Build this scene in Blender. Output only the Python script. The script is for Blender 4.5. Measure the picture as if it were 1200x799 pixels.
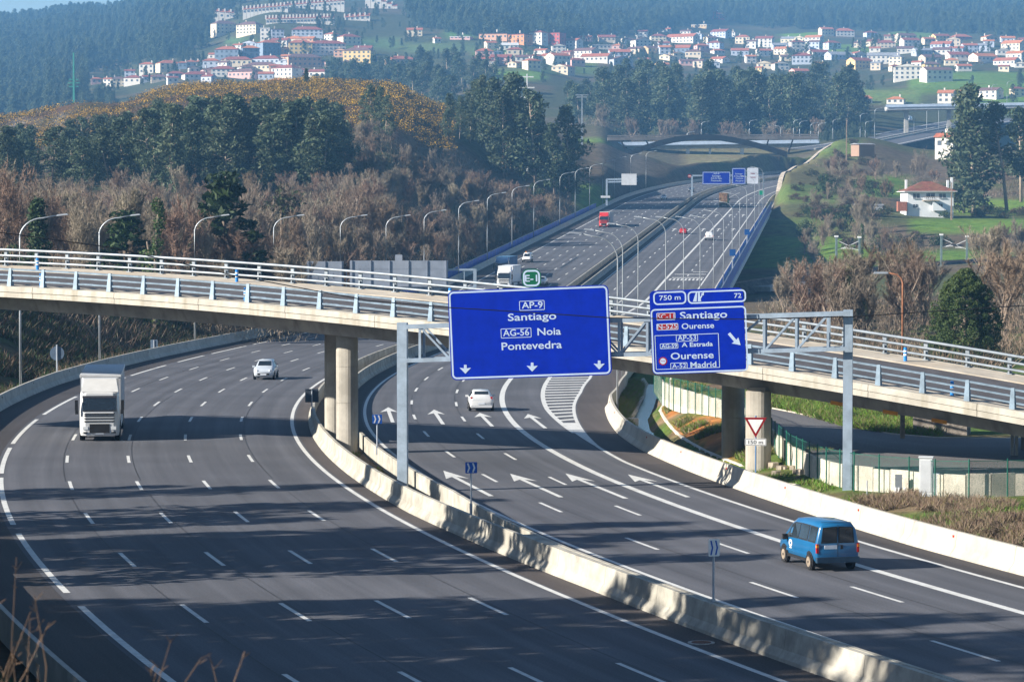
import bpy, bmesh, math, random
import numpy as np
from mathutils import Vector, Matrix
random.seed(7); RNG = np.random.default_rng(7)
SC = bpy.context.scene
for _o in list(bpy.data.objects): bpy.data.objects.remove(_o)
COL = SC.collection
R = math.radians
# ------------------------------------------------------------------ camera
F = 3509.2; PITCH = 0.041726; CAMH = 14.014          # focal length in photo pixels (1200 wide)
cam = bpy.data.cameras.new('camera'); cam.lens = F/1200*36; cam.sensor_width = 36
cam.clip_start = 0.5; cam.clip_end = 12000
cam.dof.use_dof = True; cam.dof.focus_distance = 165; cam.dof.aperture_fstop = 8.0
camo = bpy.data.objects.new('camera', cam); COL.objects.link(camo)
camo.location = (0, 0, CAMH); camo.rotation_euler = (math.pi/2-PITCH, 0, 0); SC.camera = camo
# ------------------------------------------------------------------ light
SUN_EL = R(25.0); SH = R(18.0)                        # shadows fall to the right and a little away
world = bpy.data.worlds.new('World'); SC.world = world; world.use_nodes = True
wn = world.node_tree.nodes; wl = world.node_tree.links
bg = wn['Background']; sky = wn.new('ShaderNodeTexSky'); sky.sky_type = 'NISHITA'
sky.sun_disc = False; sky.sun_elevation = SUN_EL
SUNDIR = Vector((-math.cos(SH)*math.cos(SUN_EL), -math.sin(SH)*math.cos(SUN_EL), math.sin(SUN_EL)))   # towards the sun
sky.sun_rotation = math.atan2(SUNDIR.x, SUNDIR.y)
sky.altitude = 200; sky.air_density = 1.0; sky.dust_density = 0.6; sky.ozone_density = 2.5
bg.inputs['Strength'].default_value = 0.052
wl.new(sky.outputs[0], bg.inputs[0])
sl_ = bpy.data.lights.new('sun', 'SUN'); sl_.energy = 5.0; sl_.angle = R(0.5); sl_.color = (1.0, 0.93, 0.82)
sun = bpy.data.objects.new('sun', sl_); COL.objects.link(sun)
sun.rotation_euler = (-SUNDIR).to_track_quat('-Z', 'Y').to_euler(); sun.location = (-60, -20, 80)
SC.view_settings.view_transform = 'Standard'; SC.view_settings.look = 'None'
SC.view_settings.exposure = 1.35; SC.view_settings.gamma = 1.0
SC.cycles.max_bounces = 6; SC.cycles.diffuse_bounces = 2; SC.cycles.glossy_bounces = 2
SC.cycles.transmission_bounces = 4; SC.cycles.volume_bounces = 0; SC.cycles.transparent_max_bounces = 6
SC.cycles.use_denoising = True
SC.cycles.caustics_reflective = False; SC.cycles.caustics_refractive = False

# ------------------------------------------------------------------ helpers: pixels of the survey photo -> world
def ray(px, py):
    a = (px-600)/F; b = -(py-399.5)/F
    return a, math.cos(PITCH)+b*math.sin(PITCH), -math.sin(PITCH)+b*math.cos(PITCH)
def at(px, py, D):
    a, b, c = ray(px, py); t = D/b
    return Vector((a*t, D, CAMH+c*t))
def onz(px, py, z=0.0):
    a, b, c = ray(px, py); t = (z-CAMH)/c
    return Vector((a*t, b*t, z))
def toPix(x, y, z):
    zz = z-CAMH; d = y*np.cos(PITCH)-zz*np.sin(PITCH); v = y*np.sin(PITCH)+zz*np.cos(PITCH)
    return 600+F*x/d, 399.5-F*v/d

# ------------------------------------------------------------------ materials
MATS = {}
def lin(c):
    if isinstance(c, str):
        c = [int(c[i:i+2], 16)/255 for i in (0, 2, 4)]
        return tuple(((v+0.055)/1.055)**2.4 if v > 0.04045 else v/12.92 for v in c)
    return tuple(c)
def mat(name, col, rough=0.7, var=0.12, scale=2.0, metal=0.0, bump=0.0, bscale=30.0, spec=0.3, col2=None, rnd=0.0, coat=0.0, dirt=None, coords='Object', streak=None):
    """procedural principled material: base colour broken up by two noises (and by object random), optional bump"""
    if name in MATS: return MATS[name]
    m = bpy.data.materials.new(name); m.use_nodes = True; nt = m.node_tree; n = nt.nodes; l = nt.links
    b = n['Principled BSDF']; b.inputs['Roughness'].default_value = rough; b.inputs['Metallic'].default_value = metal
    b.inputs['Specular IOR Level'].default_value = spec
    if coat: b.inputs['Coat Weight'].default_value = coat; b.inputs['Coat Roughness'].default_value = 0.08
    col = lin(col); c2 = lin(col2) if col2 else tuple(v*(1-var*2) for v in col); c1 = col if col2 else tuple(min(1, v*(1+var)) for v in col)
    tc = n.new('ShaderNodeTexCoord'); nz = n.new('ShaderNodeTexNoise'); nz.inputs['Scale'].default_value = scale
    nz.inputs['Detail'].default_value = 6; nz.inputs['Roughness'].default_value = 0.65
    l.new(tc.outputs[coords], nz.inputs['Vector'])
    rp = n.new('ShaderNodeValToRGB'); rp.color_ramp.elements[0].position = 0.35; rp.color_ramp.elements[1].position = 0.68
    rp.color_ramp.elements[0].color = (*c2, 1); rp.color_ramp.elements[1].color = (*c1, 1)
    l.new(nz.outputs['Fac'], rp.inputs[0]); out = rp.outputs[0]
    if dirt:
        n2 = n.new('ShaderNodeTexNoise'); n2.inputs['Scale'].default_value = scale*0.35; n2.inputs['Detail'].default_value = 8
        mp = n.new('ShaderNodeMapping'); mp.inputs['Scale'].default_value = streak or (1, 1, 0.25)
        l.new(tc.outputs[coords], mp.inputs[0]); l.new(mp.outputs[0], n2.inputs['Vector'])
        r2 = n.new('ShaderNodeValToRGB'); r2.color_ramp.elements[0].position = 0.5; r2.color_ramp.elements[1].position = 0.75
        r2.color_ramp.elements[0].color = (0, 0, 0, 1); r2.color_ramp.elements[1].color = (0.8, 0.8, 0.8, 1)
        l.new(n2.outputs['Fac'], r2.inputs[0])
        mx = n.new('ShaderNodeMix'); mx.data_type = 'RGBA'; mx.inputs[7].default_value = (*lin(dirt), 1)
        l.new(r2.outputs[0], mx.inputs[0]); l.new(out, mx.inputs[6]); out = mx.outputs[2]
    if rnd:
        oi = n.new('ShaderNodeObjectInfo'); hs = n.new('ShaderNodeHueSaturation')
        mr = n.new('ShaderNodeMapRange'); mr.inputs[3].default_value = 1-rnd; mr.inputs[4].default_value = 1+rnd
        l.new(oi.outputs['Random'], mr.inputs[0]); l.new(mr.outputs[0], hs.inputs['Value'])
        mh = n.new('ShaderNodeMapRange'); mh.inputs[3].default_value = 0.5-rnd*0.07; mh.inputs[4].default_value = 0.5+rnd*0.07
        ml = n.new('ShaderNodeMath'); ml.operation = 'FRACT'; mm = n.new('ShaderNodeMath'); mm.operation = 'MULTIPLY'; mm.inputs[1].default_value = 7.31
        l.new(oi.outputs['Random'], mm.inputs[0]); l.new(mm.outputs[0], ml.inputs[0]); l.new(ml.outputs[0], mh.inputs[0]); l.new(mh.outputs[0], hs.inputs['Hue'])
        l.new(out, hs.inputs['Color']); out = hs.outputs[0]
    l.new(out, b.inputs['Base Color'])
    if bump:
        nb = n.new('ShaderNodeTexNoise'); nb.inputs['Scale'].default_value = bscale; nb.inputs['Detail'].default_value = 5
        l.new(tc.outputs[coords], nb.inputs['Vector'])
        bp = n.new('ShaderNodeBump'); bp.inputs['Strength'].default_value = bump; bp.inputs['Distance'].default_value = 0.05
        l.new(nb.outputs['Fac'], bp.inputs['Height']); l.new(bp.outputs[0], b.inputs['Normal'])
    MATS[name] = m
    return m
def leafmat(name, c1, c2, trans=0.25, rnd=0.18, scale=0.5):
    if name in MATS: return MATS[name]
    m = mat(name, c1, 0.6, 0.2, scale, col2=c2, rnd=rnd, spec=0.25)
    nt = m.node_tree; n = nt.nodes; l = nt.links; b = n['Principled BSDF']; o = n['Material Output']
    tr = n.new('ShaderNodeBsdfTranslucent'); ms = n.new('ShaderNodeMixShader'); ms.inputs[0].default_value = trans
    l.new(b.inputs['Base Color'].links[0].from_socket, tr.inputs[0]); l.new(b.outputs[0], ms.inputs[1]); l.new(tr.outputs[0], ms.inputs[2]); l.new(ms.outputs[0], o.inputs[0])
    return m

# ------------------------------------------------------------------ mesh building
class MB:
    def __init__(s): s.v = []; s.f = []; s.mi = []; s.uv = None
    def add(s, verts, faces, mi=0):
        o = len(s.v); s.v += [tuple(v) for v in verts]
        s.f += [tuple(i+o for i in f) for f in faces]; s.mi += [mi]*len(faces); return s
    def box(s, c, d, rz=0.0, mi=0, M=None, taper=(1, 1)):
        x, y, z = (k/2 for k in d); P = []
        for sz in (-1, 1):
            tx, ty = (1, 1) if sz < 0 else taper
            for sx, sy in ((-1, -1), (1, -1), (1, 1), (-1, 1)): P.append(Vector((sx*x*tx, sy*y*ty, sz*z)))
        Mx = M if M is not None else (Matrix.Translation(c) @ Matrix.Rotation(rz, 4, 'Z'))
        P = [Mx @ p for p in P]
        return s.add(P, [(3, 2, 1, 0), (4, 5, 6, 7), (0, 1, 5, 4), (1, 2, 6, 5), (2, 3, 7, 6), (3, 0, 4, 7)], mi)
    def tube(s, pts, r, n=6, mi=0, cap=True):
        pts = [Vector(p) for p in pts]; rs = r if isinstance(r, (list, tuple)) else [r]*len(pts)
        P = []
        for i, p in enumerate(pts):
            t = (pts[min(i+1, len(pts)-1)]-pts[max(i-1, 0)]).normalized()
            a = t.cross(Vector((0, 0, 1)));  a = a if a.length > 1e-3 else t.cross(Vector((1, 0, 0))); a.normalize(); b = t.cross(a)
            for k in range(n):
                w = 2*math.pi*(k+0.5)/n; P.append(p+(a*math.cos(w)+b*math.sin(w))*rs[i])
        Fc = []
        for i in range(len(pts)-1):
            for k in range(n): Fc.append((i*n+k, i*n+(k+1) % n, (i+1)*n+(k+1) % n, (i+1)*n+k))
        if cap: Fc += [tuple(range(n))[::-1], tuple(range((len(pts)-1)*n, len(pts)*n))]
        return s.add(P, Fc, mi)
    def bar(s, a, b, w, h, mi=0):
        a = Vector(a); b = Vector(b); d = b-a; L = d.length
        q = d.to_track_quat('X', 'Z'); M = Matrix.Translation((a+b)/2) @ q.to_matrix().to_4x4()
        return s.box((0, 0, 0), (L, w, h), M=M, mi=mi)
    def prism(s, poly, h0, h1, mi=0, M=None):
        """polygon in xy extruded h0..h1 in z, then M"""
        M = M or Matrix.Identity(4); n = len(poly)
        P = [M @ Vector((x, y, h0)) for x, y in poly]+[M @ Vector((x, y, h1)) for x, y in poly]
        return s.add(P, [tuple(range(n))[::-1], tuple(range(n, 2*n))]+[(i, (i+1) % n, n+(i+1) % n, n+i) for i in range(n)], mi)
    def sweep(s, secs, mi=0, closed=True, cap=True):
        """secs: list of rings (same count) joined one after another"""
        n = len(secs[0]); P = [p for r in secs for p in r]; Fc = []
        for i in range(len(secs)-1):
            for k in range(n if closed else n-1):
                Fc.append((i*n+k, i*n+(k+1) % n, (i+1)*n+(k+1) % n, (i+1)*n+k))
        if cap and closed: Fc += [tuple(range(n))[::-1], tuple(range((len(secs)-1)*n, len(secs)*n))]
        return s.add(P, Fc, mi)
    def mesh(s, name, mats, smooth=False, fixn=True):
        me = bpy.data.meshes.new(name); me.from_pydata(s.v, [], s.f)
        for m in (mats if isinstance(mats, (list, tuple)) else [mats]): me.materials.append(m)
        if any(s.mi): me.polygons.foreach_set('material_index', s.mi)
        if fixn:
            bm = bmesh.new(); bm.from_mesh(me); bmesh.ops.recalc_face_normals(bm, faces=bm.faces); bm.to_mesh(me); bm.free()
        if smooth: me.polygons.foreach_set('use_smooth', [True]*len(me.polygons))
        me.update(); return me
    def build(s, name, mats, parent=None, smooth=False, fixn=True, loc=None):
        return link(name, s.mesh(name, mats, smooth, fixn), parent, loc)
def link(name, me, parent=None, loc=None, rz=0.0, scale=None):
    o = bpy.data.objects.new(name, me); COL.objects.link(o)
    if parent is not None: o.parent = parent
    if loc is not None: o.location = loc
    if rz: o.rotation_euler = (0, 0, rz)
    if scale is not None: o.scale = scale if hasattr(scale, '__len__') else (scale,)*3
    return o
def tag(o, label=None, cat=None, group=None, kind=None):
    if label: o['label'] = label
    if cat: o['category'] = cat
    if group: o['group'] = group
    if kind: o['kind'] = kind
    return o
def thing(name, label, cat, loc=(0, 0, 0), rz=0.0, group=None, scale=None):
    o = bpy.data.objects.new(name, None); COL.objects.link(o); o.location = loc; o.rotation_euler = (0, 0, rz)
    o.empty_display_size = 0.3
    if scale is not None: o.scale = scale if hasattr(scale, '__len__') else (scale,)*3
    return tag(o, label, cat, group)
def copy_tree(o, parent=None):
    c = o.copy(); COL.objects.link(c); c.parent = parent
    for ch in list(o.children): copy_tree(ch, c)
    return c
_fontcache = {}
def textmesh(txt, size, bold=0.0, align='LEFT'):
    k = (txt, size, bold, align)
    if k in _fontcache: return _fontcache[k]
    cu = bpy.data.curves.new('txt', 'FONT'); cu.body = txt; cu.size = size; cu.align_x = align; cu.offset = bold*size; cu.resolution_u = 3; cu.extrude = 0.004
    o = bpy.data.objects.new('txt', cu); COL.objects.link(o)
    dg = bpy.context.evaluated_depsgraph_get(); me = bpy.data.meshes.new_from_object(o.evaluated_get(dg))
    bpy.data.objects.remove(o); me.materials.clear(); _fontcache[k] = me
    return me
def ordinal(i):
    w = ['first', 'second', 'third', 'fourth', 'fifth', 'sixth', 'seventh', 'eighth', 'ninth', 'tenth', 'eleventh', 'twelfth', 'thirteenth', 'fourteenth', 'fifteenth', 'sixteenth', 'seventeenth', 'eighteenth', 'nineteenth', 'twentieth']
    if i < 20: return w[i]
    t = {2: 'twenty', 3: 'thirty', 4: 'forty', 5: 'fifty', 6: 'sixty'}[(i+1)//10]
    r = (i+1) % 10
    return t+'-'+w[r-1] if r else t[:-1]+'ieth'
# ================================================================== road alignment: (s, lat) along one centre line
_C = (-14.3858259, 139.068293, 1.78457657, -2.09911074e-03, -3.97531263e-06, 6.06541165e-08)
def _build_cl():
    ds = 1.0; S = np.arange(-110, 1501, ds); h = np.zeros_like(S)
    s1 = np.minimum(S, 190.0); s1 = np.maximum(s1, -110)
    h = _C[2]+_C[3]*s1+_C[4]*s1**2/2+_C[5]*s1**3/3
    hn = h[-1]*np.ones_like(S)
    t = np.clip((S-170)/40, 0, 1); h = h*(1-t)+R(84.03)*t
    t2 = np.clip((S-800), 0, 400); h = h-0.00042*t2-0.0000011*t2**2
    i0 = int(np.where(S == 0)[0][0])
    x = np.concatenate([[0], np.cumsum((np.cos(h[1:])+np.cos(h[:-1]))/2*ds)]); y = np.concatenate([[0], np.cumsum((np.sin(h[1:])+np.sin(h[:-1]))/2*ds)])
    x += _C[0]-x[i0]; y += _C[1]-y[i0]
    return S, x, y, h
CS, CX, CY, CH = _build_cl()
def roadz(x, y):
    k = 12.0; t = (np.asarray(y, float)-476+0.1075*np.asarray(x, float))/k
    return 0.0390*k*np.logaddexp(0, t)
def P(s, lat, dz=0.0):
    x = np.interp(s, CS, CX); y = np.interp(s, CS, CY); h = np.interp(s, CS, CH)
    X = x+lat*math.sin(h); Y = y-lat*math.cos(h)
    return Vector((X, Y, float(roadz(X, Y))+dz))
def hd(s): return float(np.interp(s, CS, CH))
def toSL(x, y):
    """nearest (s, lat) for arrays"""
    x = np.atleast_1d(np.asarray(x, float)); y = np.atleast_1d(np.asarray(y, float)); s = np.empty_like(x); l = np.empty_like(x)
    cs, cx, cy, ch = CS[::4], CX[::4], CY[::4], CH[::4]
    for a in range(0, len(x), 4000):
        d = (x[a:a+4000, None]-cx)**2+(y[a:a+4000, None]-cy)**2; i = d.argmin(1)
        dx = x[a:a+4000]-cx[i]; dy = y[a:a+4000]-cy[i]
        s[a:a+4000] = cs[i]+dx*np.cos(ch[i])+dy*np.sin(ch[i]); l[a:a+4000] = dx*np.sin(ch[i])-dy*np.cos(ch[i])
    return s, l
# lateral positions (metres right of the centre line of the left carriageway) as functions of s
def lf(*pts):
    a = np.array(pts, float)
    return lambda s: float(np.interp(s, a[:, 0], a[:, 1]))
LB = lf((-110, -12.0), (60, -12.1), (110, -12.6), (150, -12.3), (200, -11.9), (380, -12.4), (2000, -12.6))       # left parapet, road face
MLB = lf((-110, 10.3), (-30, 10.2), (-10, 9.9), (0, 9.7), (60, 9.8), (100, 10.0), (300, 9.4), (2000, 10.2))      # median, left face
MRB = lf((-110, 11.1), (-42, 10.95), (-26, 11.0), (-14, 11.35), (0, 12.0), (40, 12.3), (150, 12.4), (300, 12.2), (2000, 13.0))  # median, right face
REL = lf((-110, 13.7), (60, 13.75), (150, 14.2), (250, 13.6), (1000, 14.4))
RA = lf((-110, 16.75), (0, 16.85), (60, 17.2), (150, 17.5), (400, 17.3), (1000, 18.0))
RB = lf((-110, 19.8), (0, 20.1), (60, 20.5), (150, 20.9), (400, 20.6), (1000, 21.6))
RC = lf((-110, 22.8), (-20, 22.9), (20, 23.15), (60, 23.65), (120, 24.7), (400, 24.5), (800, 25.7), (1000, 26.0))
RD = lf((-110, 25.8), (100, 27), (300, 27.8), (400, 28.0), (1000, 28.8))
RER = lf((-110, 25.85), (0, 26.2), (28, 26.2), (40, 26.6), (54, 27.5), (68, 28.4), (82, 29.3), (99, 30.5), (121, 31.5), (160, 31.9), (300, 31.4), (1000, 32.8))
RGL = lf((28, 26.15), (40, 26.5), (52, 26.75), (63, 26.9), (77, 27.05), (91, 27.35), (105, 27.65), (121, 28.0), (160, 28.4))
RBR = lf((-110, 27.9), (-20, 27.7), (0, 28.1), (22, 28.45), (37, 28.75), (50, 29.35), (65, 30.4), (78, 31.3), (87, 32.4), (108, 34.0), (140, 35.0), (380, 34.6), (1000, 35.8))
def ribbon(name, fa, fb, s0, s1, ds, dz, m, parent=None, nlat=1, kind=None, label=None):
    n = max(1, int(round((s1-s0)/ds))); V = []; UV = []; Fc = []
    for i in range(n+1):
        s = s0+(s1-s0)*i/n; a = fa(s) if callable(fa) else fa; b = fb(s) if callable(fb) else fb
        for k in range(nlat+1):
            l = a+(b-a)*k/nlat; V.append(P(s, l, dz)); UV.append((l, s))
    w = nlat+1
    for i in range(n):
        for k in range(nlat): Fc.append((i*w+k, i*w+k+1, (i+1)*w+k+1, (i+1)*w+k))
    me = bpy.data.meshes.new(name); me.from_pydata([tuple(v) for v in V], [], Fc); me.materials.append(m)
    ul = me.uv_layers.new(name='UVMap'); idx = np.empty(len(me.loops), dtype=np.int32); me.loops.foreach_get('vertex_index', idx)
    ul.data.foreach_set('uv', np.array(UV, dtype=np.float32)[idx].ravel()); me.update()
    o = link(name, me, parent)
    if kind: o['kind'] = kind
    if label: o['label'] = label
    return o

# ================================================================== terrain
_D = np.array([0, 100, 200, 300, 400, 500, 600, 700, 800, 900, 1000, 1200, 1400, 1600, 1800, 2200, 2700, 3300, 4000, 5200], float)
_PX = np.array([-700, -200, 0, 120, 220, 330, 450, 520, 600, 700, 745, 800, 900, 1000, 1100, 1200, 1400, 1900], float)
_Z = {
-700: [9, 9, 8, 9, 12, 15, 20, 26, 33, 42, 46, 44, 44, 48, 60, 90, 140, 200, 265, 290],
-200: [8, 6, 5, 7, 9, 13, 17, 23, 30, 38, 44, 42, 42, 46, 55, 85, 135, 195, 262, 285],
0:    [8, 4, 3, 6, 8, 11, 15, 20, 28, 38, 45, 42, 38, 42, 55, 85, 140, 205, 266, 285],
120:  [4, 0, 3, 6, 8, 11, 15, 21, 30, 43, 54, 48, 42, 46, 62, 104, 150, 215, 275, 295],
220:  [2, 0, 1, 5, 8, 11, 15, 22, 32, 47, 60, 52, 44, 50, 70, 113, 172, 242, 305, 330],
330:  [0, 0, 0, 3, 6, 9, 14, 22, 33, 48, 59, 52, 45, 52, 74, 112, 192, 255, 320, 345],
450:  [0, 0, 0, -1, 1, 5, 12, 22, 33, 46, 56, 50, 46, 56, 78, 115, 186, 248, 310, 335],
520:  [0, 0, 0, -2, -3, -1, 6, 14, 24, 38, 48, 48, 47, 60, 84, 124, 184, 246, 305, 330],
600:  [0, 0, 0, -2, -5, -7, -4, 4, 14, 27, 40, 48, 50, 64, 88, 126, 178, 240, 300, 330],
700:  [0, 0, 0, -1, -4, -7, -4, 2, 9, 18, 30, 42, 50, 66, 84, 120, 168, 228, 290, 320],
745:  [0, 0, 0, -1, -3, -7, -4.5, 1, 7.5, 16, 26, 37, 40, 62, 84, 116, 165, 225, 293, 320],
800:  [0, 0, 0, 0, -2, -7, -5, 0, 6, 14, 22, 32, 38, 64, 84, 112, 162, 222, 296, 320],
900:  [-2, 0, 0.5, 1, -1, -5, -3, 1, 8, 19, 30, 45, 39, 64, 84, 112, 157, 214, 290, 320],
1000: [-2, 0, 1, 2, 0, -3, -1, 4, 10, 19, 27, 44, 47, 66, 82, 112, 160, 214, 288, 320],
1100: [-2, 0, 1, 2, 1, -1, 0, 4, 10.5, 17, 25, 38, 47, 60, 82, 118, 166, 218, 290, 320],
1200: [-2, 0, 1, 2, 2, 0, 1, 4, 11, 18, 26, 38, 47, 60, 82, 118, 166, 218, 290, 320],
1400: [-2, 0, 1, 2, 2, 1, 2, 5, 12, 19, 27, 40, 48, 60, 82, 118, 166, 218, 290, 320],
1900: [-2, 0, 1, 2, 2, 2, 3, 6, 14, 22, 30, 42, 50, 62, 84, 120, 168, 220, 292, 322]}
_ZT = np.array([_Z[int(p)] for p in _PX], float)
def _smooth_interp(x, xp):
    i = np.clip(np.searchsorted(xp, x)-1, 0, len(xp)-2); t = np.clip((x-xp[i])/(xp[i+1]-xp[i]), 0, 1)
    return i, t
def _vn(x, y, sc, seed):
    """cheap value noise"""
    x = x/sc+seed*17.3; y = y/sc-seed*9.1; xi = np.floor(x); yi = np.floor(y); fx = x-xi; fy = y-yi
    fx = fx*fx*(3-2*fx); fy = fy*fy*(3-2*fy)
    def h(a, b): v = np.sin(a*127.1+b*311.7+seed*74.7)*43758.5453; return v-np.floor(v)
    return (h(xi, yi)*(1-fx)+h(xi+1, yi)*fx)*(1-fy)+(h(xi, yi+1)*(1-fx)+h(xi+1, yi+1)*fx)*fy
def base_z(x, y):
    px = 600+F*x/np.maximum(y, 5); i, t = _smooth_interp(px, _PX); j, u = _smooth_interp(y, _D)
    t = t*t*(3-2*t)
    z = (_ZT[i, j]*(1-t)+_ZT[i+1, j]*t)*(1-u)+(_ZT[i, j+1]*(1-t)+_ZT[i+1, j+1]*t)*u
    amp = np.clip((y-350)/600, 0, 1)
    return z+amp*((_vn(x, y, 90, 1)-.5)*7+(_vn(x, y, 35, 2)-.5)*3)
def sst(a, b, v): t = np.clip((v-a)/(b-a), 0, 1); return t*t*(3-2*t)
def ground_z(x, y):
    x = np.atleast_1d(np.asarray(x, float)); y = np.atleast_1d(np.asarray(y, float))
    z = base_z(x, y); s, l = toSL(x, y); rz = roadz(x, y)
    near = 1-sst(330, 420, s)
    # left bank above the parapet of the near curve
    d = -12.9-l
    bank = np.clip(d-3.2, 0, 13)*0.46+np.clip(d-15, 0, 60)*0.05
    wn_ = sst(60, 20, s) if False else 1-sst(5, 45, s)
    bank = bank*(1-wn_)+(np.clip(d-7.5, 0, 16)*0.55+np.clip(d-18, 0, 60)*0.12-0.35)*wn_
    wl_ = near*sst(-2.0, -1.0, d)*(1-sst(60, 110, d))
    z = z*(1-wl_)+bank*wl_
    # right side of the near road: verge, ditch, bank up to the service road
    rb = np.interp(s, [-110, 22, 37, 50, 65, 78, 87, 108, 140, 380], [28.3, 28.8, 29.1, 29.7, 30.8, 31.7, 32.8, 34.4, 35.4, 35.2]); e = l-rb
    prof_a = np.interp(e, [0, 1.0, 1.6, 2.6, 3.2, 5.0, 6.5, 8, 40, 90], [-.1, -.35, -1.0, -1.0, -.3, .55, .9, 1.0, 1.2, 2.0])   # with ditch
    prof_b = np.interp(e, [0, 1.0, 2.5, 5, 8, 12, 40, 90], [-.1, 0, .35, .55, .6, .8, 1.1, 2.0])
    w2 = sst(14, 26, s)*(1-sst(120, 180, s)); prof = prof_a*w2+prof_b*(1-w2)
    wr = near*sst(-2.0, -1.0, e)*(1-sst(40, 90, e))
    z = z*(1-wr)+prof*wr
    # corridor of the motorway
    wd_ = 6.0-3.6*sst(760, 860, s)
    inc = (1-sst(0.2, 6.0, -12.9-l))*(1-sst(0.0, 1.0, (l-36.4*(1-near)-rb*near)/wd_))
    inn = (l > -12.9) & (e < 0.1) & (s < 345)
    cut = np.minimum(z, rz-0.5)
    steep = sst(760, 900, s)
    z = np.where(s > 345, z*(1-inc)+cut*inc, np.where(inn, -0.5, z))
    px_ = 600+F*x/np.maximum(y, 5)
    z = z+(11.4-z)*(1-sst(13, 21, y))*(px_ < 420)          # knoll under the photographer
    return z
def hit(px, py, D0=30, D1=5200, n=900):
    """first point where the line of sight through a photo pixel meets the ground"""
    a, b, c = ray(px, py); D = np.geomspace(D0, D1, n); X = a/b*D; Z = CAMH+c/b*D
    g = ground_z(X, D); k = np.where(Z <= g)[0]
    i = k[0] if len(k) else n-1
    return Vector((X[i], D[i], g[i]))
def gz(x, y): return float(ground_z(x, y)[0])
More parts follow.
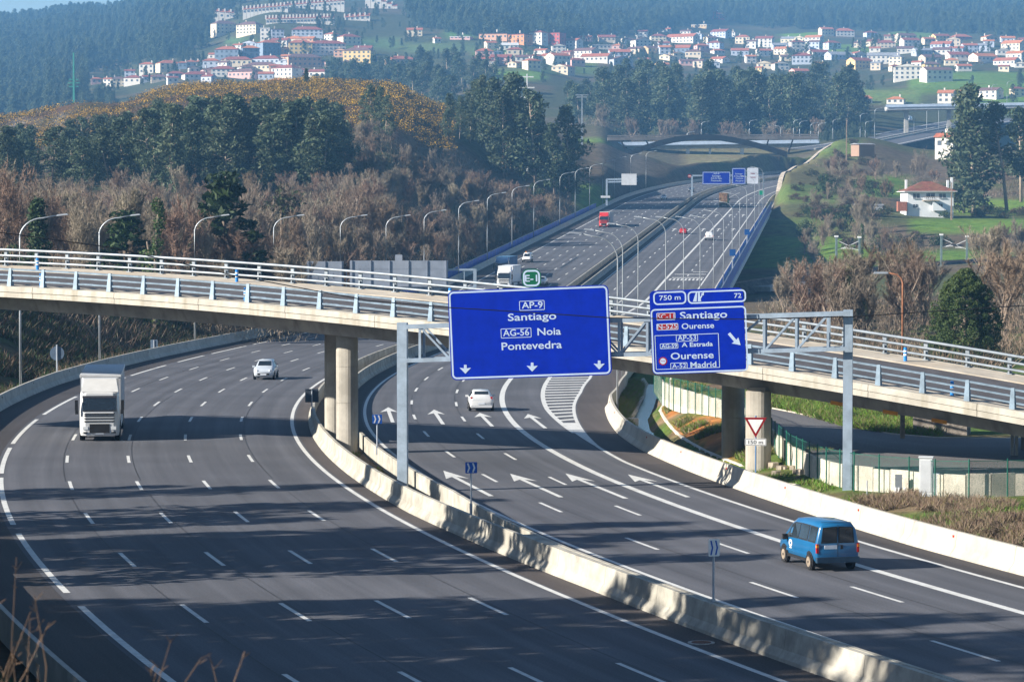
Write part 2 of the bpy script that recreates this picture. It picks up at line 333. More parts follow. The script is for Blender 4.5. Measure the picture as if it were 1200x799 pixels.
# ------------------------------------------------------------------ terrain sheet
def build_terrain():
    px = np.concatenate([np.arange(-1500, -60, 48), np.arange(-60, 1260, 7), np.arange(1260, 2700, 48)]).astype(float)
    D = np.concatenate([np.geomspace(12, 60, 16)[:-1], np.geomspace(60, 330, 150)[:-1], np.geomspace(330, 1300, 150)[:-1], np.geomspace(1300, 5200, 110)])
    PX, DD = np.meshgrid(px, D); X = (PX-600)/F*DD; Y = DD.copy()
    Z = ground_z(X.ravel(), Y.ravel()).reshape(X.shape)
    nr, nc = X.shape
    V = np.stack([X, Y, Z], -1).reshape(-1, 3)
    i = np.arange(nr-1)[:, None]*nc+np.arange(nc-1)[None, :]
    Fq = np.stack([i, i+1, i+nc+1, i+nc], -1).reshape(-1, 4)
    me = bpy.data.meshes.new('ground'); me.vertices.add(len(V)); me.vertices.foreach_set('co', V.astype(np.float32).ravel())
    me.loops.add(len(Fq)*4); me.loops.foreach_set('vertex_index', Fq.astype(np.int32).ravel())
    me.polygons.add(len(Fq)); me.polygons.foreach_set('loop_start', np.arange(len(Fq), dtype=np.int32)*4)
    me.polygons.foreach_set('use_smooth', np.ones(len(Fq), dtype=bool)); me.update()
    # ---- ground cover colours
    x, y, z = V[:, 0], V[:, 1], V[:, 2]; qx, qy = toPix(x, y, z); s, l = toSL(x, y)
    n1 = _vn(x, y, 12, 5); n2 = _vn(x, y, 40, 6); n3 = _vn(x, y, 4, 7)
    def C(r, g, b): return np.array([r, g, b])
    col = np.tile(C(.105, .082, .055), (len(V), 1))                        # leaf litter, dead bracken
    def mixin(w, c):
        nonlocal col
        w = np.clip(w, 0, 1)[:, None]; col = col*(1-w)+np.array(c)*w
    mixin(sst(.45, .75, n2), C(.075, .085, .035))
    mixin(sst(1350, 1500, y), C(.055, .062, .03)); mixin(sst(1350, 1500, y)*sst(.5, .7, n2), C(.09, .075, .045))
    nearm = (1-sst(330, 400, s))
    mixin(nearm*(l < -13), C(.07, .06, .035)); mixin(nearm*(l < -13)*sst(.45, .7, n3), C(.05, .075, .022))
    mixin(nearm*(l > 28)*(y < 330), C(.16, .115, .07)); mixin(nearm*(l > 28)*sst(.4, .6, n3*.5+n1*.5)*(y < 330), C(.075, .115, .025))
    e = l-RBRv(s)
    mixin(nearm*sst(14, 26, s)*(1-sst(90, 110, s))*sst(3.6, 4.0, e)*(1-sst(6.0, 7.0, e))*sst(.2, .45, _vn(x, y, 5, 11)), C(.36, .155, .045))   # orange soil
    heath = sst(820, 880, y)*(1-sst(1250, 1350, y))*(1-sst(500, 545, qx))
    mixin(heath, C(.085, .05, .03)); mixin(heath*sst(.45, .65, n1), C(.06, .05, .022))
    for (cx, cy, rx, ry) in ((22, 152, 22, 12), (82, 150, 22, 14), (120, 152, 16, 12), (190, 103, 12, 4)):   # bare rock
        mixin(heath*np.exp(-((qx-cx)/rx)**4-((qy-cy)/ry)**4)*sst(.2, .5, n3), C(.26, .24, .23))
    G = C(.105, .185, .03); G2 = C(.13, .21, .035)
    fields = [((862, 1046), (276, 316), 500, 900, G), ((1040, 1210), (292, 309), 500, 900, G), ((1116, 1215), (233, 252), 700, 1100, G2), ((1065, 1210), (256, 274), 650, 1000, G),
              ((1000, 1070), (205, 232), 750, 1200, G), ((920, 1010), (163, 186), 900, 1400, C(.11, .15, .04)), ((908, 985), (215, 240), 800, 1200, C(.10, .145, .04)), ((905, 1010), (186, 215), 800, 1300, C(.12, .11, .05)), ((880, 1010), (255, 275), 600, 900, C(.09, .12, .035)),
              ((672, 728), (142, 168), 900, 1400, G2), ((676, 740), (215, 265), 600, 1100, G), ((500, 530), (236, 246), 500, 900, G),
              ((1062, 1230), (84, 112), 1600, 2300, G), ((1040, 1100), (36, 52), 2300, 3300, C(.09, .16, .035)), ((915, 962), (34, 53), 2300, 3300, C(.12, .22, .03)), ((960, 1030), (44, 62), 2300, 3000, G),
              ((578, 640), (82, 94), 1700, 2300, C(.12, .22, .03)), ((640, 700), (74, 88), 1700, 2400, C(.09, .14, .04)), ((520, 560), (34, 44), 2300, 3200, C(.10, .2, .05)), ((470, 560), (50, 62), 2000, 2900, C(.09, .13, .05)), ((550, 620), (58, 66), 1900, 2700, C(.10, .17, .04)),
              ((990, 1080), (104, 122), 1500, 2200, C(.12, .17, .05)), ((1120, 1215), (112, 132), 1400, 2000, G), ((800, 905), (172, 208), 1250, 1700, C(.17, .15, .075)), ((780, 900), (136, 146), 1300, 1900, C(.13, .15, .06)), ((460, 515), (150, 172), 700, 1100, C(.17, .10, .06)), ((760, 800), (128, 142), 1300, 2000, C(.18, .10, .07)), ((390, 470), (45, 58), 2000, 2900, C(.08, .13, .05)), ((265, 300), (44, 52), 2000, 2900, C(.09, .16, .06))]
    for (a, b), (c, d), d0, d1, cc in fields:
        j = (n1-.5)*6; w = sst(a-4, a+6, qx+j)*(1-sst(b-6, b+4, qx+j))*sst(c-2, c+3, qy)*(1-sst(d-3, d+2, qy))*(y > d0)*(y < d1)
        mixin(w*.92, cc*(0.85+.3*n3.mean()))
    mixin((y > 1150)*(y < 1700)*(qx > 790)*(qx < 1010)*sst(135, 139, qy)*(1-sst(163, 167, qy))*.85, C(.028, .045, .022))   # dark planted cutting
    mixin(np.exp(-((qx-735)/30)**4)*(y > 900)*(y < 1350)*(qy > 150)*(qy < 235), C(.085, .08, .075))                          # rock cutting left of the far road
    ca = me.color_attributes.new('cover', 'FLOAT_COLOR', 'POINT')
    ca.data.foreach_set('color', np.concatenate([col, np.ones((len(V), 1))], 1).astype(np.float32).ravel())
    m = bpy.data.materials.new('ground_cover'); m.use_nodes = True; nt = m.node_tree; n = nt.nodes; lk = nt.links; b = n['Principled BSDF']
    b.inputs['Roughness'].default_value = .95; b.inputs['Specular IOR Level'].default_value = .1
    at_ = n.new('ShaderNodeAttribute'); at_.attribute_name = 'cover'; tc = n.new('ShaderNodeTexCoord')
    hs = n.new('ShaderNodeHueSaturation')
    for sc_, sock, lo, hi in ((.35, 'Value', .45, 1.45), (.09, 'Hue', .47, .53)):
        nz = n.new('ShaderNodeTexNoise'); nz.inputs['Scale'].default_value = sc_; nz.inputs['Detail'].default_value = 10; nz.inputs['Roughness'].default_value = .75
        mr = n.new('ShaderNodeMapRange'); mr.inputs[1].default_value = .3; mr.inputs[2].default_value = .7; mr.inputs[3].default_value = lo; mr.inputs[4].default_value = hi
        lk.new(tc.outputs['Object'], nz.inputs['Vector']); lk.new(nz.outputs['Fac'], mr.inputs[0]); lk.new(mr.outputs[0], hs.inputs[sock])
    lk.new(at_.outputs['Color'], hs.inputs['Color']); lk.new(hs.outputs[0], b.inputs['Base Color'])
    nb = n.new('ShaderNodeTexNoise'); nb.inputs['Scale'].default_value = 1.3; nb.inputs['Detail'].default_value = 9; bp = n.new('ShaderNodeBump'); bp.inputs['Strength'].default_value = .8; bp.inputs['Distance'].default_value = .4
    lk.new(tc.outputs['Object'], nb.inputs['Vector']); lk.new(nb.outputs['Fac'], bp.inputs['Height']); lk.new(bp.outputs[0], b.inputs['Normal'])
    me.materials.append(m)
    o = link('ground', me); o['kind'] = 'structure'; return o
def RBRv(s): return np.interp(s, [-110, 22, 37, 50, 65, 78, 87, 108, 140, 380], [28.3, 28.8, 29.1, 29.7, 30.8, 31.7, 32.8, 34.4, 35.4, 35.2])
GROUND = build_terrain()

# ------------------------------------------------------------------ carriageways
def asphalt(name, c1, c2, streak=1.0, fine=(.75, 1.25)):
    m = bpy.data.materials.new(name); m.use_nodes = True; nt = m.node_tree; n = nt.nodes; l = nt.links; b = n['Principled BSDF']
    b.inputs['Roughness'].default_value = .82; b.inputs['Specular IOR Level'].default_value = .28
    uv = n.new('ShaderNodeUVMap'); mp = n.new('ShaderNodeMapping'); mp.inputs['Scale'].default_value = (1.1, .012, 1)
    nz = n.new('ShaderNodeTexNoise'); nz.inputs['Scale'].default_value = 1.0; nz.inputs['Detail'].default_value = 5; nz.inputs['Roughness'].default_value = .7
    l.new(uv.outputs[0], mp.inputs[0]); l.new(mp.outputs[0], nz.inputs['Vector'])
    rp = n.new('ShaderNodeValToRGB'); e = rp.color_ramp.elements; e[0].position = .36; e[1].position = .66; e[0].color = (*c2, 1); e[1].color = (*c1, 1)
    l.new(nz.outputs['Fac'], rp.inputs[0])
    n2 = n.new('ShaderNodeTexNoise'); n2.inputs['Scale'].default_value = .13; n2.inputs['Detail'].default_value = 7; l.new(uv.outputs[0], n2.inputs['Vector'])
    m2 = n.new('ShaderNodeMapRange'); m2.inputs[1].default_value = .3; m2.inputs[2].default_value = .7; m2.inputs[3].default_value = .84; m2.inputs[4].default_value = 1.14; l.new(n2.outputs['Fac'], m2.inputs[0])
    n3 = n.new('ShaderNodeTexNoise'); n3.inputs['Scale'].default_value = 14; n3.inputs['Detail'].default_value = 3; l.new(uv.outputs[0], n3.inputs['Vector'])
    m3 = n.new('ShaderNodeMapRange'); m3.inputs[1].default_value = .3; m3.inputs[2].default_value = .7; m3.inputs[3].default_value = fine[0]; m3.inputs[4].default_value = fine[1]; l.new(n3.outputs['Fac'], m3.inputs[0])
    mu = n.new('ShaderNodeMath'); mu.operation = 'MULTIPLY'; l.new(m2.outputs[0], mu.inputs[0]); l.new(m3.outputs[0], mu.inputs[1])
    sx = n.new('ShaderNodeSeparateXYZ'); l.new(uv.outputs[0], sx.inputs[0]); wv = n.new('ShaderNodeMath'); wv.operation = 'MULTIPLY'; wv.inputs[1].default_value = 2*math.pi/1.75; l.new(sx.outputs[0], wv.inputs[0])
    sn = n.new('ShaderNodeMath'); sn.operation = 'SINE'; l.new(wv.outputs[0], sn.inputs[0]); m4 = n.new('ShaderNodeMapRange'); m4.inputs[1].default_value = -1; m4.inputs[2].default_value = 1; m4.inputs[3].default_value = 1-.10*streak; m4.inputs[4].default_value = 1+.06*streak; l.new(sn.outputs[0], m4.inputs[0])
    mv = n.new('ShaderNodeMath'); mv.operation = 'MULTIPLY'; l.new(mu.outputs[0], mv.inputs[0]); l.new(m4.outputs[0], mv.inputs[1]); mu = mv
    hs = n.new('ShaderNodeHueSaturation'); l.new(rp.outputs[0], hs.inputs['Color']); l.new(mu.outputs[0], hs.inputs['Value']); l.new(hs.outputs[0], b.inputs['Base Color'])
    bp = n.new('ShaderNodeBump'); bp.inputs['Strength'].default_value = .25; bp.inputs['Distance'].default_value = .02
    n4 = n.new('ShaderNodeTexNoise'); n4.inputs['Scale'].default_value = 25; l.new(uv.outputs[0], n4.inputs['Vector']); l.new(n4.outputs['Fac'], bp.inputs['Height']); l.new(bp.outputs[0], b.inputs['Normal'])
    MATS[name] = m; return m
A_ROAD = asphalt('worn_asphalt', (.098, .100, .114), (.068, .070, .081))
A_SH = asphalt('dark_shoulder_asphalt', (.052, .046, .047), (.036, .033, .035), fine=(.6, 1.4), streak=0)
A_GORE = asphalt('brown_shoulder_asphalt', (.075, .064, .062), (.055, .047, .046), fine=(.6, 1.4), streak=0)
WHITE = mat('road_paint', (.60, .60, .58), .6, .1, 3.0, dirt=(.42, .41, .39), coords='Object')
SEND = 1420
LROAD = ribbon('left_carriageway', lambda s: LB(s)-.1, lambda s: MLB(s)+.1, -100, SEND, 2.5, 0.0, A_ROAD, nlat=6, kind='structure')
RROAD = ribbon('right_carriageway', lambda s: MRB(s)-.1, lambda s: RBR(s)+.1, -100, SEND, 2.5, 0.0, A_ROAD, nlat=6, kind='structure')
ribbon('hard_shoulder', lambda s: LB(s)-.05, lambda s: -9.15, -100, SEND, 2.5, .004, A_SH, LROAD, nlat=2)
ribbon('inner_shoulder', lambda s: 8.95, lambda s: MLB(s)+.05, -100, 345, 2.5, .004, A_GORE, LROAD)
ribbon('inner_shoulder', lambda s: MRB(s)-.05, lambda s: REL(s)-.25, -100, SEND, 2.5, .004, A_SH, RROAD)
ribbon('hard_shoulder', lambda s: RER(s)+.22, lambda s: RBR(s)+.05, -100, 26, 2.5, .004, A_SH, RROAD)
ribbon('hard_shoulder', lambda s: RER(s)+.22, lambda s: RBR(s)+.05, 26, 300, 2.5, .004, A_GORE, RROAD, nlat=2)
ribbon('median_strip', lambda s: MLB(s), lambda s: MRB(s), -100, 345, 3, -.02, mat('median_gravel', (.17, .13, .10), .95, .3, 5.0, bump=.6, bscale=18, col2=(.08, .07, .05)), None, kind='structure')
ribbon('median_strip', lambda s: MLB(s), lambda s: MRB(s), 345, SEND, 5, -.02, mat('median_dark', (.022, .022, .026), .9, .2, 1.0), None, kind='structure')
def line(fa, w, s0, s1, road, name='edge_line', ds=1.5, dz=.009):
    f0 = fa if callable(fa) else (lambda s: fa)
    return ribbon(name, lambda s: f0(s)-w/2, lambda s: f0(s)+w/2, s0, s1, ds, dz, WHITE, road)
line(8.72, .24, -100, 345, LROAD); line(9.0, .22, 345, SEND, LROAD, ds=4)
line(-8.8, .22, 345, SEND, LROAD, ds=4)
line(REL, .22, -100, 345, RROAD); line(REL, .24, 345, SEND, RROAD, ds=4)
line(RC, .40, -100, 345, RROAD); line(RC, .42, 345, SEND, RROAD, ds=4)
line(RER, .24, -100, 345, RROAD); line(RER, .24, 345, SEND, RROAD, ds=4)
line(RB, .2, 300, 900, RROAD, ds=4)
line(RGL, .34, 52, 160, RROAD, name='gore_line')
# solid white nose and hatching of the gore
ribbon('gore_nose', lambda s: RGL(s), lambda s: RER(s), 38, 62, 1.5, .012, WHITE, RROAD)
for k in range(26):
    s = 64.0+k*3.8
    if s > 158: break
    a, b = RGL(s)+.15, RER(s+1.2)-.1; c, d = RGL(s+1.3)+.15, RER(s+2.5)-.1
    MB().add([P(s, a, .010), P(s+1.2, b, .010), P(s+2.5, d, .010), P(s+1.3, c, .010)], [(0, 1, 2, 3)]).build('hatch_bar', WHITE, RROAD)
# wide broken line on the left (long strokes with short gaps, as surveyed)
ends = [(-100, -91), (-88, -79), (-76, -67), (-64, -55), (-52, -30.4), (-26.5, -5.4), (-1.6, 22.9), (25.5, 43.4), (46.5, 68.4), (73.2, 94), (98, 121), (124, 142), (148.2, 161.4), (165.4, 183.4), (187.3, 208.5), (213, 233), (238, 258), (263, 283), (288, 308), (313, 333)]
for a, b in ends: ribbon('edge_stroke', -8.95, -8.69, a, b, 2.0, .009, WHITE, LROAD)
ph = {1: .59, 2: 0.0, 3: -.23, 4: -.38}
for j in (1, 2, 3, 4):
    lat = (j-2.5)*3.5
    for i in range(-6, 20):
        c = 17*i+ph[j]; ribbon('lane_dash', lat-.09, lat+.09, c-2.5, c+2.5, 1.7, .009, WHITE, LROAD)
def far_dashes(fl, s0, s1, road, phase):
    mb = MB(); s = s0
    while s < s1:
        l = fl(s); mb.add([P(s, l-.11, .012), P(s, l+.11, .012), P(s+5, l+.11, .012), P(s+5, l-.11, .012)], [(0, 1, 2, 3)]); s += 17
    o = mb.build('distant_lane_dashes', WHITE, road, fixn=False); o['kind'] = 'stuff'; o['label'] = 'row of white lane dashes receding along the viaduct'
for j, p0 in ((1, 476), (2, 459+8.3), (3, 459-7), (4, 459-6)): far_dashes(lambda s, j=j: (j-2.5)*3.5, 346+(p0-346) % 17, SEND-10, LROAD, 0)
for fl, p0, se in ((RA, 6, SEND-10), (RD, 12, 900), (RB, 3, 300)): far_dashes(fl, 335+p0, se, RROAD, 0) if fl is not RB else None
for fl, p0 in ((RA, 86.2), (RB, 66.8)):
    i0 = -12
    for i in range(-12, 16):
        c = p0+17*i
        if c < -100 or c > 330: continue
        w = .09; n_ = 3; V = []
        for k in range(n_+1):
            s = c-2.5+5*k/n_; V += [P(s, fl(s)-w, .009), P(s, fl(s)+w, .009)]
        MB().add(V, [(2*k, 2*k+1, 2*k+3, 2*k+2) for k in range(n_)]).build('lane_dash', WHITE, RROAD, fixn=False)
# straight arrows painted in each lane
def arrow(lat, st, se, hw=.62, name='lane_arrow'):
    L = se-st; hl = L*.34
    Q = [(st, -.13), (se-hl*.78, -.13), (se-hl, -hw), (se, 0), (se-hl, hw), (se-hl*.78, .13), (st, .13)]
    V = [P(a, lat+b, .011) for a, b in Q]
    MB().add(V, [(0, 1, 5, 6), (1, 2, 3), (1, 3, 5), (3, 4, 5)]).build(name, WHITE, RROAD, fixn=False)
for lat, a, b in ((15.55, 63.4, 80.2), (18.85, 61.3, 77.2), (22.0, 58.9, 73.4), (25.35, 56.8, 71.9), (15.2, 7.6, 23.4), (18.5, 6.3, 20.7), (21.5, 4.9, 20.4), (24.72, 5.0, 19.1)): arrow(lat, a, b)
for s in (600, 690, 780): 
    for lat in (15.8, 19.5, 23.0, 26.8, 30.4): arrow(lat, s, s+16, .7)
for k in range(9):        # slow-down lettering bars far down the slip lanes
    l0 = 25.2+.7*k; ribbon('lettering_bar', l0, l0+.35, 402, 407, 5, .011, WHITE, RROAD); 
ribbon('lettering_bar', 25.4, 31.2, 409.5, 411, 5, .011, WHITE, RROAD); ribbon('lettering_bar', 25.4, 31.2, 420, 421.2, 5, .011, WHITE, RROAD); ribbon('lettering_bar', 28.4, 31.2, 428, 429, 5, .011, WHITE, RROAD)
# manhole cover by the median and tar repair lines
mb = MB(); c = P(-45.5, 9.35, .012); ring = [(c.x+math.cos(a)*.45, c.y+math.sin(a)*.45) for a in np.linspace(0, 2*math.pi, 20)[:-1]]
mb.prism(ring, .006, .03); mh = mb.build('manhole_cover', mat('concrete_ring', (.45, .43, .4), .9, .2, 5), LROAD)
mb = MB(); ring = [(c.x+math.cos(a)*.33, c.y+math.sin(a)*.33) for a in np.linspace(0, 2*math.pi, 20)[:-1]]
mb.prism(ring, .031, .04); mb.build('iron_lid', mat('rusty_iron', (.16, .06, .03), .8, .3, 8), mh)
TAR = mat('tar', (.022, .022, .026), .55, .1, 4)
for s, l0, l1 in ((66, -8.6, 8.6), (121, -8.6, -1), (74, 13.9, 17)): ribbon('tar_joint', l0, l1, s, s+.12, 1, .007, TAR, LROAD if l1 < 9 else RROAD)
TARS = mat('old_seam', (.040, .040, .045), .7, .2, 1.0)
for l_, rd in ((-1.52, LROAD), (5.50, LROAD), (-5.45, LROAD), (17.25, RROAD), (20.55, RROAD)):
    for a_, b_ in ((-100, -62), (-58, 12), (20, 96), (104, 190), (200, 330)): ribbon('tar_seam', l_-.03, l_+.03, a_, b_, 3, .005, TARS, rd)
for s, l, w, L in ((440, 2.2, .5, 40), (565, -.5, .8, 26), (612, 3, .5, 18), (205, 20.3, .9, 16), (520, 20.5, .5, 20), (168, 19.2, .8, 3)): ribbon('tar_patch', l, l+w, s, s+L, 4, .006, TAR, LROAD if l < 9 else RROAD)
# ================================================================== concrete barriers
CONC = mat('barrier_concrete', (.44, .42, .38), .85, .12, 1.2, bump=.15, bscale=25, dirt=(.33, .31, .27), rnd=.06)
CONC2 = mat('weathered_concrete', (.38, .36, .31), .9, .18, .9, bump=.2, bscale=22, dirt=(.27, .25, .21), rnd=.05)
REDR = mat('red_reflector', (.45, .03, .02), .3, .1, 4); AMBR = mat('amber_reflector', (.75, .25, .02), .3, .1, 4); BLK = mat('black_plastic', (.015, .015, .017), .5, .2, 4)
# New Jersey profile: (offset away from the road, height)
NJ = [(0, 0), (.02, .10), (.22, .36), (.33, 1.02), (.50, 1.02), (.50, 0)]
def barrier(name, label, faceline, side, s0, s1, seg, prof, m, refl=None, end=None):
    """side +1: body extends to greater lat"""
    root = thing(name, label, 'barrier', P(s0, faceline(s0)))
    def secs(a, b, n):
        out = []
        for i in range(n+1):
            s = a+(b-a)*i/n; f = faceline(s); out.append([P(s, f+side*o, h-.05 if h == 0 else h)-root.location for o, h in prof])
        return out
    s = s0; k = 0
    while s < s1-.1:
        e = min(s+seg, s1); mb = MB(); mb.sweep(secs(s+.012, e-.012, 3)); mb.build('segment', m, root)
        if refl and k % refl[1] == 0 and s < 260:
            f = faceline(s+.3); c = P(s+.3, f+side*.29, .80)-root.location
            MB().box(c, (.14, .05, .10), rz=hd(s)).build('reflector', refl[0], root)
        s = e; k += 1
    if end:
        mb = MB(); mb.sweep(secs(s1, end, int((end-s1)/8))); o = mb.build('distant_run', m, root)
    return root
barrier('concrete_barrier', 'long pale concrete barrier curving along the outer left edge of the road', LB, -1, -100, 330, 6, NJ, CONC, (BLK, 3), SEND)
barrier('concrete_barrier', 'concrete median barrier facing the left carriageway, beside the bridge pier', MLB, 1, -98, 290, 6, [(0, 0), (.02, .12), (.2, .36), (.28, 1.0), (.45, 1.0), (.45, 0)], CONC2, (BLK, 4), SEND)
barrier('concrete_barrier', 'concrete median barrier facing the right carriageway behind the gantry post', lambda s: MRB(s)+.25, -1, -98, 40, 6, [(0, 0), (.02, .12), (.2, .36), (.28, 1.0), (.45, 1.0), (.45, 0)], CONC2)
barrier('concrete_barrier', 'concrete median barrier running away behind the pier beyond the overpass', lambda s: MRB(s)+.25, -1, 44.5, 290, 6, [(0, 0), (.02, .12), (.2, .36), (.28, 1.0), (.45, 1.0), (.45, 0)], CONC2, None, SEND)
barrier('concrete_barrier', 'sunlit pale concrete barrier along the right edge beside the ditch', RBR, 1, -96, 330, 6, NJ, mat('pale_concrete', (.42, .39, .335), .85, .1, 1.0, bump=.12, bscale=25, dirt=(.42, .39, .33), rnd=.05), (REDR, 2))
# cap between the two median walls where they run together
mb = MB(); sec = []
for s in np.arange(-98, -17, 3.0): sec.append([P(s, MLB(s)+.36, .9), P(s, MLB(s)+.36, .985), P(s, max(MLB(s)+.42, MRB(s)-.1), .985), P(s, max(MLB(s)+.42, MRB(s)-.1), .9)])
tag(mb.sweep(sec).build('median_cap', CONC2), 'flat concrete cap joining the two median barriers in the foreground', 'cap')

# ================================================================== overpass
OV_TAN = 0.51
def ov_near(px):                       # plan line of the near railing
    k = (px-600)/F; D = (173-OV_TAN*9.5)/(1+OV_TAN*k); return k*D, D
N_pts = [(10.8, 335.8), (50, 337.8), (129, 342.8), (210.3, 348.7), (292.5, 355.5), (376, 363.4), (461.7, 372.3), (504, 376.9), (921.9, 434.8), (1022.7, 451.3), (1073.3, 460.1), (1126.7, 469.5), (1180, 478.8)]
F_pts = [(43.7, 313.3), (117, 316.8), (192.5, 320.8), (268, 327), (345.5, 332.2), (423.7, 338.9), (504.5, 346.3), (1030.7, 413.2), (1078.7, 420.7), (1127, 428.7), (1176.5, 437.2)]
ax = Vector((1, -OV_TAN, 0)).normalized(); nrm = Vector((OV_TAN, 1, 0)).normalized()      # along, across (away from camera)
O0 = Vector((*ov_near(407), 0)); OVW = 9.7
def _fit(pts, off):
    T = []; Z = []
    for px, py in pts:
        k = (px-600)/F; o = O0+nrm*off; D = (o.y+OV_TAN*o.x)/(1+OV_TAN*k); p = at(px, py, D); T.append((Vector((p.x, p.y, 0))-o).dot(ax)); Z.append(p.z)
    return np.polyfit(T, Z, 3)
_zn = _fit(N_pts, 0); _zf = _fit(F_pts, OVW)
def OV(t, u, dz=0.0):
    """t along the bridge, u across from the near railing (0) to the far one (OVW)"""
    p = O0+ax*t+nrm*u; a = np.polyval(_zn, t); b = np.polyval(_zf, t); return Vector((p.x, p.y, a+(b-a)*u/OVW+dz))
T0, T1 = -46, 56
ov = thing('overpass', 'concrete overpass with steel railings sloping down across the whole motorway', 'overpass', OV(0, OVW/2, -1.5))
OL = ov.location
def ovb(mb, name, m, smooth=False, par=None):
    mb.v = [tuple(Vector(v)-OL) for v in mb.v]; return mb.build(name, m, par or ov, smooth)
def ovs(prof, ts): return [[OV(t, u, z) for u, z in prof] for t in ts]
TS = np.arange(T0, T1+.1, 2.0)
GIR = mat('girder_concrete', (.40, .37, .33), .9, .15, .5, bump=.15, bscale=8, dirt=(.17, .155, .135), streak=(9, 9, .5)); 
LEDG = mat('ledge_concrete', (.46, .43, .37), .88, .12, .8, bump=.12, bscale=18, dirt=(.27, .24, .18), streak=(9, 9, .7))
KERB = mat('walkway_concrete', (.46, .41, .34), .9, .12, .7, dirt=(.42, .34, .25))
ovb(MB().sweep(ovs([(1.4, -.35), (2.0, -1.72), (OVW-2.0, -1.72), (OVW-1.4, -.35)], TS)), 'girder', GIR)
ovb(MB().sweep(ovs([(-.1, -.32), (1.5, -.42), (OVW-1.5, -.42), (OVW+.1, -.32), (OVW+.1, -.13), (-.1, -.13)], TS)), 'deck_slab', GIR)
OASPH = mat('overpass_asphalt', (.085, .08, .085), .85, .15, .6, dirt=(.065, .055, .05))
ovb(MB().sweep(ovs([(1.1, -.125), (OVW-2.0, -.125), (OVW-2.0, -.05), (1.1, -.05)], TS)), 'road_surface', OASPH)
ovb(MB().sweep(ovs([(1.25, -.05), (1.4, -.05), (1.4, -.044), (1.25, -.044)], TS)), 'edge_line', WHITE)
for nm, pr in (('near_kerb', [(-.02, -.125), (1.09, -.125), (1.09, .02), (-.02, .02)]), ('far_walkway', [(OVW-1.99, -.125), (OVW+.02, -.125), (OVW+.02, .02), (OVW-1.99, .02)])): ovb(MB().sweep(ovs(pr, TS)), nm, KERB)
for k in range(17):          # precast edge ledges, one joint every six metres
    a = T0+k*6.0; b = min(a+5.97, T1)
    if a >= T1: break
    tt = np.linspace(a, b, 4)
    ovb(MB().sweep(ovs([(-.32, -.62), (-.1, -.62), (-.1, -.3), (-.03, -.3), (-.03, .04), (-.30, .04), (-.36, -.28), (-.30, -.30)], tt)), 'edge_ledge', LEDG)
ovb(MB().sweep(ovs([(OVW+.03, -.5), (OVW+.3, -.5), (OVW+.3, .04), (OVW+.03, .04)], TS)), 'far_ledge', LEDG)
STL = mat('galvanised_steel', (.27, .31, .35), .45, .12, 2.0, metal=.35, dirt=(.33, .36, .39)); STLB = mat('weathered_steel_blue', (.17, .23, .29), .5, .15, 2.0, metal=.3)
def rail_posts(u, side, t0, d, m):
    t = t0
    ph_ = None
    while t < T1-1:
        p = OV(t, u); q = OV(t+.1, u); M = Matrix(((ax.x, nrm.x, 0, p.x-OL.x), (ax.y, nrm.y, 0, p.y-OL.y), (0, 0, 1, p.z-OL.z), (0, 0, 0, 1)))
        mb = MB()
        if side < 0:    # leaning web posts of the near railing
            mb.prism([(.16, 0), (.16, .02), (-.16, .02), (-.16, 0)], -.17, .17, M=M @ Matrix.Translation((0, 0, .03)) @ Matrix.Rotation(math.pi/2, 4, 'X') @ Matrix.Translation((0, 0, 0)))
            for o in (-.13, .13):
                mb.add([M @ Vector(v) for v in ((o-.02, -.17, .02), (o+.02, -.17, .02), (o+.02, .17, .02), (o-.02, .17, .02), (o*.6-.02, -.02, 1.12), (o*.6+.02, -.02, 1.12), (o*.6+.02, .12, 1.12), (o*.6-.02, .12, 1.12))], [(3, 2, 1, 0), (4, 5, 6, 7), (0, 1, 5, 4), (1, 2, 6, 5), (2, 3, 7, 6), (3, 0, 4, 7)])
            mb.add([M @ Vector(v) for v in ((-.15, -.175, .02), (.15, -.175, .02), (.09, -.03, 1.12), (-.09, -.03, 1.12), (-.15, -.15, .02), (.15, -.15, .02), (.09, -.005, 1.12), (-.09, -.005, 1.12))], [(3, 2, 1, 0), (4, 5, 6, 7), (0, 1, 5, 4), (1, 2, 6, 5), (2, 3, 7, 6), (3, 0, 4, 7)])
        else:
            mb.box((0, 0, 0), (.34, .3, .04), M=M @ Matrix.Translation((0, 0, .03))); mb.box((0, 0, 0), (.22, .14, 1.1), M=M @ Matrix.Translation((0, .05, .57))); mb.box((0, 0, 0), (.06, .24, .5), M=M @ Matrix.Translation((0, .0, .27)))
        mb.build('post', m, ov); t += d
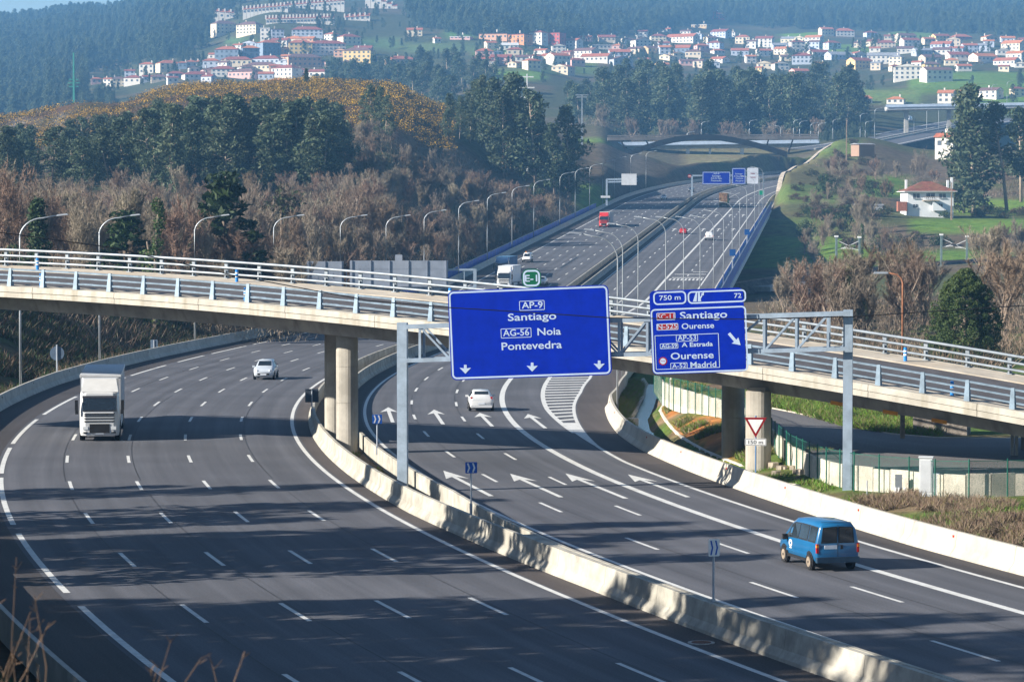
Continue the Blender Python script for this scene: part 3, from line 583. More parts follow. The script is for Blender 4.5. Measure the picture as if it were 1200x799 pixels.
# phase so that posts fall where the photo has them
def tpos(px, off):
    k = (px-600)/F; o = O0+nrm*off; D = (o.y+OV_TAN*o.x)/(1+OV_TAN*k); return (Vector((k*D, D, 0))-o).dot(ax)
tn = [tpos(p, 0) for p in (10.8, 50, 89.5, 129, 169.5, 210.3, 250.8, 292.5, 333.8, 376, 418.3, 461.7, 504)]; dn = (tn[-1]-tn[0])/12
tf = [tpos(p, OVW) for p in (43.7, 80, 117, 154.7, 192.5, 229.7, 268, 306.7, 345.5, 384, 423.7, 463.8, 504.5)]; df = (tf[-1]-tf[0])/12
rail_posts(.12, -1, tn[0]-6*dn, dn, STLB); rail_posts(OVW-.1, 1, tf[0]-5*df, df, STL)
for u, hs_, r_ in ((.08, ((1.04, .05), (.70, .045), (.36, .045)), 0), (OVW-.22, ((1.08, .085), (.70, .075), (.30, .075)), 1)):
    for h, rr in hs_:
        a = T0
        if r_ == 0: ovb(MB().sweep([[OV(t, u+.07*h-rr, h-rr), OV(t, u+.07*h+rr, h-rr), OV(t, u+.07*h+rr, h+rr), OV(t, u+.07*h-rr, h+rr)] for t in TS]), 'rail', STLB)
        else: ovb(MB().tube([OV(t, u, h) for t in TS], rr, 8), 'rail', STL, True)
for k in range(0, 13):          # dark splice sleeves on the lowest near rail
    t = tn[0]+k*dn*1.0+.35; ovb(MB().sweep([[OV(tt, .09, .30), OV(tt, .20, .30), OV(tt, .20, .42), OV(tt, .09, .42)] for tt in (t, t+.9)]), 'splice_sleeve', mat('dark_steel', (.16, .2, .26), .5, .1, 2, metal=.3))
# piers: paired columns with chamfered corners
PIERM = mat('pier_concrete', (.36, .335, .29), .9, .14, .6, bump=.15, bscale=14, dirt=(.24, .21, .175), streak=(7, 7, .4))
def pier(px, py, zb, w, d, rz, top_dz=-1.70):
    p = onz(px, py, zb); v = Vector((p.x, p.y, 0))-O0; t = v.dot(ax); u = v.dot(nrm); zt = OV(t, u).z+top_dz+.05
    rr_ = .42*min(w, d); poly = [(sx*(w/2-rr_)+rr_*math.cos(R(a0+90*k_/5)), sy*(d/2-rr_)+rr_*math.sin(R(a0+90*k_/5))) for sx, sy, a0 in ((1, 1, 0), (-1, 1, 90), (-1, -1, 180), (1, -1, 270)) for k_ in range(6)]
    M = Matrix.Translation((p.x-OL.x, p.y-OL.y, -OL.z)) @ Matrix.Rotation(rz, 4, 'Z'); H_ = zt-zb; z = zb-.8; k = 0; col_ = None
    hts = [zb+H_*.42, zb+H_*.72, zt]
    mb = MB()
    for zt_ in hts: mb.prism(poly, z, zt_-.012, M=M); z = zt_
    mb.box((0, 0, 0), (w*.75, d*.75, .4), M=M @ Matrix.Translation((0, 0, zt)))
    return mb.build('pier', PIERM, ov)
pier(407, 531, 0, 1.25, 1.15, R(-20)); pier(391.5, 520, 0, 1.1, 1.1, R(-20))
pier(888.5, 560, -.3, 1.35, 1.25, R(-20)); pier(859, 541, -.3, 1.3, 1.2, R(-20))
# orange height-limit strips on the lower edge of the girder, over the service road
ORG = mat('orange_marker', (.85, .33, .02), .6, .1, 5)
for px in (984, 1045.5, 1103):
    t = tpos(px, 2.0); M = None; a = OV(t-.42, 1.82, -1.66); b = OV(t+.42, 1.82, -1.66)
    mb = MB().bar(a, b, .05, .2); ovb(mb, 'height_marker', ORG)
# blue and white flexible marker posts
BLU = mat('marker_blue', (.02, .22, .62), .45, .1, 5); WHT = mat('white_plastic', (.78, .78, .78), .45, .06, 5)
def marker(px, py_base, u, lab):
    t = tpos(px, u); p = OV(t, u, .02); r = thing('marker_post', lab, 'marker', p, group='blue marker posts on the overpass')
    for nm, a, b, m in (('tube', 0, .72, BLU), ('white_band', .3, .4, WHT), ('white_band', .5, .6, WHT), ('cap', .72, .76, BLU)):
        mb = MB(); rr = .1 if nm == 'tube' else (.104 if nm == 'white_band' else .085); mb.tube([(0, 0, a), (0, 0, b)], rr, 10); mb.build(nm, m, r, False)
marker(44, 0, OVW-1.4, 'blue and white marker post by the far railing, leftmost on the overpass'); marker(48, 0, .8, 'blue and white marker post half hidden behind a near railing post, far left')
marker(277.5, 0, OVW-1.4, 'blue and white marker post by the far railing above the silver car'); marker(287.5, 0, .8, 'blue and white marker post behind the near railing above the silver car')
marker(527.5, 0, OVW-1.4, 'blue and white marker post just left of the big blue sign'); marker(1061.5, 0, OVW-1.4, 'blue and white marker post by the far railing left of the dark conifer')
marker(1116.5, 0, .8, 'blue and white marker post behind the near railing at far right')
# ================================================================== sign gantry over the right carriageway
G0 = onz(472, 576, 0); G1 = onz(993, 584, 0); GL = (G1-G0).length; GA = math.atan2(G1.y-G0.y, G1.x-G0.x)
gd = Vector((math.cos(GA), math.sin(GA), 0)); gn = Vector((gd.y, -gd.x, 0))      # gn towards the camera
def plane_pt(px, py, o, n):
    a, b, c = ray(px, py); d = Vector((a, b, c)); o3 = Vector((0, 0, CAMH)); t = (o-o3).dot(n)/d.dot(n); return o3+d*t
def GP(px, py, off=0.0): return plane_pt(px, py, G0+gn*off, gn)
GST = mat('gantry_steel', (.33, .41, .50), .5, .12, 1.5, metal=.3, dirt=(.25, .30, .36))
ga = thing('sign_gantry', 'steel lattice gantry on two tall posts carrying the large blue signs', 'gantry', G0, GA)
def gl(p): v = p-G0; return Vector((v.dot(gd), -v.dot(gn), v.z))
for px, w, zb in ((472, .5, .0), (993, .46, .3)):
    b = gl(GP(px, 577)); t = gl(GP(px, 378 if px < 600 else 363))
    mb = MB().box((b.x, 0, (t.z+zb)/2), (w, .42, t.z-zb)); mb.box((b.x, 0, zb+.03), (w+.35, .75, .06)); mb.build('post', GST, ga)
tl, tr = gl(GP(470, 383)), gl(GP(996, 367)); bl, br = gl(GP(470, 422)), gl(GP(996, 408))
for y_ in (-.55, .55):
    for a, b in ((tl, tr), (bl, br)): MB().bar((a.x, y_, a.z), (b.x, y_, b.z), .16, .2).build('chord', GST, ga)
def lz(a, b, x): return a.z+(b.z-a.z)*(x-a.x)/(b.x-a.x)
vx = [gl(GP(p, 400)).x for p in (494.5, 530, 570, 610, 650, 690, 727, 760, 800, 845, 896.5, 934, 971)]
for y_ in (-.55, .55):
    for x in vx: MB().bar((x, y_, lz(bl, br, x)), (x, y_, lz(tl, tr, x)), .1, .12).build('upright', GST, ga)
    for i in range(len(vx)-1):
        a, b = vx[i], vx[i+1]
        if i < 6: MB().bar((a, y_, lz(tl, tr, a)), (b, y_, lz(bl, br, b)), .08, .1).build('diagonal', GST, ga)
        else: MB().bar((a, y_, lz(bl, br, a)), (b, y_, lz(tl, tr, b)), .08, .1).build('diagonal', GST, ga)
for x in vx[::2]:
    for A_, B_ in ((tl, tr), (bl, br)): MB().bar((x, -.55, lz(A_, B_, x)), (x, .55, lz(A_, B_, x)), .08, .08).build('cross_tie', GST, ga)
SBLUE = mat('sign_blue', (.0005, .016, .30), .6, .09, 1.6, spec=.06); SWH = mat('sign_white', (.36, .45, .60), .5, .05, 1); SGRY = mat('sign_back_aluminium', (.30, .34, .41), .45, .08, .7, metal=.3, dirt=(.34, .37, .43)); SRED = mat('sign_red', (.24, .008, .010), .45, .05, 2); SGRN = mat('sign_green', (.0, .085, .045), .45, .05, 2)
def rrect(x0, z0, x1, z1, r, n=5):
    out = []
    for cx, cz, a0 in ((x1-r, z1-r, 0), (x0+r, z1-r, 90), (x0+r, z0+r, 180), (x1-r, z0+r, 270)):
        for k in range(n+1): a = R(a0+90*k/n); out.append((cx+r*math.cos(a), cz+r*math.sin(a)))
    return out
FACE = Matrix.Rotation(math.pi/2, 4, 'X')        # drawing (x, up) stands upright facing -y
def plate(name, poly, y0, y1, m, par): return MB().prism(poly, -y1, -y0, M=FACE).build(name, m, par)   # y grows away from the viewer
def frame(name, x0, z0, x1, z1, r, w, y, m, par):
    o = rrect(x0, z0, x1, z1, r); i = rrect(x0+w, z0+w, x1-w, z1-w, max(.01, r-w)); n = len(o); mb = MB()
    mb.add([(a, y, b) for a, b in o]+[(a, y, b) for a, b in i], [(k, (k+1) % n, n+(k+1) % n, n+k) for k in range(n)])
    return mb.build(name, m, par, fixn=False)
class SignFace:
    def __init__(s, root, px2l): s.r = root; s.f = px2l; s.y = -.006
    def text(s, txt, xa, base, xb, cap, m=None, bold=.018, name='lettering', par=None):
        p0 = s.f(xa, base); p1 = s.f(xb, base); pc = s.f(xa, base-cap); me = textmesh(txt, 1.0, bold)
        co = np.empty(len(me.vertices)*3, np.float32); me.vertices.foreach_get('co', co); co = co.reshape(-1, 3)
        ch = textmesh('H', 1.0, bold); ch_h = max(v.co.y for v in ch.vertices); w = co[:, 0].max()-co[:, 0].min()
        sx = (p1[0]-p0[0])/w; sz = (pc[1]-p0[1])/ch_h; me2 = me.copy(); me2.materials.clear(); me2.materials.append(m or SWH)
        o = link(name, me2, par or s.r, (p0[0]-co[:, 0].min()*sx, s.y-.003, p0[1])); o.rotation_euler = (math.pi/2, 0, 0); o.scale = (sx, sz, 1); return o
    def box(s, xa, ya, xb, yb, m=None, fill=None, w=.03, r=.05, name='route_box'):
        p0 = s.f(xa, yb); p1 = s.f(xb, ya)
        if fill: plate(name+'_panel', rrect(p0[0], p0[1], p1[0], p1[1], r), s.y-.002, s.y+.004, fill, s.r)
        return frame(name, p0[0], p0[1], p1[0], p1[1], r, w, s.y-.005, m or SWH, s.r)
    def poly(s, pts, m=None, name='arrow'):
        q = [s.f(a, b) for a, b in pts]; return plate(name, q, s.y-.006, s.y+.002, m or SWH, s.r)
def make_sign(name, label, TL, TR, BR, BL, off, m=SBLUE, r=.28, back=.08):
    pl = GP(*BL, off); pr = GP(*BR, off); pt = GP(*TL, off)
    dx = (pr-pl); W = dx.length; Hh = (pt-pl).length; ang = math.asin(dx.z/W)
    root = thing(name, label, 'road sign', pl, GA); root.rotation_euler = (0, -ang, GA)
    bpy.context.view_layer.update(); inv = root.matrix_world.inverted()
    def f(px, py): v = inv @ GP(px, py, off); return (v.x, v.z)
    plate('panel', rrect(0, 0, W, Hh, r), 0, back, m, root)
    frame('border', .05, .05, W-.05, Hh-.05, r-.04, .085, -.005, SWH, root)
    for z in (Hh*.25, Hh*.75): MB().box((W/2, back+.06, z), (W*.96, .08, .1)).build('back_rail', SGRY, root)
    return root, f, W, Hh
def Z6(x, y): return 520+x/6, 320+y/6
r1, f1, W1, H1 = make_sign('motorway_sign', 'large blue motorway sign reading AP-9 Santiago, Noia and Pontevedra', (529, 341), (717, 336), (717, 439), (529, 445.5), .95)
S1 = SignFace(r1, lambda x, y: f1(*Z6(x, y)))
S1.box(533, 190, 708, 265); S1.text('AP-9', 550, 249, 697, 45, bold=.012); S1.text('Santiago', 452, 336, 793, 50, bold=.012)
S1.box(403, 383, 615, 459); S1.text('AG-56', 418, 443, 602, 45, bold=.012); S1.text('Noia', 660, 437, 825, 50, bold=.012); S1.text('Pontevedra', 408, 541, 832, 52, bold=.012)
for cx, cy in ((152, 675), (622, 660), (1093, 645)):
    S1.poly([(cx-9, cy-31), (cx+9, cy-31), (cx+10, cy-6), (cx+40, cy-10), (cx, cy+32), (cx-40, cy-10), (cx-10, cy-6)])
re, fe, We, He = make_sign('route_sign', 'small green E-1 route sign on top of the large blue sign', (612, 315.5), (634.2, 315), (634.2, 336.5), (612, 337), .95, SGRN, .3, .05)
SE = SignFace(re, fe); SE.text('E-1', 615.3, 330, 629.8, 7.7, bold=.015)
def Z7(x, y): return 750+x/6.493, 325+y/6.493
r2, f2, W2, H2 = make_sign('motorway_sign', 'blue exit sign reading 750 m, exit 72, Santiago, Ourense and Madrid', (764.6, 341), (875, 337.4), (874.6, 435.2), (764.8, 439), .95, r=.25)
for o in list(r2.children):
    if o.name.startswith('border'): bpy.data.objects.remove(o)
S2 = SignFace(r2, lambda x, y: f2(*Z7(x, y)))
S2.box(103, 102, 350, 212, w=.075, r=.22, name='border'); S2.box(365, 90, 805, 203, w=.075, r=.22, name='border'); S2.box(100, 215, 806, 735, w=.075, r=.22, name='border')
S2.text('750 m', 147, 175, 310, 36, bold=.012); S2.text('72', 717, 157, 772, 36, bold=.012)
S2.poly([(403, 184), (425, 114), (436, 114), (431, 184)], name='exit_symbol'); S2.poly([(440, 184), (442, 114), (455, 114), (458, 150), (470, 130), (462, 126), (487, 112), (485, 138), (478, 134), (462, 165), (466, 182)], name='exit_symbol')
S2.box(127, 266, 268, 328, fill=SRED); S2.text('SC-11', 135, 318, 262, 37, bold=.004); S2.text('Santiago', 305, 318, 665, 54, bold=.012)
S2.box(127, 348, 290, 404, fill=SRED); S2.text('N-525', 133, 394, 283, 37, bold=.004); S2.text('Ourense', 318, 393, 565, 42, bold=.012)
S2.box(122, 424, 598, 703, r=.03); S2.box(275, 432, 440, 490); S2.text('AP-53', 287, 480, 428, 38, bold=.012); S2.box(153, 499, 290, 545); S2.text('AG-59', 163, 537, 283, 28, bold=.02)
S2.text('A Estrada', 318, 529, 555, 33, bold=.02); S2.text('Ourense', 235, 624, 562, 50, bold=.012); S2.box(233, 646, 360, 700); S2.text('A-52', 245, 690, 352, 33, bold=.012); S2.text('Madrid', 385, 686, 582, 42, bold=.012)
for rr, m_, yy in ((32, SRED, 0), (23, SWH, 1)):
    q = [S2.f(175+rr*math.cos(a), 637+rr*math.sin(a)) for a in np.linspace(0, 2*math.pi, 20)[:-1]]; plate('speed_disc', q, -.008-.004*yy, 0, m_, r2)
q = S2.f(160, 640); S2.text('PEAJE', 158, 642, 192, 11, m=SRED, bold=.0)
S2.poly([(668, 432), (686, 418), (733, 474), (748, 456), (766, 515), (697, 502), (716, 489)])
# ------------------------------------------------------------------ small signs
POLE = mat('sign_pole', (.42, .46, .52), .45, .1, 2, metal=.35)
def chevron(px, py0, py1, foot_py, s_lat, lab, w, h, rz=0.0, pale=False):
    mat('chevron_blue', (.01, .10, .46), .4, .08, 2); p = P(*s_lat, 1.0); k = F/p.y; zc = at((px), (py0+py1)/2, p.y).z-p.z
    o = thing('chevron_sign', lab, 'road sign', p, hd(s_lat[0])-math.pi/2+rz)
    MB().tube([(0, .05, -.35), (0, .05, zc+h/2)], .04, 8).build('pole', POLE, o); MB().box((0, .06, -.15), (.12, .1, .5)).build('bracket', POLE, o)
    pan = plate('panel', rrect(-w/2, zc-h/2, w/2, zc+h/2, .04), 0, .03, WHT if pale else mat('chevron_blue', (.01, .10, .46), .4, .08, 2), o)
    for cx in (-w*.24, w*.2):
        a = h*.42; t = w*.14; plate('chevron', [(cx-w*.14, zc-a), (cx-w*.14+t, zc-a), (cx+w*.14, zc), (cx-w*.14+t, zc+a), (cx-w*.14, zc+a), (cx+w*.0, zc)], -.006, 0, MATS['chevron_blue'] if pale else WHT, o)
chevron(448, 486, 496, 527, (27.5, 12.0), 'blue chevron sign on the median barrier beside the pier', .54, .52)
chevron(561, 541.7, 554, 592, (-7.5, 11.2), 'blue chevron sign on the median barrier right of the gantry post', .54, .5)
chevron(820, 633, 650, 700, (-43, 10.75), 'blue and white chevron sign on the median in the right foreground', .42, .58, R(8), True)
p = P(62, 10.05, 1.0); o = thing('square_sign', 'dark square sign seen from behind on the median left of the pier', 'road sign', p, hd(62)-math.pi/2); zc = at(371.5, 463.5, p.y).z-1.0
MB().tube([(0, -.05, -.5), (0, -.05, zc+.4)], .045, 8).build('pole', POLE, o); plate('panel', rrect(-.45, zc-.45, .45, zc+.45, .05), 0, .03, mat('sign_back_dark', (.06, .075, .1), .5, .1, 2), o); MB().box((0, -.06, -.25), (.16, .12, .6)).build('bracket', POLE, o)
p = P(118, -14.2); p.z = gz(p.x, p.y); o = thing('round_sign', 'round grey sign back on a post behind the left barrier', 'road sign', p, hd(118)-math.pi/2); zc = at(45, 414, p.y).z-p.z
MB().tube([(0, -.05, -.3), (0, -.05, zc+.75)], .07, 8).build('pole', POLE, o); plate('disc', [(.62*math.cos(a), zc+.62*math.sin(a)) for a in np.linspace(0, 2*math.pi, 25)[:-1]], 0, .03, mat('sign_back_blue_grey', (.09, .13, .19), .5, .1, 2), o)
p = P(160, -13.6); p.z = gz(p.x, p.y); o = thing('small_sign', 'small rectangular sign back on a short post behind the left barrier', 'road sign', p, hd(160)-math.pi/2); zc = at(167.5, 403, p.y).z-p.z
MB().tube([(0, -.05, -.3), (0, -.05, zc+.4)], .05, 8).build('pole', POLE, o)
for dx in (-.19, .19): plate('panel', rrect(dx-.17, zc-.42, dx+.17, zc+.42, .03), 0, .03, MATS['sign_back_blue_grey'], o)
# give-way sign with distance plate
p = onz(885.5, 562, -.1); o = thing('give_way_sign', 'red and white give-way triangle with a 150 m plate in front of the pier', 'road sign', p, R(-4))
def yl(px, py): v = at(px, py, p.y)-p; return (v.x, v.z)
BPOLE = mat('blue_pole', (.10, .2, .38), .5, .1, 2, metal=.2)
MB().tube([(0, .05, -.3), (0, .05, yl(885, 487)[1])], .045, 8).build('pole', BPOLE, o)
T3 = [yl(872.2, 489), yl(898.6, 489), yl(885.5, 512.8)]; c3 = (sum(t[0] for t in T3)/3, sum(t[1] for t in T3)/3)
plate('triangle', T3, 0, .03, SRED, o); plate('white_face', [(c3[0]+(a-c3[0])*.68, c3[1]+(b-c3[1])*.68) for a, b in T3], -.006, 0, WHT, o)
a, b = yl(873, 522), yl(898, 513.7); plate('distance_plate', rrect(a[0], a[1], b[0], b[1], .04), 0, .03, WHT, o); frame('plate_border', a[0]+.02, a[1]+.02, b[0]-.02, b[1]-.02, .03, .02, -.003, BLK, o)
SF = SignFace(o, yl); SF.y = 0; SF.text('150 m', 877, 520, 894, 4.2, m=BLK, bold=.0)
# ------------------------------------------------------------------ gantry seen from behind across the oncoming carriageway
DB = 365.0
def bp(px, py, dd=0): return at(px, py, DB+dd)
b0 = bp(557, 380); o = thing('sign_gantry', 'grey gantry seen from behind above the far railing', 'gantry', (b0.x, b0.y, 0))
def L_(px, py, dd=0): return bp(px, py, dd)-o.location
for px, zb in ((556.5, 0), (352, 0)):
    q = L_(px, 316); MB().box((q.x, 0, q.z/2), (.4, .4, q.z+.2)).build('post', GST, o)
for py in (316, 337): q0 = L_(352, py+1); q1 = L_(557, py); MB().bar(q0, q1, .25, .25).build('chord', GST, o)
for k in range(9): x = 360+k*23; MB().bar(L_(x, 317), L_(x, 337), .1, .1).build('upright', GST, o)
def back_sign(x0, y0, x1, y1, lab, extra=None):
    a = bp(x0, y1, -.5); b = bp(x1, y0, -.5); r = thing('motorway_sign', lab, 'road sign', (a.x, a.y, a.z)); W = b.x-a.x; Hh = b.z-a.z
    n = max(2, int((y1-y0)/9))
    for k in range(n): plate('plank', rrect(0, Hh*k/n, W, Hh*(k+1)/n-.03, .06), -.02, .06, SGRY, r)
    for k in range(int(W/2)+1): x = .25+k*(W-.5)/int(W/2); MB().box((x, -.08, Hh/2), (.1, .1, Hh)).build('stiffener', SGRY, r)
    if extra: c = bp(*extra[0], -.5)-a; d = bp(*extra[1], -.5)-a; plate('top_plate', rrect(c.x, d.z, d.x, c.z, .1), 0, .06, SGRY, r)
back_sign(410, 305.2, 525, 336, 'wide grey back of a motorway sign above the far railing', ((463, 298.5), (471.5, 306)))
back_sign(359.5, 306, 402.5, 336, 'narrower grey back of a motorway sign left of the wide one')
p = P(330, -15.5); 
# ================================================================== lamps
LMP = mat('lamp_steel', (.36, .39, .42), .4, .1, 1.5, metal=.4)
def lamp_meshes(Hh, reach, rise, side, r0=.11):
    mb = MB(); pts = [(0, 0, 0), (0, 0, Hh*.45), (0, 0, Hh-rise)]; rr = [r0, r0*.8, r0*.65]
    for k in range(1, 9): a = math.pi/2*k/8; pts.append((side*reach*.62*(1-math.cos(a)), 0, Hh-rise+rise*.86*math.sin(a))); rr.append(r0*.6)
    pts.append((side*reach, 0, Hh-rise*.02)); rr.append(r0*.5); mb.tube(pts, rr, 8); mb.box((0, 0, .35), (r0*3.2, r0*3.2, .7)) if False else None
    hm = MB(); M = Matrix.Translation((side*(reach+.35), 0, Hh)) @ Matrix.Rotation(-side*R(6), 4, 'Y'); hm.box((0, 0, 0), (.95, .3, .12), M=M, taper=(.8, .6))
    return mb.mesh('pole', LMP, True), hm.mesh('lamp_head', LMP)
_lm = {}
def lamp(p, Hh, reach, rise, side, label, group, rz=0.0, r0=.11):
    k = (round(Hh, 1), reach, rise, side, r0)
    if k not in _lm: _lm[k] = lamp_meshes(Hh, reach, rise, side, r0)
    o = thing('street_lamp', label, 'street lamp', p, rz, group); link('pole', _lm[k][0], o); link('lamp_head', _lm[k][1], o); return o
SS = np.arange(60, 1100, .5)
def s_at(px, lat):
    xs = np.array([toPix(*P(s, lat))[0] for s in SS[::8]]); i0 = xs.argmin(); return float(np.interp(px, xs[i0:], SS[::8][i0:]))
LL = [10, 117, 228.5, 321, 399, 452.5, 497, 537.5, 571, 600, 625.5, 656, 674, 691, 706, 720, 739, 757]
for i, px in enumerate(LL):
    s = 97 if i == 0 else s_at(px, -13.6); p = P(s, -13.6)
    if s < 330: p.z = gz(p.x, p.y)-.1
    lamp(p, 14.2-max(0, p.z) if s < 330 else 14.0, 3.0, 1.9, 1, ordinal(i)+' curved street lamp from the left, along the outer edge of the oncoming road', 'street lamps along the left side of the motorway', hd(s)-math.pi/2)
RL = [723.8, 729.7, 747.8, 780, 801, 820.3, 836, 847.7, 858, 866.7, 875, 884.3, 889.5, 894]
rs = {0: 66.5, 1: 118, 2: 200}
for i, px in enumerate(RL):
    if i < 3: s = (67.5, 125, 190)[i]; lat = (31.9, 35.9, 36.2)[i]; p = P(s, lat); p.x = (px-600)/F*p.y; p.z = min(.2, gz(p.x, p.y)); Hh = (at(px, (273, 269, 262)[i], p.y).z)-p.z
    else: s = s_at(px, 36.3); p = P(s, 36.3); Hh = 13.9
    lamp(p, Hh, 2.6, 1.9, -1, ordinal(i)+' slim street lamp from the left beside the right carriageway', 'street lamps along the right side of the motorway', hd(s)-math.pi/2, .075)
# rusty lamp behind the far railing
p = at(1058, 330, 215); zb = gz(p.x, p.y); o = thing('street_lamp', 'rusty street lamp with a flat head left of the big dark conifer', 'street lamp', (p.x, p.y, zb))
RUST = mat('rusty_pole', (.30, .13, .07), .8, .2, 2); zt = at(1050, 320, 215).z-zb; mb = MB(); dx = (1026-1058)/F*215
mb.tube([(0, 0, 0), (0, 0, zt-.7), (-.12, 0, zt-.35), (-.45, 0, zt-.1), (dx*.55, 0, zt)], [.09, .08, .07, .06, .06], 8); mb.build('pole', RUST, o, True)
MB().box((dx*.8, 0, zt+.02), (abs(dx)*.55, .25, .13), taper=(.85, .6)).build('lamp_head', LMP, o)
# ================================================================== viaduct edges
VB = mat('railing_blue', (.008, .08, .48), .5, .15, .6); VW = mat('viaduct_edge_paint', (.62, .64, .66), .6, .1, 1); VC = mat('viaduct_concrete', (.34, .33, .31), .9, .15, .4)
vd = thing('viaduct', 'long motorway viaduct with pale edge beams and concrete piers, climbing away from the overpass', 'viaduct', P(340, 12, -1.5)); VL = vd.location
def vsw(prof, s0, s1, ds, name, m):
    mb = MB(); mb.sweep([[P(s, l(s)+o, z)-VL for l, o, z in prof] for s in np.arange(s0, s1+.1, ds)]); return mb.build(name, m, vd)
LE = lambda s: LB(s)-.5; RE = lambda s: RBR(s)+.1
vsw([(LE, -1.6, -.4), (LE, 3, -2.2), (RE, -3, -2.2), (RE, 2.0, -.4), (RE, 2.0, -.06), (LE, -1.6, -.06)], 335, 735, 5, 'deck', VC)
vsw([(RE, 2.0, -.75), (RE, 2.25, -.75), (RE, 2.25, .18), (RE, 2.0, .18)], 335, 735, 5, 'edge_beam', VW)
vsw([(RE, .02, -.03), (RE, 1.95, -.03), (RE, 1.95, .05), (RE, .02, .05)], 335, 900, 5, 'walkway', KERB)
vsw([(LE, -1.6, -.03), (LE, .0, -.03), (LE, .0, .05), (LE, -1.6, .05)], 335, 735, 5, 'walkway', KERB)
for s in (352, 400, 448, 496, 544, 592, 640, 688):
    for lat in (-8, 8, 15, 31.5):
        p = P(s, lat, -2.1)-VL; g = gz(p.x+VL.x, p.y+VL.y)-VL.z-1
        if p.z-g > .3: MB().box((p.x, p.y, (p.z+g)/2), (2.2, 1.6, p.z-g), rz=hd(s)-math.pi/2).build('pier', VC, vd)
def vrail(lab, lf_, side, s0, s1, step, h0, h1):
    o = thing('blue_railing', lab, 'railing', P(s0, lf_(s0))); L0 = o.location; s = s0
    while s < s1:
        a = P(s+.06, lf_(s))-L0; b = P(s+step-.06, lf_(s+step))-L0
        mb = MB(); mb.add([(a.x, a.y, a.z+h0), (b.x, b.y, b.z+h0), (b.x, b.y, b.z+h1), (a.x, a.y, a.z+h1)], [(0, 1, 2, 3)]); q = Vector((b.y-a.y, a.x-b.x, 0)).normalized()*.05
        n = len(mb.v); mb.v += [(x+q.x, y+q.y, z) for x, y, z in mb.v]; mb.f += [(7, 6, 5, 4), (0, 4, 5, 1), (1, 5, 6, 2), (2, 6, 7, 3), (3, 7, 4, 0)]; mb.mi += [0]*5
        mb.build('panel', VB, o); MB().box((a.x, a.y, a.z+h1/2), (.12, .12, h1+.1), rz=hd(s)).build('post', STLB, o); s += step
    mb = MB().tube([P(s, lf_(s), h1+.08)-L0 for s in np.arange(s0, s1+.1, step)], .07, 6); mb.build('top_rail', STL, o, True)
vrail('long blue panel railing along the left edge of the viaduct', lambda s: LE(s)-1.3, -1, 300, 745, 8, .1, 1.7)
vrail('long blue panel railing along the right edge of the viaduct', lambda s: RE(s)+1.9, 1, 335, 745, 8, .1, 2.0)
vrail_b = barrier('concrete_barrier', 'low pale parapet between the right lanes of the viaduct and its walkway', lambda s: RBR(s), 1, 330, 334, 4, [(0, 0), (.05, .5), (.1, .8), (.3, .8), (.3, 0)], CONC, None, 1100)
# ================================================================== arch footbridge over the far cutting and the viaduct behind it
DA = 1270.0
def A3(px, py, dd=0): return at(px, py, DA+dd)
ARCH = mat('arch_dark_steel', (.006, .006, .010), .6, .15, .3); ADK = mat('arch_deck_concrete', (.13, .12, .115), .9, .2, .2, dirt=(.08, .075, .07))
b0 = A3(722, 190); o = thing('arch_bridge', 'dark steel arch bridge spanning the far cutting', 'bridge', b0)
MB().bar(A3(712, 163.2)-b0, A3(958, 161.5)-b0, 6, 1.3).build('deck', ADK, o)
for dd in (-3, 3):
    MB().bar(A3(712, 159.6, dd)-b0, A3(958, 158, dd)-b0, .2, .6).build('parapet', ADK, o)
    arc = [(728, 184), (738, 180), (755, 173.5), (772, 168.3), (790, 164), (808, 161.6), (826, 160.8), (845, 162), (862, 164.8), (880, 168.8), (898, 173.5), (912, 178), (922.5, 181.5)]
    pts = [A3(x, y, dd)-b0 for x, y in arc]; mb = MB(); mb.sweep([[p+Vector((0, -.6, -1.2)), p+Vector((0, .6, -1.2)), p+Vector((0, .6, 1.2)), p+Vector((0, -.6, 1.2))] for p in pts]); mb.build('arch', ARCH, o)
    for (xa, ya), (xb, yb) in (((735, 181), (728, 165)), ((761, 171.5), (757, 165)), ((787, 166), (786, 164)), ((898, 173), (900.5, 164)), ((924, 179), (929, 164)), ((871, 166), (872, 164))): MB().bar(A3(xa, ya, dd)-b0, A3(xb, yb, dd)-b0, .6, .6).build('strut', ARCH, o)
DV = 1420.0
b1 = at(880, 200, DV); o = thing('road_viaduct', 'grey road viaduct on slim columns crossing behind the arch bridge', 'viaduct', b1)
def V3(px, py, dd=0): return at(px, py, DV+dd)-b1
MB().bar(V3(690, 171.5), V3(960, 168.0), 9, 1.0).build('deck', mat('pale_deck', (.36, .37, .38), .8, .15, .2), o); MB().bar(V3(690, 169.2, -5), V3(960, 165.8, -5), .2, 1.6).build('railing', mat('pale_blue_railing', (.40, .48, .60), .6, .1, .5), o)
MB().bar(V3(690, 174.5), V3(960, 171.0), 5, 1.2).build('girder', VC, o)
for px in (806, 869.5, 832): q = V3(px, 170); MB().box((q.x, 0, q.z-12), (1.7 if px != 832 else 1.0, 1.7, 24)).build('column', VW, o)
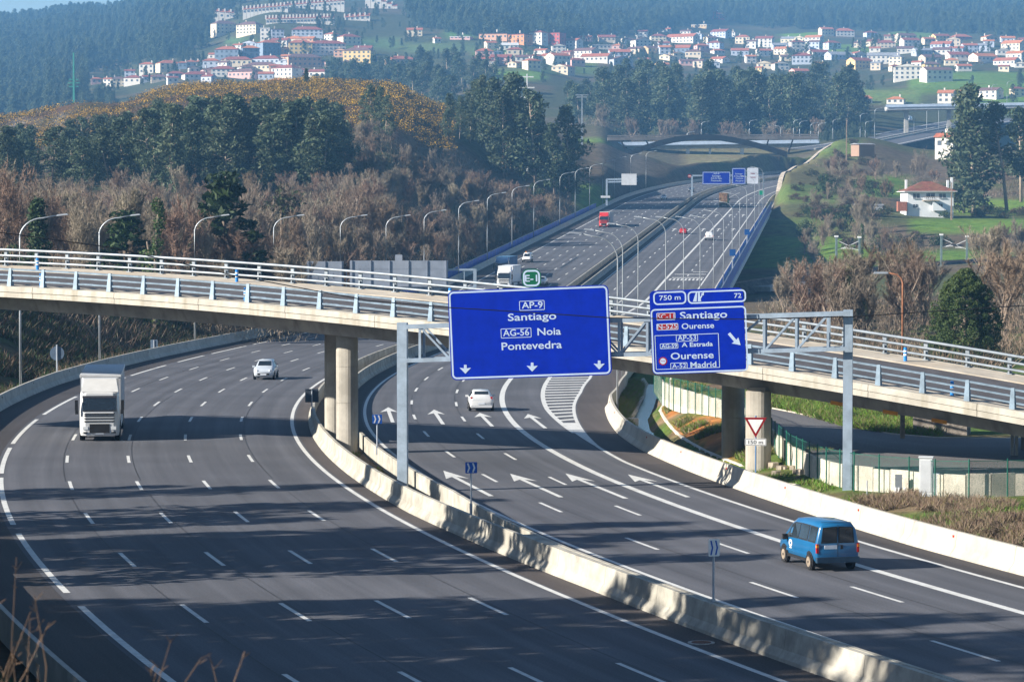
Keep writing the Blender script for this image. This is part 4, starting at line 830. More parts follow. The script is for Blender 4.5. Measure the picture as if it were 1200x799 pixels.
# ------------------------------------------------------------------ far gantry signs
def far_sign(x0, y0, x1, y1, D, m, lab, lines, name='motorway_sign'):
    a = at(x0, y1, D); b = at(x1, y0, D); r = thing(name, lab, 'road sign', a); W = b.x-a.x; Hh = b.z-a.z
    plate('panel', rrect(0, 0, W, Hh, .3), 0, .15, m, r)
    if m is SBLUE: frame('border', .12, .12, W-.12, Hh-.12, .25, .18, -.02, SWH, r)
    def f(x, y): v = at(x, y, D)-a; return (v.x, v.z)
    S_ = SignFace(r, f); S_.y = -.02
    for t, xa, yb, xb, cap, mm in lines: S_.text(t, xa, yb, xb, cap, m=mm, bold=.01)
    return r
far_sign(823, 201.3, 856, 216.2, 985, SBLUE, 'blue motorway sign, leftmost of three on the distant gantry', [('AP-9', 836, 204.6, 843, 1.9, SWH), ('Santiago', 834.5, 207.3, 844.5, 2, SWH), ('AG-56 Noia', 833, 210, 846, 2, SWH), ('Pontevedra', 833.5, 212.8, 845.5, 2, SWH)])
far_sign(857.8, 197, 873.8, 216, 985, SBLUE, 'blue exit sign, middle of three on the distant gantry', [('Santiago', 861.5, 204.6, 870, 1.7, SWH), ('A Estrada', 860, 207.5, 872, 1.7, SWH), ('Ourense', 862, 210, 871, 1.8, SWH), ('Madrid', 862, 213, 871, 1.7, SWH)])
far_sign(875.6, 196.8, 888.6, 215.5, 985, mat('grey_sign', (.50, .54, .62), .5, .08, .5), 'pale grey sign with red lettering, rightmost of three on the distant gantry', [('Santiago', 879.5, 204, 884.5, 1.6, SRED), ('Ourense', 879, 208.5, 885.5, 1.6, SRED)])
g = at(811, 240, 986); o = thing('sign_gantry', 'thin distant gantry post and beam carrying three signs', 'gantry', g)
MB().box((0, .6, (at(811, 206, 986)-g).z/2), (.5, .4, (at(811, 206, 986)-g).z)).build('post', GST, o); q = at(811, 206, 986)-g; q2 = at(895, 205, 986)-g; MB().bar((q.x, .6, q.z), (q2.x, .6, q2.z), .4, .5).build('beam', GST, o); q3 = at(895, 236, 986)-g; MB().box((q2.x, .6, q2.z/2+q3.z/2), (.4, .4, q2.z-q3.z+1)).build('post', GST, o)
r = thing('round_sign', 'small red round sign on the distant gantry post', 'road sign', at(808, 206.5, 985)); plate('disc', [(.6*math.cos(a), .6*math.sin(a)) for a in np.linspace(0, 6.28, 17)[:-1]], -.3, 0, SRED, r); plate('bar', rrect(-.4, -.1, .4, .1, .05), -.32, -.28, WHT, r)
b = at(711, 241, 830); o = thing('sign_gantry', 'cantilever gantry with a grey sign back left of the far road', 'gantry', b)
def B3(px, py, dd=0): return at(px, py, 830+dd)-b
MB().box((0, 0, B3(711, 210).z/2), (.5, .5, B3(711, 210).z)).build('post', GST, o); MB().bar(B3(711, 210.5), B3(747, 209.5), .4, .5).build('arm', GST, o); MB().bar(B3(711, 213.5), B3(747, 212.5), .4, .4).build('arm', GST, o)
a_ = B3(728.3, 217, -.6); c_ = B3(746, 203.8, -.6); MB().box(((a_.x+c_.x)/2, -.6, (a_.z+c_.z)/2), (c_.x-a_.x, .2, c_.z-a_.z)).build('sign_back', mat('pale_sign_back', (.55, .57, .60), .5, .08, .5), o); a_ = B3(704, 232, -.6); c_ = B3(715, 229.5, -.6); MB().box(((a_.x+c_.x)/2, -.6, (a_.z+c_.z)/2), (c_.x-a_.x, .2, (c_.z-a_.z))).build('lower_plate', MATS['pale_sign_back'], o)
GS = mat('exit_green', (.0, .22, .12), .5, .05, 1)
r = thing('route_sign', 'tiny green sign beside the right edge of the far road', 'road sign', at(892, 226, 900)); MB().box((0, 0, 0), (1.4, .1, 1.3)).build('panel', GS, r); q = P(s_at(892, 35.2), 35.2)-r.location; MB().box((0, .1, -3), (.15, .1, 6)).build('pole', POLE, r)
for px, py, lab in ((858.5, 296, 'nearer small blue sign on the right railing of the viaduct'), (875.5, 272, 'farther small blue sign on the right railing of the viaduct')):
    D_ = float(P(s_at(px, 36.5), 36.5).y); r = thing('small_sign', lab, 'road sign', at(px, py, D_)); MB().box((0, 0, 0), (1.1, .1, 1.2)).build('panel', mat('small_sign_blue', (.01, .07, .25), .5, .08, 1), r); zz_ = float(roadz(r.location.x, D_))-r.location.z; MB().box((0, .1, zz_/2), (.15, .1, -zz_)).build('pole', POLE, r)
# ================================================================== vehicles (local: +y forward, z up)
GLS = mat('vehicle_glass', (.015, .022, .03), .06, .1, 1, spec=.8); TYR = mat('tyre_rubber', (.02, .02, .022), .85, .2, 5); HUB = mat('wheel_rim', (.42, .43, .45), .35, .1, 6, metal=.6); TRIM = mat('black_trim', (.02, .02, .022), .55, .1, 4); LENS = mat('lamp_lens', (.75, .78, .8), .08, .05, 3, spec=.8); TAIL = mat('tail_lens', (.42, .012, .01), .2, .1, 3); PLT = mat('number_plate', (.62, .66, .72), .5, .04, 3)
def paint(name, c, dirt=None): return mat(name, c, .28, .04, 1.5, spec=.5, coat=.5, dirt=dirt)
def disc(x, y, z, r, w, n=16):
    mb = MB(); mb.tube([(x-w/2, y, z), (x+w/2, y, z)], r, n); return mb
def wheel(par, x, y, r, w=.2, hub=HUB):
    s = 1 if x > 0 else -1; wr = disc(x, y, r, r, w).build('wheel', TYR, par, False); disc(x+s*(w/2), y, r, r*.64, .02).build('rim', hub, wr, False); 
    m2 = disc(x+s*(w/2+.012), y, r, r*.16, .02, 10).build('hub_cap', TRIM, wr, False); return wr
class Loft:
    """stations (y, zb, zbelt, ztop, wbottom, wbelt, wtop)"""
    def __init__(s, st): s.st = st
    def ring(s, k):
        y, zb, zs, zt, wb, ws, wt = s.st[k]; h = [(0, zb), (wb*.88, zb), (wb*.98, zb+(zs-zb)*.18), (ws, zb+(zs-zb)*.62), (ws*.985, zs), (wt, zs+(zt-zs)*.82), (wt*.86, zt-(zt-zs)*.03), (0, zt)]
        return [Vector((x, y, z)) for x, z in h]+[Vector((-x, y, z)) for x, z in h[-2:0:-1]]
    def body(s, par, m):
        mb = MB(); mb.sweep([s.ring(k) for k in range(len(s.st))]); o = mb.build('body', m, par, True)
        return o
    def lerp(s, k, i, j, a, b):          # point on patch between stations k,k+1 and ring points i,j
        r0 = s.ring(k); r1 = s.ring(k+1); return (r0[i].lerp(r1[i], a)).lerp(r0[j].lerp(r1[j], a), b)
    def patch(s, par, name, m, k, i, j, a0, a1, b0, b1, off=.012, inset=(0, 0)):
        p = [s.lerp(k, i, j, a, b) for a, b in ((a0, b0), (a1, b0), (a1+inset[1], b1), (a0+inset[0], b1))]
        n = (p[1]-p[0]).cross(p[3]-p[0]).normalized(); c = sum(p, Vector())/4
        if n.dot(c-Vector((0, c.y*.8, .6))) < 0: n = -n
        mb = MB(); mb.add([q+n*off for q in p]+[q-n*.01 for q in p], [(0, 1, 2, 3), (0, 4, 5, 1), (1, 5, 6, 2), (2, 6, 7, 3), (3, 7, 4, 0)]); return mb.build(name, m, par)
def hatchback(label, m, p, rz, group=None, sc=1.0, name='hatchback_car', scz=1.0):
    o = thing(name, label, 'car', p, rz, group, (sc, sc, sc*scz))
    st = [(-1.98, .32, .72, .78, .70, .74, .66), (-1.93, .26, .86, .98, .80, .83, .70), (-1.80, .22, .92, 1.18, .82, .86, .64), (-1.45, .20, .95, 1.44, .83, .87, .60), (-.9, .19, .95, 1.50, .84, .88, .60), (.0, .19, .94, 1.50, .84, .88, .61), (.45, .19, .93, 1.44, .84, .88, .60), (1.08, .2, .92, 1.02, .84, .87, .70), (1.6, .22, .84, .92, .82, .85, .66), (1.9, .26, .70, .78, .76, .78, .6), (2.0, .34, .6, .64, .66, .68, .5)]
    L = Loft(st); L.body(o, m)
    for sgn, (i, j) in ((1, (4, 5)), (-1, (10, 9))):
        L.patch(o, 'side_window', GLS, 3, i, j, .3, .95, .12, .9); L.patch(o, 'side_window', GLS, 4, i, j, .05, .95, .12, .9); L.patch(o, 'side_window', GLS, 5, i, j, .02, .98, .12, .9); L.patch(o, 'side_window', GLS, 6, i, j, .02, .5, .12, .88, inset=(0, -.38))
        MB().box((sgn*.97, .62, .98), (.2, .12, .14)).build('mirror', m, o)
        for y in (-1.22, 1.22):
            disc(sgn*.83, y, .34, .37, .1).build('wheel_arch', TRIM, o); wheel(o, sgn*.80, y, .30)
        MB().box((sgn*.60, 1.86, .70), (.30, .2, .14), rz=-sgn*.5).build('headlight', LENS, o); MB().box((sgn*.72, -1.86, .93), (.15, .16, .24)).build('tail_light', TAIL, o)
    L.patch(o, 'windscreen', GLS, 6, 6, 8, .08, .9, .02, .98); 
    L.patch(o, 'rear_window', GLS, 2, 6, 8, .12, .92, .03, .97)
    MB().box((0, 1.97, .45), (1.0, .08, .14)).build('grille', TRIM, o); MB().box((0, -1.99, .56), (.5, .03, .11)).build('number_plate', PLT, o); MB().box((0, 2.0, .42), (.5, .05, .1)).build('number_plate', PLT, o)
    MB().box((0, -1.93, .36), (1.5, .14, .16)).build('bumper', m, o)
    return o
def place(s, lat, away=True): return P(s, lat, .005), hd(s)-math.pi/2+(0 if away else math.pi)
PW = paint('car_white', (.60, .61, .62)); PS = paint('car_silver', (.44, .48, .53)); PR = paint('car_red', (.40, .02, .02)); PD = paint('car_dark', (.03, .035, .05))
p, rz = place(77, 22.2); hatchback('small white hatchback driving away on the right carriageway, seen from behind', PW, p, rz, sc=1.0)
p, rz = place(119.6, 3.6, False); hatchback('silver people carrier coming towards the overpass on the left carriageway', PS, p, rz, sc=1.03, name='silver_car', scz=1.08)
p, rz = place(586, 19.2); hatchback('red car driving away on the viaduct', PR, p, rz, name='red_car')
p, rz = place(830, 1.2, False); hatchback('white car coming down the far end of the left carriageway, ahead of the dark one', PW, p, rz, sc=1.05, name='white_car')
p, rz = place(909, 3.8, False); hatchback('dark car coming down the far end of the left carriageway behind the white one', PD, p, rz, sc=1.05, name='dark_car')
p, rz = place(388, 3.8, False); hatchback('white car half hidden behind the E-1 sign', PW, p, rz, name='white_car')
# ---- vans
def van(label, m, p, rz, name='delivery_van', logo=False, dirty=None, glazed=True, sc=1.0, bump=TRIM, beacon=False):
    o = thing(name, label, 'van', p, rz, None, sc)
    st = [(-2.22, .42, .98, 1.0, .80, .86, .84), (-2.20, .36, 1.05, 1.82, .86, .90, .74), (-2.05, .32, 1.06, 1.93, .88, .905, .72), (-1.2, .3, 1.06, 1.945, .885, .91, .72), (-.2, .3, 1.05, 1.945, .885, .91, .72), (.55, .3, 1.03, 1.90, .885, .91, .70), (.95, .3, 1.02, 1.74, .885, .91, .69), (1.55, .32, 1.0, 1.12, .88, .90, .72), (1.98, .36, .82, .94, .84, .86, .66), (2.18, .42, .66, .74, .76, .78, .58), (2.23, .48, .56, .6, .68, .7, .5)]
    L = Loft(st); L.body(o, m)
    for sgn, (i, j) in ((1, (4, 5)), (-1, (10, 9))):
        if glazed:
            for k_ in (2, 3, 4, 5): L.patch(o, 'window_surround', TRIM, k_, i, j, .03, .99, .08, .95, off=.005)
        MB().box((sgn*.885, 0, .36), (.04, 2.0, .12)).build('sill', TRIM, o)
        if glazed: L.patch(o, 'side_window', GLS, 2, i, j, .1, .92, .16, .9)
        if glazed: L.patch(o, 'side_window', GLS, 3, i, j, .1, .95, .16, .9)
        L.patch(o, 'side_window', GLS, 4, i, j, .12, .98, .14, .9); L.patch(o, 'side_window', GLS, 6, i, j, .0, .55, .14, .86, inset=(0, -.35)); L.patch(o, 'side_window', GLS, 5, i, j, .02, .98, .14, .88)
        MB().box((sgn*1.02, 1.0, 1.08), (.2, .14, .22)).build('mirror', TRIM, o)
        for y in (-1.45, 1.38):
            disc(sgn*.86, y, .36, .40, .1).build('wheel_arch', TRIM, o); wheel(o, sgn*.84, y, .325, .2, dirty or HUB)
        MB().box((sgn*.66, 1.98, .74), (.24, .16, .18), rz=-sgn*.55).build('headlight', LENS, o)
        tb = MB().box((sgn*.855, -2.19, .92), (.09, .1, .36)).build('tail_light', TAIL, o); MB().box((sgn*.858, -2.20, 1.0), (.092, .1, .1)).build('indicator_lens', AMBR, tb)
        MB().box((sgn*.905, -.05, .58), (.03, 2.3, .09)).build('side_rub_strip', TRIM if not logo else m, o)
        if glazed:
            pl = [(sgn*.06, 1.16), (sgn*.66, 1.16), (sgn*.60, 1.70), (sgn*.06, 1.74)]
            w_ = MB().prism(pl, 0, .02, M=Matrix.Translation((0, -2.215, 0)) @ Matrix.Rotation(math.pi/2, 4, 'X')).build('rear_window', GLS, o)
            o2 = [(sgn*.03, 1.12), (sgn*.70, 1.12), (sgn*.63, 1.74), (sgn*.03, 1.78)]; MB().prism(o2, 0, .012, M=Matrix.Translation((0, -2.212, 0)) @ Matrix.Rotation(math.pi/2, 4, 'X')).build('window_seal', TRIM, w_)
    L.patch(o, 'windscreen', GLS, 6, 6, 8, .05, .95, .02, .98)
    MB().box((0, -2.225, 1.1), (.012, .02, 1.5)).build('door_gap', TRIM, o); MB().box((-.30, -2.235, .96), (.52, .03, .14)).build('number_plate', PLT, o); MB().box((.16, -2.235, .96), (.1, .05, .16)).build('door_handle', TRIM, o)
    MB().box((0, -2.2, .46), (1.78, .2, .22)).build('bumper', bump, o); MB().box((0, 2.2, .5), (1.5, .12, .2)).build('grille', TRIM, o)
    MB().box((0, -2.10, 1.935), (1.3, .02, .015)).build('roof_seam', TRIM, o)
    if logo:
        g = MB(); g.prism([(.18*math.cos(a), .15*math.sin(a)) for a in np.linspace(0, 6.28, 25)[:-1]], 0, .006, M=Matrix.Translation((-.917, .62, .86)) @ Matrix.Rotation(-math.pi/2, 4, 'Z') @ Matrix.Rotation(math.pi/2, 4, 'X')).build('door_emblem', WHT, o)
        e = MB()
        for (cx, cz, rr) in ((.02, .0, .10), (.06, -.03, .05)): e.prism([(cx+rr*math.cos(a), cz+rr*.55*math.sin(a)) for a in np.linspace(0, 6.28, 17)[:-1]], .006, .010+.002*cx, M=Matrix.Translation((-.917, .62, .86)) @ Matrix.Rotation(-math.pi/2, 4, 'Z') @ Matrix.Rotation(math.pi/2, 4, 'X'))
        e.build('emblem_swirl', m, o); MB().box((-.921, .62, .67), (.006, .26, .03)).build('emblem_caption', WHT, o)
        MB().box((.0, -2.226, .70), (1.2, .015, .02)).build('door_crease', paint('van_blue_dark', (.015, .11, .25)), o)
    if beacon: MB().tube([(.3, 0, 1.93), (.3, 0, 2.15)], .12, 8).build('beacon', AMBR, o)
    return o
PB = paint('van_blue', (.009, .105, .25), dirt=(.03, .13, .24)); DHUB = mat('muddy_hubcap', (.26, .21, .16), .8, .2, 5)
p, rz = place(-25.5, 21.35); van('blue passenger van with a white door emblem driving away in the right foreground', PB, p, rz, logo=True, dirty=DHUB, bump=mat('bumper_blue_black', (.02, .05, .09), .5, .1, 3))
p, rz = place(461, -6.0, False); van('white van with an orange beacon following the lorries on the viaduct', PW, p, rz, glazed=False, name='white_van', beacon=True)
p, rz = place(554, 26.7); van('white van driving away in the right-hand lanes of the viaduct', PW, p, rz, glazed=False, name='white_van')
# ---- lorries
def lorry(label, cabm, boxm, p, rz, name='articulated_lorry', roofm=None, sidem=None, load=None, sc=1.0, away=False):
    o = thing(name, label, 'lorry', p, rz, None, sc)
    roofm = roofm or mat('trailer_roof', (.50, .53, .57), .6, .1, 1.5); sidem = sidem or boxm
    # cab: rounded front by lofted horizontal sections (front at y = 0)
    def sec(z, yf, w, r=.28): return [Vector((x, y, z)) for x, y in ((-w, -2.2), (-w, yf-r*1.3), (-w+r*.45, yf-r*.35), (-w+r*1.3, yf), (w-r*1.3, yf), (w-r*.45, yf-r*.35), (w, yf-r*1.3), (w, -2.2))]
    mb = MB(); mb.sweep([sec(.35, -.05, 1.18), sec(.55, .0, 1.22), sec(1.0, .0, 1.23), sec(1.75, -.04, 1.23), sec(1.85, -.06, 1.23), sec(2.75, -.30, 1.20), sec(2.95, -.34, 1.19), sec(3.05, -.45, 1.17)]); cab = mb.build('cab', cabm, o)
    mb = MB(); mb.add([(-1.15, -.42, 3.04), (1.15, -.42, 3.04), (1.12, -.62, 3.22), (-1.12, -.62, 3.22), (-1.0, -1.55, 3.82), (1.0, -1.55, 3.82), (1.15, -2.2, 3.86), (-1.15, -2.2, 3.86), (1.18, -2.2, 3.04), (-1.18, -2.2, 3.04)], [(0, 1, 2, 3), (3, 2, 5, 4), (4, 5, 6, 7), (1, 8, 6, 5, 2), (0, 3, 4, 7, 9), (8, 9, 7, 6), (0, 9, 8, 1)]); mb.build('roof_deflector', cabm, cab)
    pass
    def front(name, x0, x1, z0, z1, off, m):
        def yf(z): return float(np.interp(z, [.35, .55, 1.0, 1.75, 1.85, 2.75, 2.95], [-.05, 0, 0, -.04, -.06, -.30, -.34]))
        return MB().add([(x0, yf(z0)+off, z0), (x1, yf(z0)+off, z0), (x1, yf(z1)+off, z1), (x0, yf(z1)+off, z1), (x0, yf(z0)-.05, z0), (x1, yf(z0)-.05, z0), (x1, yf(z1)-.05, z1), (x0, yf(z1)-.05, z1)], [(0, 1, 2, 3), (7, 6, 5, 4), (0, 4, 5, 1), (1, 5, 6, 2), (2, 6, 7, 3), (3, 7, 4, 0)]).build(name, m, o)
    front('windscreen', -1.03, 1.03, 1.92, 2.70, .02, GLS); front('sun_visor', -1.06, 1.06, 2.68, 2.82, .05, mat('visor', (.05, .05, .06), .3, .1, 3)); front('wiper_panel', -1.05, 1.05, 1.86, 1.93, .025, TRIM)
    for z in (1.20, 1.38, 1.55): front('grille_slat', -.93, .93, z, z+.07, .025, TRIM)
    front('name_panel', -.93, .93, 1.66, 1.74, .022, TRIM); front('lower_grille', -.62, .62, .52, 1.08, .03, TRIM); front('number_plate', -.26, .26, .42, .52, .04, PLT)
    for s_ in (-1, 1):
        a, b = sorted((s_*.72, s_*1.02)); front('headlight', a, b, .72, .92, .02, LENS); front('fog_light', *sorted((s_*.74, s_*1.0)), .50, .58, .02, TRIM)
        MB().add([(s_*1.225, -.45, 1.9), (s_*1.225, -1.35, 1.9), (s_*1.205, -1.35, 2.7), (s_*1.208, -.65, 2.7)], [(0, 1, 2, 3)]).build('side_window', GLS, o)
        mr = MB().box((s_*1.42, -.15, 2.25), (.2, .16, .62)).build('mirror', TRIM, o); MB().box((s_*1.40, -.12, 1.82), (.2, .16, .26)).build('lower_mirror', TRIM, mr)
        MB().box((s_*1.12, -2.75, .75), (.3, 1.0, .7)).build('fuel_tank', TRIM, o)
        for y in (-1.05, -3.75, -11.6, -12.9, -14.2): wheel(o, s_*1.08, y, .5, .32)
    MB().box((0, -3.4, .95), (.9, 4.2, .3)).build('chassis', TRIM, o); MB().box((0, -9.5, 1.05), (1.0, 12.5, .3)).build('trailer_frame', TRIM, o)
    if load is None:
        MB().box((0, -9.45, 2.58), (2.52, 13.5, 2.78)).build('trailer_box', sidem, o); MB().box((0, -9.45, 3.985), (2.46, 13.4, .03)).build('trailer_roof', roofm, o)
        MB().box((0, -2.72, 3.93), (2.56, .12, .14)).build('front_top_rail', boxm, o)
        for k in range(9): MB().box((-.95+k*.24, -2.645, 3.72), (.06, .03, .05)).build('marker_lamp', TRIM, o) if k % 2 else None
        for s_ in (-1, 1): MB().box((s_*1.27, -9.45, 3.9), (.05, 13.5, .18)).build('curtain_rail', boxm, o); MB().box((s_*1.2, -8.0, .8), (.06, 6.0, .5)).build('side_guard', boxm, o)
    else: load(o)
    return o
CW = paint('lorry_white', (.58, .59, .60)); BXW = mat('trailer_white', (.68, .69, .70), .5, .06, 1, dirt=(.55, .56, .57)); BXG = mat('trailer_curtain', (.42, .44, .48), .6, .1, 1, dirt=(.3, .32, .35))
p, rz = place(48, -3.55, False); lorry('white articulated lorry with black grille coming round the bend at left', CW, BXW, p, rz, sidem=BXG)
p, rz = place(375, -1.55, False); lorry('white lorry on the viaduct just behind the overpass railing', CW, BXW, p, rz, sidem=BXW)
p, rz = place(405, -5.2, False)
LBL = mat('tarpaulin_blue', (.04, .12, .25), .7, .15, .8)
lorry('dark blue lorry overtaken by the white lorry on the viaduct', paint('lorry_blue', (.03, .07, .16)), LBL, p, rz, roofm=mat('blue_roof', (.10, .22, .36), .6, .15, 1), sidem=LBL)
p, rz = place(621, -2.55, False); lorry('red lorry with a pale trailer coming down the viaduct', paint('lorry_red', (.50, .025, .02)), mat('trailer_pale', (.50, .50, .50), .6, .08, 1), p, rz, sidem=mat('trailer_grey_side', (.28, .29, .32), .6, .08, 1))
def timber(o):
    rg = random.Random(5)
    for ix in range(9):
        for iz in range(10):
            for y0 in (-9.0, -15.6):
                MB().tube([(-1.12+ix*.28+rg.uniform(-.04, .04), y0, 1.35+iz*.27), (-1.12+ix*.28+rg.uniform(-.04, .04), y0+6.2, 1.35+iz*.27+rg.uniform(-.03, .03))], rg.uniform(.11, .14), 6).build('log', BARK, o) if y0 == -15.6 or iz > 7 else None
    for y in (-2.75, -8.8, -9.2, -15.4):
        for s_ in (-1, 1): MB().box((s_*1.28, y, 2.6), (.08, .08, 2.9)).build('stake', TRIM, o)
    MB().box((0, -15.95, .9), (2.4, .1, .25)).build('rear_bumper', TRIM, o)
BARK = mat('log_ends', (.36, .21, .12), .9, .35, 2, rnd=.3)
p, rz = place(770, 23.0); lorry('timber lorry stacked with brown logs driving away on the far road', paint('lorry_green', (.05, .12, .08)), BXW, p, rz, load=timber, name='timber_lorry')
# ================================================================== right-hand verge: ditch, wall, fence, service road
DCON = mat('ditch_concrete', (.55, .50, .43), .9, .15, 1.0, dirt=(.36, .32, .26), bump=.2, bscale=8); WATER = mat('ditch_water', (.10, .13, .17), .12, .2, .6, spec=.6)
def seline(s0, s1, n, e, dz): return [(s, RBRv(s)+e) for s in np.linspace(s0, s1, n)]
def gp(s, l, z): v = P(s, l); return Vector((v.x, v.y, z))
D_S = np.linspace(24, 128, 30)
def bank(e, z, name, m, lab=None, cat=None, kind=None):
    mb = MB(); mb.sweep([[gp(s, RBRv(s)+a, b) for a, b in zip(e, z)] for s in D_S]); o = mb.build(name, m)
    if kind: o['kind'] = kind
    return tag(o, lab, cat) if lab else o
bank((1.35, 3.05, 3.05, 1.35), (-.93, -.93, -.86, -.86), 'ditch_water', WATER, kind='structure')
bank((.95, 1.2, 1.65, 1.4), (-.34, -.30, -.95, -1.0), 'ditch_channel', DCON, 'pale concrete lining of the ditch on the barrier side', 'channel')
bank((2.75, 3.0, 3.85, 3.6), (-.95, -.90, -.02, -.08), 'ditch_channel', DCON, 'pale concrete lining of the ditch below the orange bank', 'channel')
p = gp(34, RBRv(34)+2.0, -.1); tag(MB().box((p.x, p.y, -.12), (1.7, 1.1, .3), rz=.4).build('ditch_slab', DCON), 'concrete slab bridging the ditch beside the barrier', 'slab')
p = gp(67, RBRv(67)+1.1, 0); tag(MB().box((p.x, p.y, -.25), (1.1, 1.0, .5), rz=.3).build('lamp_plinth', DCON), 'concrete plinth at the foot of the nearest right-hand lamp', 'plinth')
# wall of precast panels with a green wire fence in front
wallpx = [(768, 452, 1.1), (777, 466, 1.0), (790, 472.5, .95), (817, 480.5, .9), (843.5, 488.5, .9), (872, 499, .9), (893, 512, .75), (908, 530, .6), (928, 548, .45), (948, 558, .45), (968, 566, .45), (1002, 573, .5), (1040, 577.5, .5), (1062, 579, .5), (1095, 583, .5), (1118, 584, .55), (1147, 583.5, .6), (1200, 582.5, .6), (1290, 582, .7)]
WP = [onz(a, b, c) for a, b, c in wallpx]
_cum = [0]
for a, b in zip(WP, WP[1:]): _cum.append(_cum[-1]+(b-a).length)
def wpt(d): return Vector((np.interp(d, _cum, [p.x for p in WP]), np.interp(d, _cum, [p.y for p in WP]), np.interp(d, _cum, [p.z for p in WP])))
PANEL = mat('precast_panel', (.60, .55, .46), .9, .12, .9, dirt=(.42, .37, .30), rnd=.10, bump=.12, bscale=12)
wl0 = thing('panel_wall', 'low wall of pale precast concrete panels bordering the service road', 'wall', WP[0]); d = 0.0; rg = random.Random(3)
while d < _cum[-1]-1.2:
    a, b = wpt(d+.02), wpt(d+1.18); h = 1.15+rg.uniform(-.03, .04); q = (b-a); ang = math.atan2(q.y, q.x)
    MB().box((a+b)/2-wl0.location+Vector((0, 0, h/2-.25)), ((b-a).length, .14, h+.5), rz=ang).build('panel', PANEL, wl0); d += 1.2
FEN = mat('fence_green', (.01, .10, .07), .5, .15, 3); 
def meshmat():
    m = bpy.data.materials.new('wire_mesh'); m.use_nodes = True; nt = m.node_tree; n = nt.nodes; l = nt.links; b = n['Principled BSDF']; b.inputs['Base Color'].default_value = (.015, .10, .075, 1); b.inputs['Roughness'].default_value = .5
    tc = n.new('ShaderNodeTexCoord'); mp = n.new('ShaderNodeMapping'); mp.inputs['Rotation'].default_value = (.5, .6, .78); ck = n.new('ShaderNodeTexChecker'); ck.inputs['Scale'].default_value = 40; nz = n.new('ShaderNodeTexNoise'); nz.inputs['Scale'].default_value = 60; nz.inputs['Detail'].default_value = 1
    mt = n.new('ShaderNodeMath'); mt.operation = 'GREATER_THAN'; mt.inputs[1].default_value = .60; l.new(tc.outputs['Object'], nz.inputs[0]); l.new(nz.outputs['Fac'], mt.inputs[0])
    tr = n.new('ShaderNodeBsdfTransparent'); ms = n.new('ShaderNodeMixShader'); l.new(mt.outputs[0], ms.inputs[0]); l.new(tr.outputs[0], ms.inputs[1]); l.new(b.outputs[0], ms.inputs[2]); l.new(ms.outputs[0], n['Material Output'].inputs[0]); return m
MESHM = meshmat()
fe = thing('wire_fence', 'green wire mesh fence on thin posts along the panel wall', 'fence', WP[0]); off = Vector((-.12, -.35, 0)); d = .3; prev = None
while d < _cum[-1]:
    p = wpt(d)+off-fe.location; t = (wpt(min(d+.5, _cum[-1]))-wpt(max(d-.5, 0))).normalized()
    MB().tube([(p.x, p.y, p.z-.5), (p.x, p.y, p.z+1.9)], .035, 6).build('post', FEN, fe)
    if prev is not None: MB().add([(prev.x, prev.y, prev.z+.0), (p.x, p.y, p.z+.0), (p.x, p.y, p.z+1.8), (prev.x, prev.y, prev.z+1.8)], [(0, 1, 2, 3)]).build('mesh_panel', MESHM, fe); MB().tube([prev+Vector((0, 0, 1.8)), p+Vector((0, 0, 1.8))], .018, 4).build('top_wire', FEN, fe)
    prev = p; d += 2.1 if d < 60 else 1.9
# service road passing under the overpass
SRV = asphalt('service_road_asphalt', (.13, .125, .125), (.10, .095, .097), streak=0)
srv = [((905, 480), (895, 500)), ((930, 485), (918, 519)), ((960, 492), (942, 536)), ((1000, 502), (985, 548)), ((1045, 510.5), (1030, 552)), ((1100, 515), (1090, 554)), ((1180, 516), (1180, 554)), ((1300, 513), (1300, 554))]
mb = MB(); UVs = []
for (a, b) in [((880, 474), (872, 496)), ((835, 466), (833, 482)), ((790, 459), (788, 467))][::-1]+srv:
    A_, B_ = onz(*a, 1.05), onz(*b, 1.05); n_ = len(mb.v)
    for k in range(9):
        q = A_.lerp(B_, k/8); zz = max(gz(q.x, q.y)+.1, .9); mb.v.append((q.x, q.y, zz)); UVs.append((k*.8, q.x))
for i in range(len(mb.v)//9-1):
    for k in range(8): mb.f.append((i*9+k, i*9+k+1, (i+1)*9+k+1, (i+1)*9+k)); mb.mi.append(0)
me = mb.mesh('service_road', SRV); ul = me.uv_layers.new(name='UVMap'); idx = np.empty(len(me.loops), np.int32); me.loops.foreach_get('vertex_index', idx); ul.data.foreach_set('uv', np.array(UVs, np.float32)[idx].ravel()); link('service_road', me)['kind'] = 'structure'
pts = [onz(a[0], a[1]-.5, 1.05) for a, _ in srv]; mb = MB(); mb.sweep([[p+Vector((0, -.1, -.1)), p+Vector((0, .25, -.1)), p+Vector((0, .25, .12)), p+Vector((0, -.1, .12))] for p in pts]); mb.build('kerb_stones', KERB)['kind'] = 'structure'
